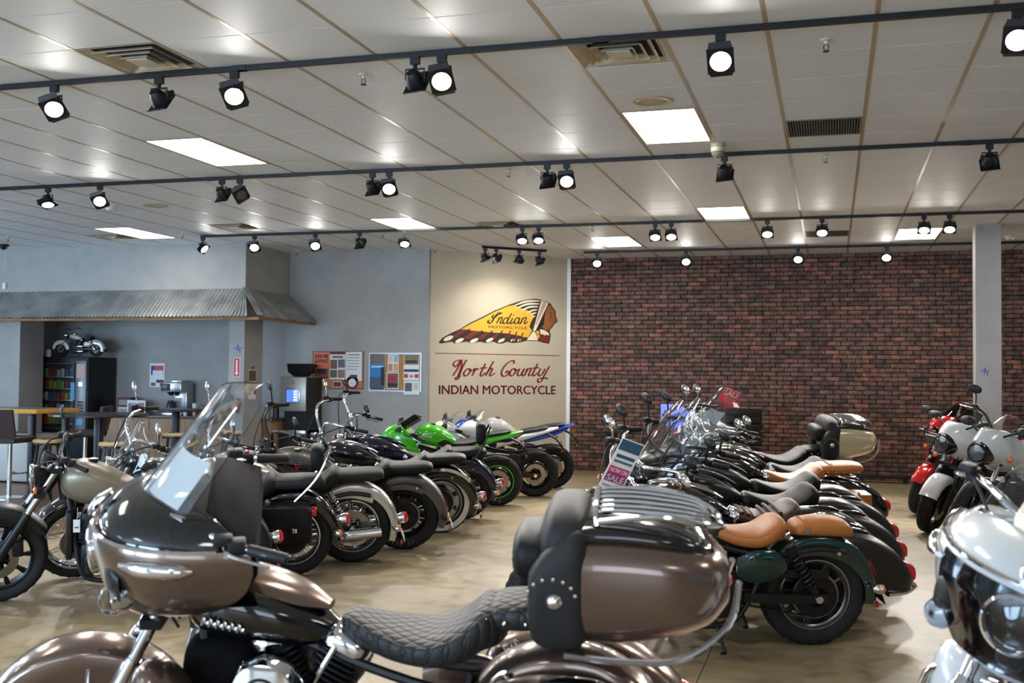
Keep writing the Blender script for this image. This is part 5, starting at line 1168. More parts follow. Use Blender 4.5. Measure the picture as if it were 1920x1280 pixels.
def leg_guards(root, i, m):
    xh = i['xh']+0.11
    G().loft([(xh-0.14, 0, 0.52, 0.10, 0.16, 0.20, 3), (xh-0.17, 0, 0.52, 0.14, 0.20, 0.26, 3.2), (xh-0.34, 0, 0.50, 0.15, 0.22, 0.26, 3.2), (xh-0.38, 0, 0.50, 0.12, 0.18, 0.22, 3)], 24, 3).obj('lower_cowl', mat('dash_matte', (13, 13, 14), 0.85, spec=0.1), root)
    for s in (-1, 1):
        lg = G().loft([(xh-0.02, s*0.22, 0.50, 0.03, 0.10, 0.14, 2.4), (xh-0.06, s*0.25, 0.52, 0.09, 0.17, 0.21, 2.8), (xh-0.13, s*0.26, 0.52, 0.11, 0.19, 0.22, 3), (xh-0.20, s*0.25, 0.50, 0.10, 0.15, 0.17, 2.8), (xh-0.23, s*0.24, 0.49, 0.06, 0.08, 0.10, 2.6)], 24, 4).obj('leg_guard', m, root)
        G().tube([(xh-0.10, s*0.12, 0.62), (xh-0.06, s*0.33, 0.60), (xh-0.08, s*0.37, 0.42), (xh-0.14, s*0.30, 0.28), (xh-0.16, s*0.12, 0.25)], 0.016, 10, 5).obj('crash_bar', chrome, lg)
    ac = G().lathe((0.97, 0.14, 0.58), [(0, 0.075), (0.06, 0.074), (0.105, 0.062), (0.125, 0.035), (0.125, 0.0)], 'y', 32).obj('air_cleaner', chrome, root)
    G().lathe((0.97, 0.14, 0.58), [(0.055, 0.0745), (0.06, 0.078), (0.065, 0.0735)], 'y', 32).obj('cover_ring', blackm, ac)
    for k in range(3): G().bbox(0.945+0.022*k, 0.953+0.022*k, 0.213, 0.218, 0.555, 0.61, 0.002).obj('cover_mark', blackm, ac)
    for s in (-1, 1): G().bbox(0.70, 1.02, s*0.27-0.05, s*0.27+0.05, 0.26, 0.285, 0.008).obj('floorboard', chrome, root)
TOUR = dict(ex=0.88, seatz=0.04, xs=0.74, tanklen=0.87, wb=1.668, rr=0.33, rw=0.18, rf=0.33, fw=0.13, bags='hard', rake=29, seat='touring', bars='cruiser', tail='wedge', rfend=(45, 196, 0.12), ff=(5, 172, 0.16), head='none', mirr=None, sig=False, steer=20, riser=0.0, pull=0.04, exh='both', bagtrim=True)
bR7, iR7 = bike('cream and black touring motorcycle with top trunk and luggage rack in the row', (-0.12, 12.5, 0), 199, RG, paint=pblack, bagm=cream, fend=pblack, seatm=leather, studs=True, **TOUR)
fR7, fnR7 = touring_fairing(bR7, iR7, psilvergrey, psilvergrey, 0.5); tour_pak(bR7, cream, pblack, leather2)

# ---- bronze touring bike in front
bF, iF = bike('bronze and black touring motorcycle with quilted seat chrome rack and top trunk', (-0.87, 3.63, 0), 190, FG, paint=bronze, bagm=bronze, fend=bronze, seatm=quilt, studs=True, tankm=pblack, console=bronze, conw=0.12, lean=7, **{**TOUR, 'steer': 20})
fF, fnF = touring_fairing(bF, iF, bronze, pblack, 0.45, 0.09); tour_pak(bF, bronze, pblack, leather2); leg_guards(bF, iF, bronze)

# ---- bikes by the column, facing the aisle
b, iS1 = bike('red half-faired motorcycle with red front fender next to the brick wall', (2.03, 14.85, 0), 225, SG, paint=pred, fend=pred, tailm=pred, **{**SP, 'ff': (25, 150, 0.06)}); sport_nose(b, iS1, pred, pred, smoke, 0.2, big=True)
b, iS2 = bike('white motorcycle with single oval headlight and white front fender', (1.95, 13.3, 0), 228, SG, paint=pwhite, fend=pwhite, tailm=pwhite, **{**SP, 'ff': (25, 150, 0.06), 'fw': 0.14}); sport_nose(b, iS2, pwhite, blackm, smoke, 0.18, big=True)
b, iS3 = bike('grey-white adventure motorcycle with beak and black hand guards', (2.12, 12.15, 0), 228, SG, paint=pgw, fend=pgw, tailm=pgw, **{**SP, 'ff': None, 'bars': 'drag', 'riser': 0.1, 'mirr': 'oval', 'mirm': blackpl, 'flen': 0.78, 'rr': 0.33, 'rf': 0.34}); sport_nose(b, iS3, pgw, pgw, glass, 0.16, belly=False, big=True)
bF2, iF2 = bike('pearl white touring motorcycle with chrome headlight nacelle facing the aisle', (1.44, 4.72, 0), 226, FG, paint=pgw, fend=pgw, seatm=leather, **TOUR)
touring_fairing(bF2, iF2, pgw, pgw, 0.3, -0.02, nose=True)
leg_guards(bF2, iF2, pgw)
# ================================================================== LOGO WALL
ROT = math.atan2(SD.y, SD.x)
dec = thing('wall_logo', 'painted feathered headdress logo with red lettering on the beige wall', 'sign', (A2.x, A2.y, 0), ROT)
def WP(cx, cy, d=0.001):
    k = 0.0022+1.09e-7*(cx-72); return (0.121+(cx-72)*0.002474, -d, 1.967+(808+(cx-72)*0.01923-cy)*k)
dk = mat('logo_dark', (52, 44, 38), 0.6); yel = mat('logo_yellow', (232, 176, 56), 0.6); mar = mat('logo_maroon', (124, 40, 44), 0.6); crm = mat('logo_cream', (236, 224, 192), 0.6); skin_ = mat('logo_brown', (150, 92, 44), 0.6)
redt = mat('logo_red', (128, 38, 44), 0.6); gbk = mat('logo_green_black', (36, 44, 30), 0.6)
def flat(name, pts, m, d, par=dec, smooth_n=0):
    if smooth_n: pts = crv(pts, smooth_n, True)
    n = len(pts); g = G(); g.add([WP(x, y, d) for x, y in pts]+[WP(x, y, d-0.0009) for x, y in pts], [tuple(range(n)), tuple(reversed(range(n, 2*n)))]+[(i, (i+1) % n, (i+1) % n+n, i+n) for i in range(n)])
    return g.obj(name, m, par, smooth=False)
def stroke(g, pts, w, d, n=6, taper=False, nib=None):
    """ribbon with pen width w"""
    q = crv(pts, n) if n else pts; L_, R_ = [], []
    for i, p in enumerate(q):
        a = q[max(i-1, 0)]; b = q[min(i+1, len(q)-1)]; dx, dy = b[0]-a[0], b[1]-a[1]; l = math.hypot(dx, dy) or 1
        ww = w/2
        if nib: ww = w/2*(0.45+0.55*abs((dx*0.42+dy*0.91)/l))
        if taper: ww *= 0.35+0.65*sin(pi*min(1, max(0.0, i/(len(q)-1))))
        L_.append((p[0]-dy/l*ww, p[1]+dx/l*ww)); R_.append((p[0]+dy/l*ww, p[1]-dx/l*ww))
    m = len(q); vs = [WP(x, y, d) for x, y in L_+R_]; g.add(vs, [(i, i+1, m+i+1, m+i) for i in range(m-1)])
    return g
flat('headdress_outline', [(95, 731), (120, 695), (180, 660), (245, 630), (320, 583), (400, 543), (500, 491), (600, 450), (680, 422), (760, 403), (820, 399), (860, 406), (918, 424), (940, 440), (950, 458), (968, 480), (980, 500), (976, 520), (991, 560), (988, 578), (968, 586), (957, 604), (937, 628), (928, 645), (938, 665), (935, 702), (926, 738), (888, 731), (840, 718), (745, 715), (700, 727), (640, 733), (600, 722), (560, 737), (525, 735), (500, 722), (440, 733), (400, 722), (330, 735), (300, 722), (210, 736), (190, 722), (110, 737)], dk, 0.0015)
flat('feathers_yellow', [(255, 632), (330, 588), (410, 549), (505, 498), (600, 458), (650, 447), (700, 470), (760, 490), (800, 515), (800, 540), (782, 575), (770, 610), (792, 640), (760, 690), (730, 688), (690, 676), (640, 668), (600, 660), (530, 656), (470, 652), (400, 645), (330, 638)], yel, 0.003)
for p in ([(185, 690), (225, 655), (262, 630), (312, 632), (262, 662), (222, 692)], [(268, 700), (318, 660), (350, 640), (402, 646), (398, 662), (330, 698)], [(372, 702), (420, 664), (450, 650), (476, 652), (470, 672), (420, 704)], [(482, 690), (512, 664), (540, 662), (536, 682), (510, 702)], [(570, 695), (598, 666), (632, 664), (622, 690), (596, 706)], [(648, 694), (664, 674), (688, 680), (676, 702)], [(700, 700), (716, 684), (738, 688), (722, 706)]): flat('feather_band', p, mar, 0.0042)
for cx, cy, rx, ry in ((165, 698, 38, 15), (245, 714, 34, 13), (352, 714, 34, 13), (468, 710, 30, 12), (556, 713, 28, 11), (643, 710, 18, 10), (692, 710, 16, 9)):
    flat('feather_tip', [(cx+rx*cos(a)*0.9+ry*sin(a)*0.45, cy-rx*cos(a)*0.42+ry*sin(a)*0.9) for a in [2*pi*k/20 for k in range(20)]], crm, 0.0054)
for ps in ([(322, 628), (270, 668), (205, 722)], [(415, 640), (365, 672), (305, 722)], [(490, 640), (445, 680), (405, 722)], [(565, 640), (530, 680), (500, 722)], [(625, 640), (605, 680), (590, 718)], [(672, 650), (655, 690), (640, 722)], [(722, 655), (705, 690), (690, 718)]):
    stroke(G(), ps, 9, 0.0062, 5).obj('feather_edge', dk, dec, smooth=False)
for ps, w_ in (([(655, 449), (750, 419), (852, 416)], 15), ([(672, 470), (755, 440), (846, 438)], 15), ([(705, 490), (770, 462), (838, 460)], 14), ([(750, 505), (790, 488), (830, 482)], 13), ([(775, 522), (800, 510), (824, 504)], 11), ([(785, 545), (800, 535), (815, 528)], 9)):
    stroke(G(), ps, w_, 0.0045, 6, True).obj('feather_cream', crm, dec, smooth=False)
flat('hair', [(912, 440), (890, 520), (888, 585), (850, 628), (822, 655), (812, 640), (850, 560), (890, 470)], mat('logo_hair', (40, 30, 26), 0.6), 0.003)
flat('face', [(925, 444), (944, 456), (961, 482), (972, 502), (968, 522), (983, 560), (980, 573), (962, 579), (950, 598), (930, 624), (905, 642), (868, 612), (884, 590), (886, 540), (904, 470)], skin_, 0.0042)
for ps in ([(925, 470), (945, 468), (950, 480)], [(930, 500), (940, 530), (932, 548)], [(955, 545), (972, 548)], [(950, 570), (970, 566)], [(960, 500), (955, 520)]): stroke(G(), ps, 5, 0.0055, 4).obj('face_line', dk, dec, smooth=False)
flat('headband', [(862, 411), (917, 430), (832, 610), (815, 645), (798, 636), (812, 590)], crm, 0.0055)
for k in range(13):
    t_ = k/12; x0, y0, x1, y1 = 866-50*t_, 424+160*t_, 906-78*t_, 436+158*t_
    stroke(G(), [(x0+4, y0), (x1-3, y1)], 7, 0.0068, 0).obj('band_stripe', mar, dec, smooth=False)
flat('collar_white', [(800, 642), (818, 655), (838, 712), (750, 710), (772, 680)], crm, 0.0045)
flat('collar_red', [(858, 642), (900, 640), (921, 662), (930, 695), (921, 731), (885, 722), (846, 712), (858, 690)], mar, 0.0045)
flat('collar_fur', [(850, 628), (880, 632), (920, 655), (926, 676), (905, 668), (890, 674), (872, 664), (858, 668)], crm, 0.0056)
for cx, cy in ((834, 653), (838, 682)): flat('bead', [(cx+13*cos(2*pi*k/14), cy+15*sin(2*pi*k/14)) for k in range(14)], yel, 0.0068)
# script lettering (pen strokes)
g = G()
def sc(pts, ox, oy, s=1.0, sl=0.0): return [(ox+(x+sl*(-y))*s, oy+y*s) for x, y in pts]
def word(strokes, w_, d, m, name, par=dec):
    g = G()
    for st_ in strokes: stroke(g, st_, w_, d, 7, nib=True)
    o = g.obj(name, m, par, smooth=False); return o
word([[(250, 858), (215, 870), (203, 893), (220, 908), (238, 890), (255, 862), (268, 856)], [(258, 862), (232, 925), (200, 975)], [(262, 858), (262, 905), (240, 975), (243, 995), (225, 1004), (222, 990), (240, 985), (262, 975)], [(243, 980), (270, 915), (292, 868), (306, 858)]], 16, 0.002, redt, 'script_letter')
word([[(322, 925), (300, 928), (280, 955), (285, 975), (305, 972), (325, 945), (322, 925), (335, 938), (352, 932)]], 16, 0.002, redt, 'script_letter')
word([[(345, 932), (362, 922), (352, 950), (340, 976)], [(350, 955), (372, 925), (388, 930)]], 16, 0.002, redt, 'script_letter')
word([[(440, 885), (412, 940), (402, 972), (418, 974), (440, 952)], [(400, 920), (450, 916)]], 16, 0.002, redt, 'script_letter')
word([[(500, 868), (470, 920), (440, 976)], [(452, 955), (478, 922), (490, 930), (472, 965), (480, 976), (512, 955)]], 16, 0.002, redt, 'script_letter')
word([[(650, 888), (655, 868), (630, 866), (590, 895), (560, 945), (568, 978), (600, 974), (615, 950), (600, 942), (592, 958)]], 16, 0.002, redt, 'script_letter')
word([[(660, 925), (638, 930), (622, 958), (630, 976), (650, 970), (666, 945), (660, 925), (675, 936), (690, 930)]], 16, 0.002, redt, 'script_letter')
word([[(700, 922), (682, 958), (690, 976), (708, 966), (732, 925)], [(735, 922), (716, 962), (726, 976), (744, 962)]], 16, 0.002, redt, 'script_letter')
word([[(758, 922), (735, 976)], [(745, 952), (772, 922), (786, 930), (768, 965), (776, 976), (796, 962)]], 16, 0.002, redt, 'script_letter')
word([[(838, 885), (810, 940), (800, 970), (816, 974), (836, 955)], [(798, 920), (848, 916)]], 16, 0.002, redt, 'script_letter')
word([[(862, 922), (844, 958), (852, 976), (872, 966), (896, 925)], [(930, 905), (895, 965), (868, 1015), (845, 1024), (840, 1005), (862, 996), (905, 995), (918, 1000)]], 16, 0.002, redt, 'script_letter')
word([[(550, 512), (530, 508), (505, 535), (482, 575), (460, 582), (452, 568), (470, 560)], [(495, 520), (485, 540), (500, 545), (530, 520), (552, 512), (556, 505)]], 13, 0.0075, gbk, 'script_letter')
word([[(540, 540), (518, 586)], [(526, 566), (548, 540), (560, 546), (546, 575), (552, 586), (570, 570)]], 11.5, 0.0075, gbk, 'script_letter')
word([[(604, 545), (584, 545), (566, 572), (576, 587), (596, 575), (606, 548)], [(632, 508), (604, 560), (598, 582), (610, 586), (622, 574)]], 11.5, 0.0075, gbk, 'script_letter')
word([[(640, 545), (624, 578), (632, 587), (648, 572)]], 11.5, 0.0075, gbk, 'script_letter'); word([[(646, 526), (649, 520)]], 11.5, 0.0075, gbk, 'script_letter')
word([[(690, 545), (670, 545), (652, 572), (662, 587), (682, 575), (694, 546), (684, 580), (698, 584), (712, 570)]], 11.5, 0.0075, gbk, 'script_letter')
word([[(720, 542), (698, 588)], [(706, 566), (732, 541), (744, 548), (730, 576), (738, 587), (756, 570)]], 11.5, 0.0075, gbk, 'script_letter')
def fit_text(name, s, x0, x1, z0, z1, m, par, y, bold=0.0, rot=None):
    """block letters fitted to a rectangle in the parent's xz plane, facing -y"""
    o = text_obj(name, s, 1.0, m, par, (0, 0, 0), (R(90), 0, 0), ext=0.0); me = o.data
    xs = [v.co.x for v in me.vertices]; ys = [v.co.y for v in me.vertices]
    ax, bx, ay, by = min(xs), max(xs), min(ys), max(ys)
    for v in me.vertices: v.co.x = x0+(v.co.x-ax)/(bx-ax)*(x1-x0); v.co.y = z0+(v.co.y-ay)/(by-ay)*(z1-z0)
    if bold:
        bm = bmesh.new(); bm.from_mesh(me); g0 = bm.verts[:]+bm.edges[:]+bm.faces[:]
        for dx, dy in ((1, 0), (-1, 0), (0, 0.6), (0, -0.6)):
            r_ = bmesh.ops.duplicate(bm, geom=g0)
            bmesh.ops.translate(bm, verts=[e_ for e_ in r_['geom'] if isinstance(e_, bmesh.types.BMVert)], vec=(dx*bold*(z1-z0), dy*bold*(z1-z0), 0.0002))
        bm.to_mesh(me); bm.free()
    o.location = (0, y, 0); return o
fit_text('lettering', 'INDIAN MOTORCYCLE', 0.196, 2.365, 1.300, 1.445, redt, dec, -0.002, bold=0.035)
fit_text('lettering', 'MOTORCYCLE', 1.08, 1.80, 2.405, 2.447, gbk, dec, -0.0075)
G().box(0.121, 2.437, -0.002, 0, 1.961, 1.973).obj('red_line', redt, dec, smooth=False)

# ================================================================== COFFEE ALCOVE
galv = noisy('galvanised', (150, 154, 154), (186, 188, 184), 4, 0.35, metal=0.7, rough2=0.5)
woodb = noisy('raw_timber', (122, 86, 52), (158, 116, 74), 4, 0.7, stretch=(1, 8, 8), bump=0.1)
cn = thing('canopy', 'corrugated metal canopy on timber frame wrapping the soffit', 'canopy', (0, 0, 0))
def corr(a0, a1, p_top, p_eave, name='corrugated_sheet'):
    """sheet between two lines; p_top(s), p_eave(s) give points for s along the wall"""
    n = max(4, int((a1-a0)/0.0085))
    def fn(u, v):
        s_ = a0+(a1-a0)*u; t_ = Vector(p_top(s_)); e_ = Vector(p_eave(s_)); p = t_.lerp(e_, v)
        return tuple(p+Vector((0, 0, 0.009*sin(2*pi*s_/0.068))))
    return G().sheet(fn, n, 1, 0.002).obj(name, galv, cn, ang=80)
x = -16.4
while x < -8.8:
    x1 = min(x+0.66, -8.26)
    corr(x, x1, lambda s_: (min(s_, -8.78), 15.05, 2.93) if s_ <= -8.78 else (-8.78, 15.05, 2.93), lambda s_: (s_, 14.6, 2.475)); x = x1
y = 14.6
while y < 16.45:
    y1 = min(y+0.66, 16.49)
    corr(y, y1, lambda s_: (-8.78, max(s_, 15.05), 2.93), lambda s_: (-8.26, s_, 2.475)); y = y1
G().tube([(-8.78, 15.05, 2.945), (-8.26, 14.6, 2.49)], 0.03, 6, sq=(0.012, 0.09)).obj('hip_flashing', galv, cn)
G().box(-16.4, -8.30, 14.63, 14.67, 2.42, 2.462).obj('fascia_board', woodb, cn, smooth=False)
G().box(-8.33, -8.29, 14.67, 16.49, 2.42, 2.462).obj('fascia_board', woodb, cn, smooth=False)
for k in range(12):
    xx = -16.2+k*0.66
    if xx < -8.8: G().tube([(xx, 15.05, 2.86), (xx, 14.66, 2.445)], 0.02, 4, sq=(0.04, 0.05)).obj('rafter', woodb, cn, smooth=False)
for yy in (15.3, 15.85, 16.4): G().tube([(-8.78, yy, 2.86), (-8.32, yy, 2.445)], 0.02, 4, sq=(0.04, 0.05)).obj('rafter', woodb, cn, smooth=False)

# vending machine
v = thing('vending_machine', 'black snack vending machine with glass front in the alcove', 'vending machine', (-12.67, 16.08, 0))
vb = mat('vending_black', (14, 14, 15), 0.4)
G().bbox(-0.52, 0.52, -0.36, 0.38, 0.08, 1.86, 0.015).obj('cabinet', vb, v)
for xx in (-0.45, 0.45):
    for yy in (-0.28, 0.3): G().cyl((xx, yy, 0), (xx, yy, 0.09), 0.03).obj('foot', blackpl, v)
g_ = G().box(-0.48, -0.455, -0.385, -0.36, 0.62, 1.76).box(0.235, 0.26, -0.385, -0.36, 0.62, 1.76).box(-0.455, 0.235, -0.385, -0.36, 0.62, 0.65).box(-0.455, 0.235, -0.385, -0.36, 1.73, 1.76); g_.obj('window_frame', blackpl, v, smooth=False)
G().box(-0.455, 0.235, -0.366, -0.361, 0.65, 1.73).obj('back_panel', mat('vending_inside', (52, 46, 40), 0.6), v, smooth=False)
snack = [mat('snack_%d' % k, c_, 0.35) for k, c_ in enumerate(((170, 70, 40), (190, 150, 60), (110, 140, 70), (150, 50, 45), (190, 180, 170), (70, 80, 120)))]
for r_ in range(5):
    zz = 0.72+r_*0.2; sh = G().box(-0.45, 0.23, -0.375, -0.362, zz-0.012, zz).obj('shelf', steel, v, smooth=False)
    for k in range(8): G().bbox(-0.43+k*0.082, -0.365+k*0.082, -0.376, -0.362, zz, zz+0.12+0.02*((k+r_) % 2), 0.004).obj('snack_packet', snack[(k//2+r_*2) % 6], sh)
G().box(-0.455, 0.235, -0.384, -0.380, 0.65, 1.73).obj('glass', mat('vending_glass', (200, 205, 205), 0.05, trans=1, ior=1.1), v, smooth=False)
cp = G().bbox(0.28, 0.50, -0.392, -0.355, 0.5, 1.8, 0.01).obj('control_panel', mat('panel_grey', (112, 114, 116), 0.35, 0.4), v)
G().box(0.31, 0.47, -0.396, -0.39, 1.5, 1.74).obj('product_picture', mat('vend_pic', (190, 150, 140), 0.4), cp, smooth=False)
G().box(0.35, 0.43, -0.397, -0.39, 1.36, 1.43).obj('coin_slot', steel, cp, smooth=False)
for r_ in range(4):
    for k in range(3): G().bbox(0.34+k*0.04, 0.37+k*0.04, -0.398, -0.39, 0.92+r_*0.05, 0.955+r_*0.05, 0.003).obj('key', blackpl, cp)
G().box(0.33, 0.45, -0.398, -0.39, 0.70, 0.80).obj('card_reader', mat('card_reader_blue', (60, 140, 190), 0.3), cp, smooth=False)
G().box(0.19, 0.27, -0.390, -0.385, 1.12, 1.42).obj('blue_sticker', mat('sticker_blue', (70, 140, 190), 0.5), v, smooth=False)
G().box(0.515, 0.522, 0.0, 0.004, 0.1, 1.84).obj('side_seam', blackp, v, smooth=False)
# white replica motorcycle on top
white_rep = paint('replica_white', (214, 208, 194), 0.25)
ty_, ti = bike('small white replica motorcycle standing on top of the vending machine', (-12.20, 15.98, 1.868), 184, None, paint=white_rep, fend=white_rep, wst_f='cast', wst_r='wire', seat='solo', ff=(0, 185, 0.14), rfend=(20, 200, 0.14), lean=2, steer=6, mirr=None, bars='cruiser', tail='round', sig=False)
ty_.scale = (0.42, 0.42, 0.42); ty_['category'] = 'model motorcycle'; ty_.name = 'replica_motorcycle'
if 'group' in ty_: del ty_['group']
t = thing('air_freshener', 'small white air freshener on top of the vending machine', 'dispenser', (-13.08, 15.85, 1.86))
G().lathe((0, 0, 0), [(0, 0), (0.045, 0), (0.05, 0.02), (0.05, 0.09), (0.035, 0.13), (0, 0.14)], 'z', 20).obj('body', white, t)
G().lathe((0, 0, 0), [(0.0505, 0.06), (0.0505, 0.066)], 'z', 20).obj('band', steel, t)

# counter: cabinet units and worktop
cabm = noisy('oak_laminate', (150, 116, 84), (176, 140, 104), 3, 0.45, stretch=(12, 12, 0.8), bump=0.02)
for k in range(3):
    x0 = -12.1+k*1.01
    u_ = thing('base_cabinet', ['oak base cabinet beside the vending machine', 'oak base cabinet behind the round stool', 'oak base cabinet beside the pillar'][k], 'cabinet', (x0, 15.95, 0), group='oak base cabinets')
    G().box(0.0, 1.005, 0.02, 0.54, 0.1, 0.84).obj('carcass', cabm, u_, smooth=False)
    G().box(0.0, 1.005, 0.06, 0.5, 0.0, 0.1).obj('plinth', blackpl, u_, smooth=False)
    for j in range(2):
        d_ = G().bbox(0.004+j*0.503, 0.499+j*0.503, 0.0, 0.02, 0.11, 0.835, 0.002).obj('door', cabm, u_, smooth=False)
        hx = 0.455 if j == 0 else 0.55
        G().tube([(hx, 0.0, 0.66), (hx, -0.025, 0.66), (hx, -0.025, 0.78), (hx, 0.0, 0.78)], 0.005, 8).obj('handle', steel, d_)
wt = tag(G().bbox(-12.12, -9.06, 15.91, 16.5, 0.84, 0.88, 0.006).obj('worktop', noisy('dark_laminate', (58, 54, 50), (84, 80, 74), 40, 0.3)), 'dark speckled worktop along the oak cabinets', 'worktop')
cb2 = thing('base_cabinet', 'oak base cabinet right of the pillar carrying canisters', 'cabinet', (-9.0, 15.66, 0))
G().box(0.0, 0.36, 0.02, 0.8, 0.1, 0.84).obj('carcass', cabm, cb2, smooth=False); G().box(0, 0.36, 0.06, 0.8, 0, 0.1).obj('plinth', blackpl, cb2, smooth=False)
G().bbox(-0.03, 0.39, -0.01, 0.84, 0.84, 0.88, 0.005).obj('top', M['dark_laminate'], cb2)
# coffee kiosk with bean hopper
kk = thing('coffee_machine', 'tall grey coffee machine with lit screen and bean hopper', 'coffee machine', (-8.37, 16.15, 0))
G().bbox(-0.23, 0.23, -0.25, 0.3, 0.0, 0.62, 0.01).obj('base_cabinet', blackpl, kk)
G().bbox(-0.235, 0.235, -0.27, 0.3, 0.62, 0.70, 0.01).obj('drip_tray', steel, kk)
G().box(-0.22, 0.22, -0.12, 0.3, 0.70, 1.0).obj('bay', mat('kiosk_black', (28, 29, 31), 0.3), kk, smooth=False)
G().bbox(-0.23, 0.23, -0.26, 0.3, 1.0, 1.56, 0.015).obj('housing', mat('kiosk_silver', (166, 162, 152), 0.35, 0.5), kk)
G().bbox(0.225, 0.235, -0.24, 0.3, 0.02, 1.55, 0.004).obj('side_panel', blackpl, kk)
sc_ = G().bbox(-0.13, 0.13, -0.272, -0.258, 1.13, 1.37, 0.005).obj('screen_frame', steel, kk)
G().box(-0.11, 0.11, -0.275, -0.271, 1.15, 1.35).obj('screen', mat('kiosk_screen', (60, 90, 190), 0.2, emit=(80, 120, 235), estr=0.8), sc_, smooth=False)
for k in range(4): G().box(0.02, 0.09, -0.277, -0.2745, 1.17+k*0.045, 1.2+k*0.045).obj('icon', mat('icon_white', (220, 230, 250), 0.3, emit=(220, 230, 255), estr=0.6), sc_, smooth=False)
G().lathe((0, -0.265, 1.47), [(0.018, 0), (0.03, 0), (0.03, -0.006), (0.018, -0.006), (0.018, 0)], 'y', 20).obj('emblem', chrome, kk)
hp = [(0.05, 0.10), (0.05, 0.14), (0.19, 0.24), (0.2, 0.40)]
hop = G().rings([[(sx*a, 0.02+sy*b_*0.8, 1.56+z_) for sx, sy in ((-1, -1), (1, -1), (1, 1), (-1, 1))] for a, b_, z_ in ((0.09, 0.09, 0), (0.18, 0.16, 0.08), (0.19, 0.17, 0.2))]).obj('bean_hopper', mat('hopper', (50, 48, 48), 0.15, trans=0.6, ior=1.2), kk, smooth=False)
G().bbox(-0.2, 0.2, -0.13, 0.17, 1.76, 1.775, 0.004).obj('hopper_lid', blackpl, hop)
# things on the worktop
cf = thing('coffee_brewer', 'steel coffee brewer with black spout on the worktop', 'coffee brewer', (-10.73, 16.2, 0.88))
G().bbox(-0.19, 0.19, -0.16, 0.2, 0.0, 0.05, 0.008).obj('base', steel, cf); G().bbox(-0.05, 0.19, 0.0, 0.2, 0.05, 0.42, 0.008).obj('column', steel, cf)
G().bbox(-0.2, 0.19, -0.17, 0.2, 0.40, 0.56, 0.012).obj('head', steel, cf); G().bbox(-0.2, -0.02, -0.175, -0.165, 0.42, 0.54, 0.004).obj('label_panel', mat('brewer_dark', (30, 44, 60), 0.3), cf)
G().bbox(-0.07, 0.15, -0.1, 0.15, 0.56, 0.60, 0.008).obj('lid', steel, cf)
G().lathe((-0.06, -0.08, 0.34), [(0.03, 0), (0.07, 0.06), (0.07, 0.07)], 'z', 18).obj('brew_basket', blackpl, cf)
G().lathe((-0.06, -0.08, 0.055), [(0, 0), (0.07, 0), (0.075, 0.1), (0.05, 0.18), (0.06, 0.2)], 'z', 20).obj('carafe', mat('carafe_glass', (70, 70, 72), 0.05, trans=0.7), cf)
G().box(-0.03, 0.1, -0.005, 0.0, 0.12, 0.3).obj('panel', mat('brewer_panel', (134, 135, 138), 0.3), cf, smooth=False)
def cup(x, y, m, lab, h=0.11, r=0.04):
    t = thing('cup', lab, 'cup', (x, y, 0.88), group='cups on the worktop')
    G().lathe((0, 0, 0), [(0, 0.002), (r*0.75, 0), (r, h), (r*0.9, h), (r*0.7, 0.006)], 'z', 18).obj('body', m, t); G().lathe((0, 0, h), [(r*1.05, -0.004), (r*1.05, 0.006), (r*0.8, 0.012), (0, 0.012)], 'z', 18).obj('lid', m, t)
cup(-10.46, 16.05, white, 'white lidded paper cup beside the coffee brewer'); cup(-10.37, 16.2, white, 'tall white lidded paper cup behind the short one', 0.2, 0.05); cup(-10.27, 16.1, mat('cup_red', (150, 40, 36), 0.5), 'red lidded cup among the condiments')
for k, (dx, col_, hh) in enumerate(((0.0, (170, 30, 30), 0.15), (0.09, (205, 160, 50), 0.12), (0.17, (235, 235, 230), 0.16), (0.24, (120, 60, 36), 0.13))):
    t = thing('condiment_bottle', ['red condiment bottle on the worktop', 'yellow condiment bottle on the worktop', 'white condiment bottle on the worktop', 'brown condiment bottle on the worktop'][k], 'bottle', (-10.18+dx, 16.12+0.03*(k % 2), 0.88), group='condiment bottles')
    G().lathe((0, 0, 0), [(0, 0), (0.033, 0), (0.035, hh*0.65), (0.015, hh*0.8), (0.015, hh*0.9)], 'z', 16).obj('body', mat('cond_%d' % k, col_, 0.35), t); G().lathe((0, 0, hh*0.88), [(0.018, 0), (0.018, 0.03), (0, 0.032)], 'z', 12).obj('cap', white if k % 2 else redl, t)
rk_ = thing('wire_rack', 'black wire cup rack beside the pillar', 'rack', (-9.76, 16.15, 0.88))
G().bbox(-0.1, 0.1, -0.08, 0.08, 0, 0.015, 0.003).obj('base', blackpl, rk_)
for xx in (-0.09, 0.09): G().tube([(xx, 0, 0.01), (xx, 0, 0.44)], 0.008, 8).obj('post', blackpl, rk_)
G().tube([(-0.09, 0, 0.44), (0, 0, 0.45), (0.09, 0, 0.44)], 0.006, 8, 3).obj('top_bar', blackpl, rk_); G().lathe((0, 0, 0.47), [(0.012, -0.02), (0.03, 0.0), (0.03, 0.012), (0, 0.02)], 'z', 12).obj('knob', blackpl, rk_)
for k in range(3): G().tube([(-0.085, -0.04, 0.12+0.1*k), (0.085, -0.04, 0.12+0.1*k)], 0.02, 8).obj('cup_sleeve', mat('sleeve_red', (170, 40, 44), 0.5), rk_)
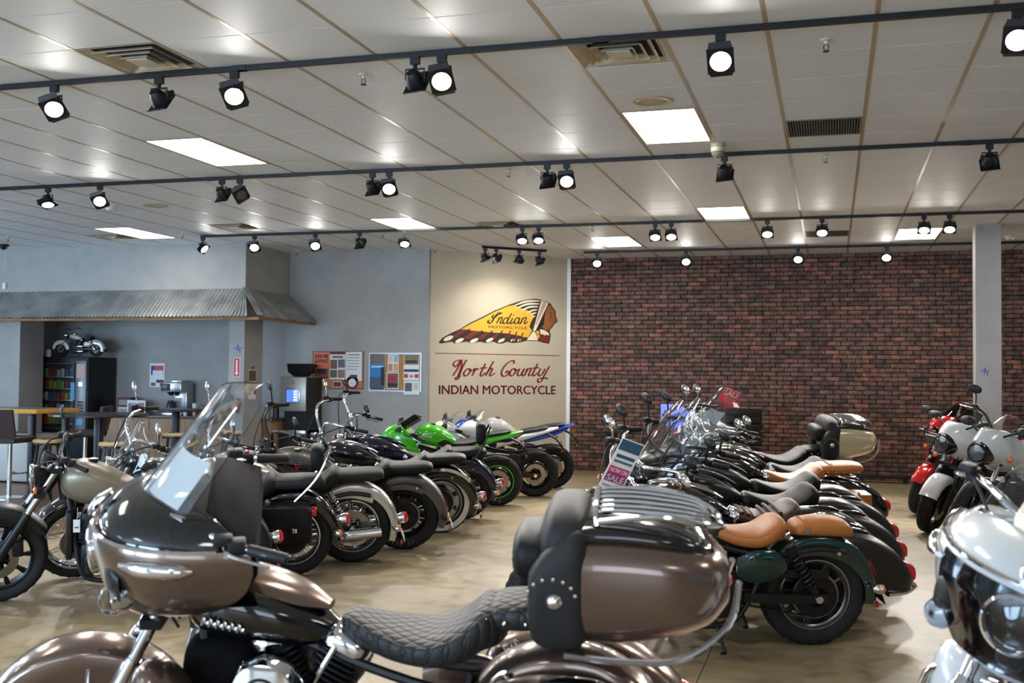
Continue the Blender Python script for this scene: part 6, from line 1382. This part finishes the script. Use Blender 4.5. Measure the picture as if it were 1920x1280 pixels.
for k, (x_, w_, h_, d_, c_) in enumerate(((-11.72, 0.26, 0.16, 0.2, (96, 44, 48)), (-11.72, 0.24, 0.13, 0.2, (198, 196, 190)))):
    t = thing('carton', ['maroon carton stacked on the white one by the vending machine', 'white carton under the maroon one by the vending machine'][k], 'box', (x_, 16.22, 0.88+(0.131 if k == 0 else 0)), group='cartons by the vending machine')
    G().bbox(-w_/2, w_/2, -d_/2, d_/2, 0, h_, 0.004).obj('carton_body', mat('carton_%d' % k, c_, 0.6), t); G().box(-w_/2+0.02, w_/2-0.02, -d_/2-0.001, -d_/2+0.002, 0.03, h_-0.04).obj('print', mat('carton_print_%d' % k, (150, 146, 140), 0.6), t, smooth=False)
pf = thing('photo_frame', 'white framed print of a motorcycle standing on the worktop', 'picture', (-11.42, 16.05, 0.88), rz=0.1)
G().bbox(-0.17, 0.17, -0.01, 0.01, 0, 0.25, 0.004).obj('frame', white, pf); G().box(-0.145, 0.145, -0.013, -0.009, 0.035, 0.2).obj('print', mat('photo_grey', (108, 108, 108), 0.5), pf, smooth=False)
q = G()
for cx in (-0.07, 0.07): q.lathe((cx, -0.0145, 0.085), [(0.022, 0), (0.034, 0), (0.034, 0.001), (0.022, 0.001), (0.022, 0)], 'y', 18)
q.tube([(-0.07, -0.0145, 0.085), (-0.02, -0.0145, 0.12), (0.05, -0.0145, 0.115), (0.07, -0.0145, 0.085)], 0.008, 5); q.obj('printed_bike', mat('photo_dark', (38, 38, 38), 0.5), pf)['kind'] = 'stuff'
for k, (x_, c_) in enumerate(((-8.84, (168, 160, 140)), (-8.71, (40, 36, 34)))):
    t = thing('canister', ['silver lidded canister beside the coffee machine', 'dark printed canister beside the coffee machine'][k], 'canister', (x_+0.03, 15.85+0.06*k, 0.88))
    G().lathe((0, 0, 0), [(0, 0), (0.055, 0), (0.055, 0.19), (0, 0.19)] if k == 0 else [(0, 0), (0.05, 0), (0.05, 0.2), (0, 0.2)], 'z', 22).obj('body', mat('canister_%d' % k, c_, 0.35, 0.5 if k == 0 else 0), t); G().lathe((0, 0, 0.19), [(0.058, 0), (0.058, 0.025), (0, 0.028)], 'z', 22).obj('lid', steel if k == 0 else blackpl, t)
fe = thing('fire_extinguisher', 'red fire extinguisher hanging on the pillar under the arrow sign', 'extinguisher', (-8.91, 14.97, 0.97))
G().lathe((0, 0, 0), [(0, 0.005), (0.05, 0), (0.06, 0.02), (0.06, 0.24), (0.045, 0.29), (0.02, 0.31), (0.02, 0.33), (0, 0.33)], 'z', 24).obj('cylinder', mat('extinguisher_red', (176, 22, 26), 0.2, coat=0.8), fe)
G().box(-0.03, 0.03, -0.0615, -0.056, 0.08, 0.2).obj('label_sticker', paper, fe, smooth=False); G().tube([(-0.02, 0, 0.33), (0.0, -0.01, 0.37), (0.07, -0.02, 0.36)], 0.012, 6, 3).obj('handle', blackpl, fe)
G().tube([(0.02, 0, 0.34), (0.07, 0, 0.3), (0.075, 0, 0.12)], 0.01, 8, 4).obj('hose', blackpl, fe); G().box(-0.03, 0.03, 0.055, 0.08, 0.1, 0.3).obj('wall_bracket', blackm, fe, smooth=False)
# wall prints
def sheet_(name, lab, cat, x, y, z, w_, h_, blocks, rz=0, group=None, base=paper, dy=0.003):
    t = thing(name, lab, cat, (x, y, z), rz, group)
    G().box(-w_/2, w_/2, -dy, 0, -h_/2, h_/2).obj('sheet', base, t, smooth=False)
    for k, (bx, bz, bw, bh, c_) in enumerate(blocks): G().box((bx-bw/2)*w_, (bx+bw/2)*w_, -dy-0.001-0.0004*k, -dy, (bz-bh/2)*h_, (bz+bh/2)*h_).obj('printed_block', mat('print_%d_%d_%d' % c_, c_, 0.6), t, smooth=False)
    return t
sheet_('poster', 'white poster with red and navy shapes on the alcove wall', 'poster', -11.33, 16.497, 1.56, 0.30, 0.42, [(0, 0.2, 0.84, 0.4, (206, 84, 80)), (-0.3, 0.22, 0.22, 0.36, (60, 64, 130)), (0.05, 0.02, 0.7, 0.36, (228, 230, 232)), (0.2, -0.25, 0.5, 0.12, (30, 44, 84)), (-0.25, -0.38, 0.3, 0.14, (70, 110, 90)), (0.3, -0.36, 0.2, 0.2, (190, 90, 70))])
# star decal and arrow sign on the pillar, flyers on its side
def star(name, lab, x, y, z, r_, rz=0):
    t = thing(name, lab, 'decal', (x, y, z), rz)
    pts = [(r_*(1 if k % 2 == 0 else 0.42)*sin(pi*k/5), r_*(1 if k % 2 == 0 else 0.42)*cos(pi*k/5)) for k in range(10)]
    G().plate([(a, b_) for a, b_ in pts], -0.003, 'xz', 0).obj('star', mat('star_blue', (52, 92, 160), 0.5), t, smooth=False)
    for k in range(4): G().box(-r_*0.42+k*r_*0.24, -r_*0.42+k*r_*0.24+r_*0.12, -0.0045, -0.003, -r_*0.62, -r_*0.1).obj('stripe', mat('star_red', (196, 60, 70), 0.5) if k % 2 else paper, t, smooth=False)
    for a in (-0.4, 0, 0.4): G().lathe((a*r_, -0.0036, r_*0.18), [(0, 0), (r_*0.09, 0), (r_*0.09, -0.001), (0, -0.001)], 'y', 8).obj('dot', paper, t)
star('star_decal', 'small red white and blue star decal on the alcove pillar', -8.89, 15.05, 1.98, 0.085); star('star_decal', 'small red white and blue star decal on the grey column', 1.92, 15.28, 1.72, 0.06)
ar = thing('arrow_sign', 'red sign with white downward arrow above the fire extinguisher', 'sign', (-8.905, 15.05, 1.70))
G().box(-0.055, 0.055, -0.004, 0, -0.15, 0.15).obj('sign_edge', paper, ar, smooth=False); G().box(-0.047, 0.047, -0.0055, -0.004, -0.142, 0.142).obj('sign_face', mat('sign_red', (196, 34, 60), 0.5), ar, smooth=False)
G().plate([(-0.014, 0.12), (0.014, 0.12), (0.014, -0.08), (0.034, -0.08), (0, -0.13), (-0.034, -0.08), (-0.014, -0.08)], -0.002, 'xz', -0.0055).obj('arrow', paper, ar, smooth=False)
for k, (z_, h_, bl, lab) in enumerate(((1.70, 0.07, [(0, 0.0, 0.9, 0.8, (150, 100, 96))], 'tiny flag card on the pillar side'), (1.55, 0.24, [(0, 0.08, 0.94, 0.7, (110, 92, 64)), (0, -0.4, 0.8, 0.1, (60, 60, 60))], 'photo flyer of parked motorcycles on the pillar side'), (1.32, 0.24, [(0, 0.36, 0.94, 0.2, (44, 62, 94)), (-0.36, -0.05, 0.24, 0.3, (190, 50, 50)), (0.36, -0.05, 0.24, 0.3, (190, 50, 50))], 'white flyer with navy band and red squares on the pillar side'))):
    sheet_('flyer', lab, 'flyer', -8.777, 15.30, z_, 0.24 if k else 0.14, h_, bl, R(90), 'flyers on the pillar')
# cork boards on the grey wall
cork = noisy('cork', (168, 118, 66), (194, 144, 86), 90, 0.85, bump=0.2)
def board(name, lab, x0, x1, z0, z1, frm):
    t = thing(name, lab, 'notice board', ((x0+x1)/2, 16.5, (z0+z1)/2)); w_, h_ = x1-x0, z1-z0
    G().box(-w_/2+0.015, w_/2-0.015, -0.012, 0, -h_/2+0.015, h_/2-0.015).obj('cork_panel', cork, t, smooth=False)
    for a in ((-w_/2, w_/2, h_/2-0.025, h_/2), (-w_/2, w_/2, -h_/2, -h_/2+0.025)): G().box(a[0], a[1], -0.0125, 0, a[2], a[3]).obj('frame_rail', frm, t, smooth=False)
    for a in ((-w_/2, -w_/2+0.025), (w_/2-0.025, w_/2)): G().box(a[0], a[1], -0.0125, 0, -h_/2+0.025, h_/2-0.025).obj('frame_rail', frm, t, smooth=False)
board('cork_board', 'wood framed cork board with three posters', -8.33, -7.40, 1.36, 1.99, woodb); board('cork_board', 'aluminium framed cork board with blue poster', -7.31, -6.38, 1.33, 1.97, steel)
def pin(lab, x, z, w_, h_, bl, name='flyer', y=16.4872, base=paper, grp='sheets pinned to the cork boards'): return sheet_(name, lab, 'flyer', x, y, z, w_, h_, bl, 0, grp, base)
coral = mat('poster_coral', (226, 122, 96), 0.6)
pf_ = pin('coral race poster with red headline on the wooden cork board', -8.165, 1.745, 0.28, 0.46, [(0, -0.28, 0.9, 0.36, (120, 66, 58)), (0.05, -0.2, 0.5, 0.2, (50, 40, 40)), (-0.34, -0.02, 0.2, 0.08, (40, 34, 34))], base=coral)
fit_text('headline', 'GOOD TIME', -0.12, 0.12, 0.13, 0.19, redt, pf_, -0.0045, 0.03); fit_text('headline', 'SLOW RACE', -0.12, 0.12, 0.05, 0.11, redt, pf_, -0.0045, 0.03)
pin('photo collage flyer with maroon heading on the wooden cork board', -7.87, 1.75, 0.28, 0.45, [(0, 0.46, 0.98, 0.08, (120, 32, 40)), (0, 0.32, 0.7, 0.08, (120, 110, 100)), (-0.25, 0.05, 0.44, 0.34, (140, 90, 76)), (0.25, 0.08, 0.44, 0.3, (110, 110, 116)), (-0.25, -0.3, 0.44, 0.28, (90, 100, 80)), (0.25, -0.3, 0.44, 0.3, (150, 124, 104))])
pin('white text flyer with small motorcycle drawing on the wooden cork board', -7.575, 1.74, 0.29, 0.48, [(0, 0.4, 0.7, 0.03, (120, 50, 56)), (-0.05, 0.3, 0.8, 0.02, (120, 120, 126)), (-0.05, 0.2, 0.8, 0.02, (150, 110, 130)), (-0.05, 0.1, 0.7, 0.02, (120, 120, 126)), (-0.05, 0.0, 0.8, 0.02, (150, 110, 130)), (-0.1, -0.1, 0.6, 0.02, (120, 120, 126)), (0, -0.34, 0.44, 0.1, (70, 70, 74))])
tag(pin('small maroon card low on the wooden cork board', -7.87, 1.44, 0.15, 0.1, [(0, 0, 0.9, 0.8, (130, 30, 34))]), cat='card')
t = thing('round_sticker', 'round maroon club sticker low on the wooden cork board', 'sticker', (-7.60, 16.4872, 1.47)); G().lathe((0, 0, 0), [(0.07, 0), (0.115, 0), (0.115, -0.003), (0.07, -0.003), (0.07, 0)], 'y', 28).obj('ring', redt, t); G().lathe((0, 0, 0), [(0, -0.002), (0.07, -0.002), (0.07, 0), (0, 0)], 'y', 28).obj('centre', paper, t)
pin('blue poster with rider photo on the metal framed board', -7.155, 1.655, 0.27, 0.60, [(0, 0.36, 0.98, 0.26, (120, 108, 96)), (0, 0.02, 0.98, 0.42, (52, 130, 186)), (0.0, 0.14, 0.8, 0.05, (190, 214, 232)), (0, -0.3, 0.98, 0.3, (74, 92, 108)), (0.36, -0.12, 0.26, 0.5, (40, 44, 56)), (0, -0.47, 0.9, 0.04, (60, 66, 80))], name='poster')
pin('flyer of four small cards on the metal framed board', -6.875, 1.80, 0.19, 0.28, [(-0.25, 0.25, 0.4, 0.42, (214, 200, 180)), (0.25, 0.25, 0.4, 0.42, (150, 180, 206)), (-0.25, -0.25, 0.4, 0.42, (206, 130, 120)), (0.25, -0.25, 0.4, 0.42, (206, 170, 100))])
pin('photo print of a red motorcycle on the metal framed board', -6.88, 1.51, 0.21, 0.27, [(0, 0.0, 0.9, 0.9, (104, 92, 84)), (-0.05, 0.15, 0.6, 0.34, (186, 36, 40)), (0, -0.25, 0.8, 0.2, (46, 42, 40))])
pin('photo flyer with navy band and red squares on the metal framed board', -6.555, 1.73, 0.27, 0.42, [(0, 0.3, 0.94, 0.38, (136, 116, 84)), (0, 0.22, 0.7, 0.12, (60, 56, 50)), (0, -0.12, 0.94, 0.1, (40, 66, 110)), (-0.34, -0.33, 0.24, 0.14, (196, 50, 50)), (0.34, -0.33, 0.24, 0.14, (196, 50, 50)), (0, -0.34, 0.2, 0.08, (190, 90, 60))])
pin('white flyer with grey engine photo overlapping the metal frame', -6.545, 1.40, 0.27, 0.22, [(-0.2, 0.05, 0.46, 0.62, (96, 96, 96)), (0.28, 0.1, 0.3, 0.5, (200, 200, 200))], y=16.479)

# ================================================================== SEATING AREA
tabm = mat('table_black', (44, 42, 42), 0.3)
def hightop(lab, x, y, r_, z=1.05):
    t = thing('high_table', lab, 'table', (x, y, 0.009), group='round high tables')
    G().lathe((0, 0, z), [(0, 0), (r_-0.004, 0), (r_, -0.006), (r_, -0.03), (r_-0.01, -0.036), (0, -0.036)], 'z', 40).obj('table_top', tabm, t)
    G().bbox(-0.045, 0.045, -0.045, 0.045, 0.02, z-0.036, 0.008).obj('post', mat('post_grey', (56, 57, 58), 0.4, 0.4), t)
    G().lathe((0, 0, 0), [(0, 0), (0.28, 0), (0.28, 0.012), (0.05, 0.03), (0, 0.03)], 'z', 32).obj('foot_plate', blackm, t)
hightop('round black high table between the brown chairs and the oak cabinets', -9.25, 12.2, 0.62); hightop('round black high table in front of the coffee brewer', -9.35, 14.1, 0.42, 1.06)
seatw = noisy('stool_wood', (206, 170, 116), (226, 192, 140), 4, 0.4, stretch=(1, 8, 1))
def stool(lab, x, y, rz):
    t = thing('bar_stool', lab, 'stool', (x, y, 0.009), rz, 'wooden seated stools')
    s_ = G().lathe((0, 0, 0.70), [(0, 0.035), (0.13, 0.04), (0.17, 0.035), (0.185, 0.015), (0.18, -0.005), (0, -0.005)], 'z', 32).obj('seat', seatw, t)
    G().lathe((0, 0, 0.742), [(0.05, 0), (0.085, 0), (0.085, 0.0015), (0.05, 0.0015), (0.05, 0)], 'z', 24).obj('seat_logo', mat('stool_print', (90, 50, 36), 0.5), s_)
    G().lathe((0, 0, 0.665), [(0, 0), (0.17, 0), (0.17, 0.03), (0, 0.03)], 'z', 28).obj('seat_ring', blackm, t)
    for k in range(4):
        a = pi/4+k*pi/2; G().tube([(0.12*cos(a), 0.12*sin(a), 0.67), (0.21*cos(a), 0.21*sin(a), 0.0)], 0.016, 8, sq=(0.035, 0.03)).obj('leg', blackm, t)
    G().lathe((0, 0, 0.25), [(0.172, 0), (0.188, 0), (0.188, 0.02), (0.172, 0.02), (0.172, 0)], 'z', 28).obj('foot_ring', blackm, t)
stool('round wooden stool with black legs in front of the cabinet doors', -8.46, 11.46, 0.3); stool('round wooden stool tucked between the table post and the tan motorcycle', -9.55, 11.6, 0.1)
stool('round wooden stool behind the black windshielded cruiser', -9.0, 13.55, 0.6); stool('round wooden stool beside the high table near the pillar', -8.65, 14.45, 0.2)
brl = mat('chair_brown', (58, 40, 36), 0.45, bump=(150, 0.2))
def barchair(lab, x, y, rz):
    t = thing('bar_chair', lab, 'chair', (x, y, 0.009), rz, 'brown bar chairs')
    G().loft([(-0.22, 0, 0.74, 0.20, 0.03, 0.04, 4), (-0.2, 0, 0.74, 0.225, 0.045, 0.05, 4), (0.18, 0, 0.74, 0.225, 0.045, 0.05, 4), (0.21, 0, 0.74, 0.20, 0.03, 0.04, 4)], 24, 3).obj('seat', brl, t)
    G().sheet(lambda u, v: (-0.2-0.07*v-0.03*sin(pi*u), (u-0.5)*0.46, 0.78+0.34*v), 10, 8, 0.045).obj('backrest', brl, t)
    G().cyl((0, 0, 0.02), (0, 0, 0.70), 0.028).obj('column', chrome, t); G().lathe((0, 0, 0), [(0, 0), (0.22, 0), (0.22, 0.01), (0.04, 0.03), (0, 0.03)], 'z', 32).obj('base', chrome, t)
    G().tube([(0.0, 0, 0.3), (0.2, -0.1, 0.3), (0.22, 0, 0.3), (0.2, 0.1, 0.3), (0.0, 0, 0.3)], 0.01, 8, 4).obj('foot_rest', chrome, t)
barchair('brown padded bar chair seen from behind beside the yellow edged table', -9.95, 11.4, R(95)); barchair('brown padded bar chair turned sideways by the vending machine', -10.0, 12.9, R(200))
t = thing('game_table', 'large high table with yellow edge by the left pillar', 'table', (-11.6, 13.2, 0.009))
G().bbox(-1.2, 0.9, -0.45, 0.45, 1.03, 1.06, 0.004).obj('table_top', mat('table_grey', (120, 124, 128), 0.3), t); G().bbox(-1.21, 0.91, -0.462, -0.45, 1.0, 1.062, 0.003).obj('front_edge', mat('edge_yellow', (214, 160, 52), 0.4), t); G().bbox(0.9, 0.912, -0.45, 0.45, 1.0, 1.062, 0.003).obj('side_edge', mat('edge_yellow', (214, 160, 52), 0.4), t)
for xx in (-1.0, 0.75):
    for yy in (-0.35, 0.35): G().bbox(xx-0.04, xx+0.04, yy-0.04, yy+0.04, 0, 1.03, 0.004).obj('leg', blackm, t)
t = thing('storage_bin', 'light grey storage cabinet under the yellow edged table', 'cabinet', (-11.6, 13.2, 0.009)); G().bbox(-0.75, 0.75, -0.25, 0.3, 0.02, 0.7, 0.01).obj('body', mat('bin_grey', (176, 174, 168), 0.5), t); G().bbox(-0.74, -0.01, -0.262, -0.25, 0.04, 0.68, 0.004).obj('door', mat('bin_grey', (176, 174, 168), 0.5), t); G().bbox(0.01, 0.74, -0.262, -0.25, 0.04, 0.68, 0.004).obj('door', mat('bin_grey', (176, 174, 168), 0.5), t)

# ================================================================== BY THE BRICK WALL
t = thing('sales_desk', 'dark sales desk hidden behind the parked row by the brick wall', 'desk', (-2.65, 17.3, 0))
G().bbox(-0.8, 0.8, -0.4, 0.4, 0.72, 0.76, 0.004).obj('desk_top', tabm, t)
for xx in (-0.75, 0.75): G().box(xx-0.03, xx+0.03, -0.36, 0.36, 0, 0.72).obj('side_panel', tabm, t, smooth=False)
mo = thing('monitor', 'flat computer monitor with blue lit screen on the sales desk', 'monitor', (-2.35, 17.25, 0.76), R(-6))
G().bbox(-0.27, 0.27, 0, 0.035, 0.1, 0.44, 0.006).obj('bezel', blackpl, mo); G().box(-0.255, 0.255, -0.003, 0.0, 0.12, 0.425).obj('screen', mat('monitor_screen', (70, 80, 190), 0.2, emit=(90, 100, 230), estr=0.9), mo, smooth=False)
G().box(0.05, 0.22, -0.005, -0.003, 0.2, 0.38).obj('window_panel', mat('screen_light', (190, 196, 240), 0.3, emit=(190, 200, 250), estr=0.9), mo, smooth=False); G().box(-0.2, 0.0, -0.005, -0.003, 0.22, 0.33).obj('window_panel', mat('screen_dark', (30, 36, 90), 0.3, emit=(40, 50, 120), estr=0.6), mo, smooth=False)
G().cyl((0, 0.03, 0.01), (0, 0.03, 0.14), 0.02).obj('stand', blackpl, mo); G().bbox(-0.12, 0.12, -0.05, 0.12, 0, 0.012, 0.003).obj('foot', blackpl, mo)
t = thing('box', 'red carton beside the monitor on the sales desk', 'box', (-2.35, 17.02, 0.76)); G().bbox(-0.17, 0.17, -0.06, 0.06, 0, 0.09, 0.004).obj('carton_body', mat('carton_red', (180, 40, 44), 0.5), t); G().box(-0.12, 0.12, -0.063, -0.06, 0.03, 0.06).obj('print', paper, t, smooth=False)
t = thing('office_chair', 'black office chair with tufted back by the brick wall', 'chair', (-1.3, 17.1, 0), R(95))
G().loft([(-0.26, 0, 0.5, 0.22, 0.03, 0.04, 3.5), (0, 0, 0.5, 0.26, 0.05, 0.05, 4), (0.25, 0, 0.5, 0.22, 0.03, 0.04, 3.5)], 22, 4).obj('seat', leather, t)
for k in range(5): G().bbox(-0.32-0.015*k, -0.24-0.015*k, -0.27, 0.27, 0.58+k*0.115, 0.69+k*0.115, 0.025).obj('back_cushion', leather, t)
G().cyl((0, 0, 0.1), (0, 0, 0.47), 0.03).obj('column', blackm, t)
for k in range(5):
    a = 2*pi*k/5; l_ = G().tube([(0, 0, 0.12), (0.28*cos(a), 0.28*sin(a), 0.075)], 0.018, 8).obj('base_leg', blackpl, t); G().lathe((0.28*cos(a), 0.28*sin(a)-0.02, 0.03), [(0, 0), (0.03, 0), (0.03, 0.04), (0, 0.04)], 'y', 12).obj('caster', blackpl, l_)
t = thing('motorcycle_dolly', 'low black wheeled dolly on the floor along the brick wall', 'dolly', (0.45, 17.95, 0))
G().bbox(-0.75, 0.75, -0.12, 0.12, 0.075, 0.11, 0.006).obj('deck', blackm, t)
for xx in (-0.66, 0.0, 0.66):
    for yy in (-0.09, 0.09): c_ = G().cyl((xx, yy, 0.05), (xx, yy, 0.08), 0.012).obj('caster_fork', blackm, t); G().lathe((xx, yy-0.014, 0.036), [(0, 0), (0.036, 0), (0.036, 0.028), (0, 0.028)], 'y', 14).obj('caster_wheel', rubber, c_)
# ================================================================== TAGS AND LETTERING ON THE MOTORCYCLES
def rootmat(root): return Matrix.Translation(root.location) @ root.rotation_euler.to_matrix().to_4x4() @ Matrix.Diagonal(root.scale.to_4d())
def side_text(par, s, x, y, z, size, m, shear=0.0, tilt=0.0, bold=0.0, sx=1.0):
    o = text_obj('tank_lettering', s, size, m, par, (x, y, z), (R(90), 0, R(180)), ext=0.002, shear=shear, bold=bold, sx=sx)
    o.rotation_euler = (Matrix.Rotation(R(180), 4, 'Z') @ Matrix.Rotation(R(90), 4, 'X') @ Matrix.Rotation(R(tilt), 4, 'Z')).to_euler(); return o
silver_l = mat('letter_silver', (220, 222, 226), 0.2, 1.0)
side_text(i3['tank'], 'VICTORY', i3['xh']-0.27, 0.178, 0.86, 0.052, silver_l, tilt=-4, sx=1.15, bold=0.001); side_text(i3['tank'], 'V', i3['xh']-0.28, 0.178, 0.81, 0.055, redl, tilt=-4, bold=0.003, sx=1.4)
side_text(i5['tank'], 'LT', i5['xh']-0.34, 0.172, 0.82, 0.045, silver_l, tilt=-8)
for s in (-1, 1):   # unreadable pale logo mark on the green tank
    q = G()
    for k in range(6): q.tube([(i6['xh']-0.20-0.022*k, s*0.180, 0.90-0.003*k), (i6['xh']-0.212-0.022*k, s*0.181, 0.928-0.003*k)], 0.005, 5)
    q.obj('tank_mark', paper, i6['tank'])['kind'] = 'stuff'
q = G()   # small blurred chrome script on the bronze bike tank, not readable
for k in range(6):
    x0 = iF['xh']-0.13-0.024*k; q.tube([(x0, 0.170, 0.800-0.004*k), (x0-0.008, 0.172, 0.826-0.004*k), (x0-0.016, 0.172, 0.804-0.004*k), (x0-0.024, 0.170, 0.812-0.004*k)], 0.004, 6, 3)
q.obj('tank_script', silver_l, iF['tank'])['kind'] = 'stuff'
def local_thing(name, lab, cat, root, T, L, group=None):
    t = thing(name, lab, cat, group=group); t.matrix_world = rootmat(root) @ (T or Matrix.Identity(4)) @ L; return t
# price sheet behind the bronze bike's windshield
def on_screen(root, i, fn, lab, u0, u1, v0, v1, base, bars, name='price_sheet', txt=None):
    t = local_thing(name, lab, 'price tag', root, i['T'], Matrix.Identity(4))
    def f2(d): 
        def q(u, v): p = Vector(fn(u0+(u1-u0)*u, v0+(v1-v0)*v)); return tuple(p+Vector((-0.012-d, 0, -0.006)))
        return q
    G().sheet(f2(0), 8, 6, 0.001).obj('sheet', base, t)
    for k, (a0, a1, b0, b1, c_) in enumerate(bars):
        def q(u, v, a0=a0, a1=a1, b0=b0, b1=b1):
            p = Vector(fn(u0+(u1-u0)*(a0+(a1-a0)*u), v0+(v1-v0)*(b0+(b1-b0)*v))); return tuple(p+Vector((-0.0145-0.0003*k, 0, -0.006)))
        G().sheet(q, 4, 2, 0.0005).obj('printed_block', mat('print_%d_%d_%d' % c_, c_, 0.6), t)
    return t
on_screen(bF, iF, fnF, 'white price sheet with coloured bars behind the bronze bike windshield', 0.60, 0.92, 0.04, 0.50, paper, [(0.1, 0.9, 0.80, 0.9, (206, 90, 70)), (0.1, 0.9, 0.62, 0.7, (170, 178, 200)), (0.1, 0.9, 0.46, 0.54, (216, 190, 130)), (0.1, 0.9, 0.3, 0.38, (206, 110, 90)), (0.1, 0.9, 0.12, 0.2, (150, 170, 196))])
on_screen(bR7, iR7, fnR7, 'grey price sheet behind the windshield of the silver-faired tourer', 0.52, 0.86, 0.03, 0.40, mat('sheet_grey', (176, 174, 170), 0.6), [(0.3, 0.7, 0.3, 0.7, (70, 70, 70))])
# red SALE tag on the same windshield
p0 = Vector(fnR7(0.72, 0.75)); n_ = Matrix.Translation(p0+Vector((-0.03, 0.02, 0.0))) @ Matrix.Rotation(R(180-14), 4, 'Z') @ Matrix.Rotation(R(18), 4, 'Y')
st = local_thing('sale_tag', 'red arrow-shaped SALE tag on a clear windshield', 'price tag', bR7, iR7['T'], n_)
sred = mat('sale_red', (226, 74, 76), 0.5)
G().plate([(-0.12, -0.06), (-0.10, 0.09), (0.10, 0.09), (0.12, -0.06), (0.0, -0.13)], 0.003, 'xz', 0).obj('tag_card', sred, st, smooth=False)
fit_text('lettering', 'SALE', -0.085, 0.085, 0.01, 0.075, paper, st, -0.0015, 0.04)
for k in range(3): G().box(-0.07+0.01*k, 0.07-0.01*k, -0.002, 0, -0.02-0.025*k, -0.012-0.025*k).obj('text_line', mat('sale_pale', (240, 170, 170), 0.5), st, smooth=False)
# long white and red sale card on the green cruiser's fork
rk = R(31); L = Matrix.Translation((1.33, 0.21, 1.20)) @ Matrix.Rotation(R(172), 4, 'Z') @ Matrix.Rotation(R(22), 4, 'Y')
sc_ = local_thing('sale_tag', 'long white NOW ON SALE card hanging at the green cruiser fork', 'price tag', b_R1, iR1['T'], L)
G().box(-0.075, 0.075, -0.002, 0.002, -0.19, 0.17).obj('tag_card', paper, sc_, smooth=False)
for a in ((-0.07, 0.07, 0.10, 0.165, (48, 88, 108)), (-0.06, 0.06, 0.055, 0.075, (48, 88, 108)), (-0.06, 0.06, 0.025, 0.04, (80, 110, 130)), (-0.065, 0.065, -0.045, 0.0, (204, 40, 90)), (-0.065, 0.065, -0.095, -0.045, (150, 40, 120)), (-0.06, 0.04, -0.125, -0.115, (130, 150, 150)), (-0.06, 0.06, -0.155, -0.14, (48, 88, 108))):
    G().box(a[0], a[1], -0.0035, 0.0035, a[2], a[3]).obj('printed_block', mat('print_%d_%d_%d' % a[4], a[4], 0.6), sc_, smooth=False)
fit_text('lettering', 'NOW ON', -0.055, 0.055, -0.035, -0.008, paper, sc_, -0.0042, 0.04); fit_text('lettering', 'SALE', -0.055, 0.055, -0.088, -0.052, paper, sc_, -0.0042, 0.04)
t = local_thing('hang_tag', 'small white card hanging from the tan cruiser frame', 'price tag', b_L0, None, Matrix.Translation((0.96, 0.17, 0.62)) @ Matrix.Rotation(R(180), 4, 'Z'))
G().box(-0.022, 0.022, -0.001, 0.001, -0.09, 0.0).obj('card', paper, t, smooth=False); G().tube([(0, 0, 0.0), (0.004, 0.02, 0.03), (0, 0.05, 0.07)], 0.0015, 5, 3).obj('string', paper, t); G().box(-0.014, 0.014, -0.0018, 0.0018, -0.06, -0.05).obj('printed_block', mat('print_90_90_96', (90, 90, 96), 0.6), t, smooth=False)
t = local_thing('price_sheet', 'white price sheet hung from the saddlebag cruiser handlebar', 'price tag', b1, None, Matrix.Translation((0.98, 0.30, 0.88)) @ Matrix.Rotation(R(170), 4, 'Z'))
G().box(-0.09, 0.09, -0.001, 0.001, -0.30, 0.0).obj('sheet', mat('sheet_grey', (176, 174, 170), 0.6), t, smooth=False); G().box(-0.02, 0.03, -0.002, 0.002, -0.16, -0.10).obj('printed_block', mat('print_60_50_60', (60, 50, 60), 0.6), t, smooth=False); G().tube([(0, 0, 0), (0.0, 0.0, 0.12)], 0.002, 5).obj('string', paper, t)
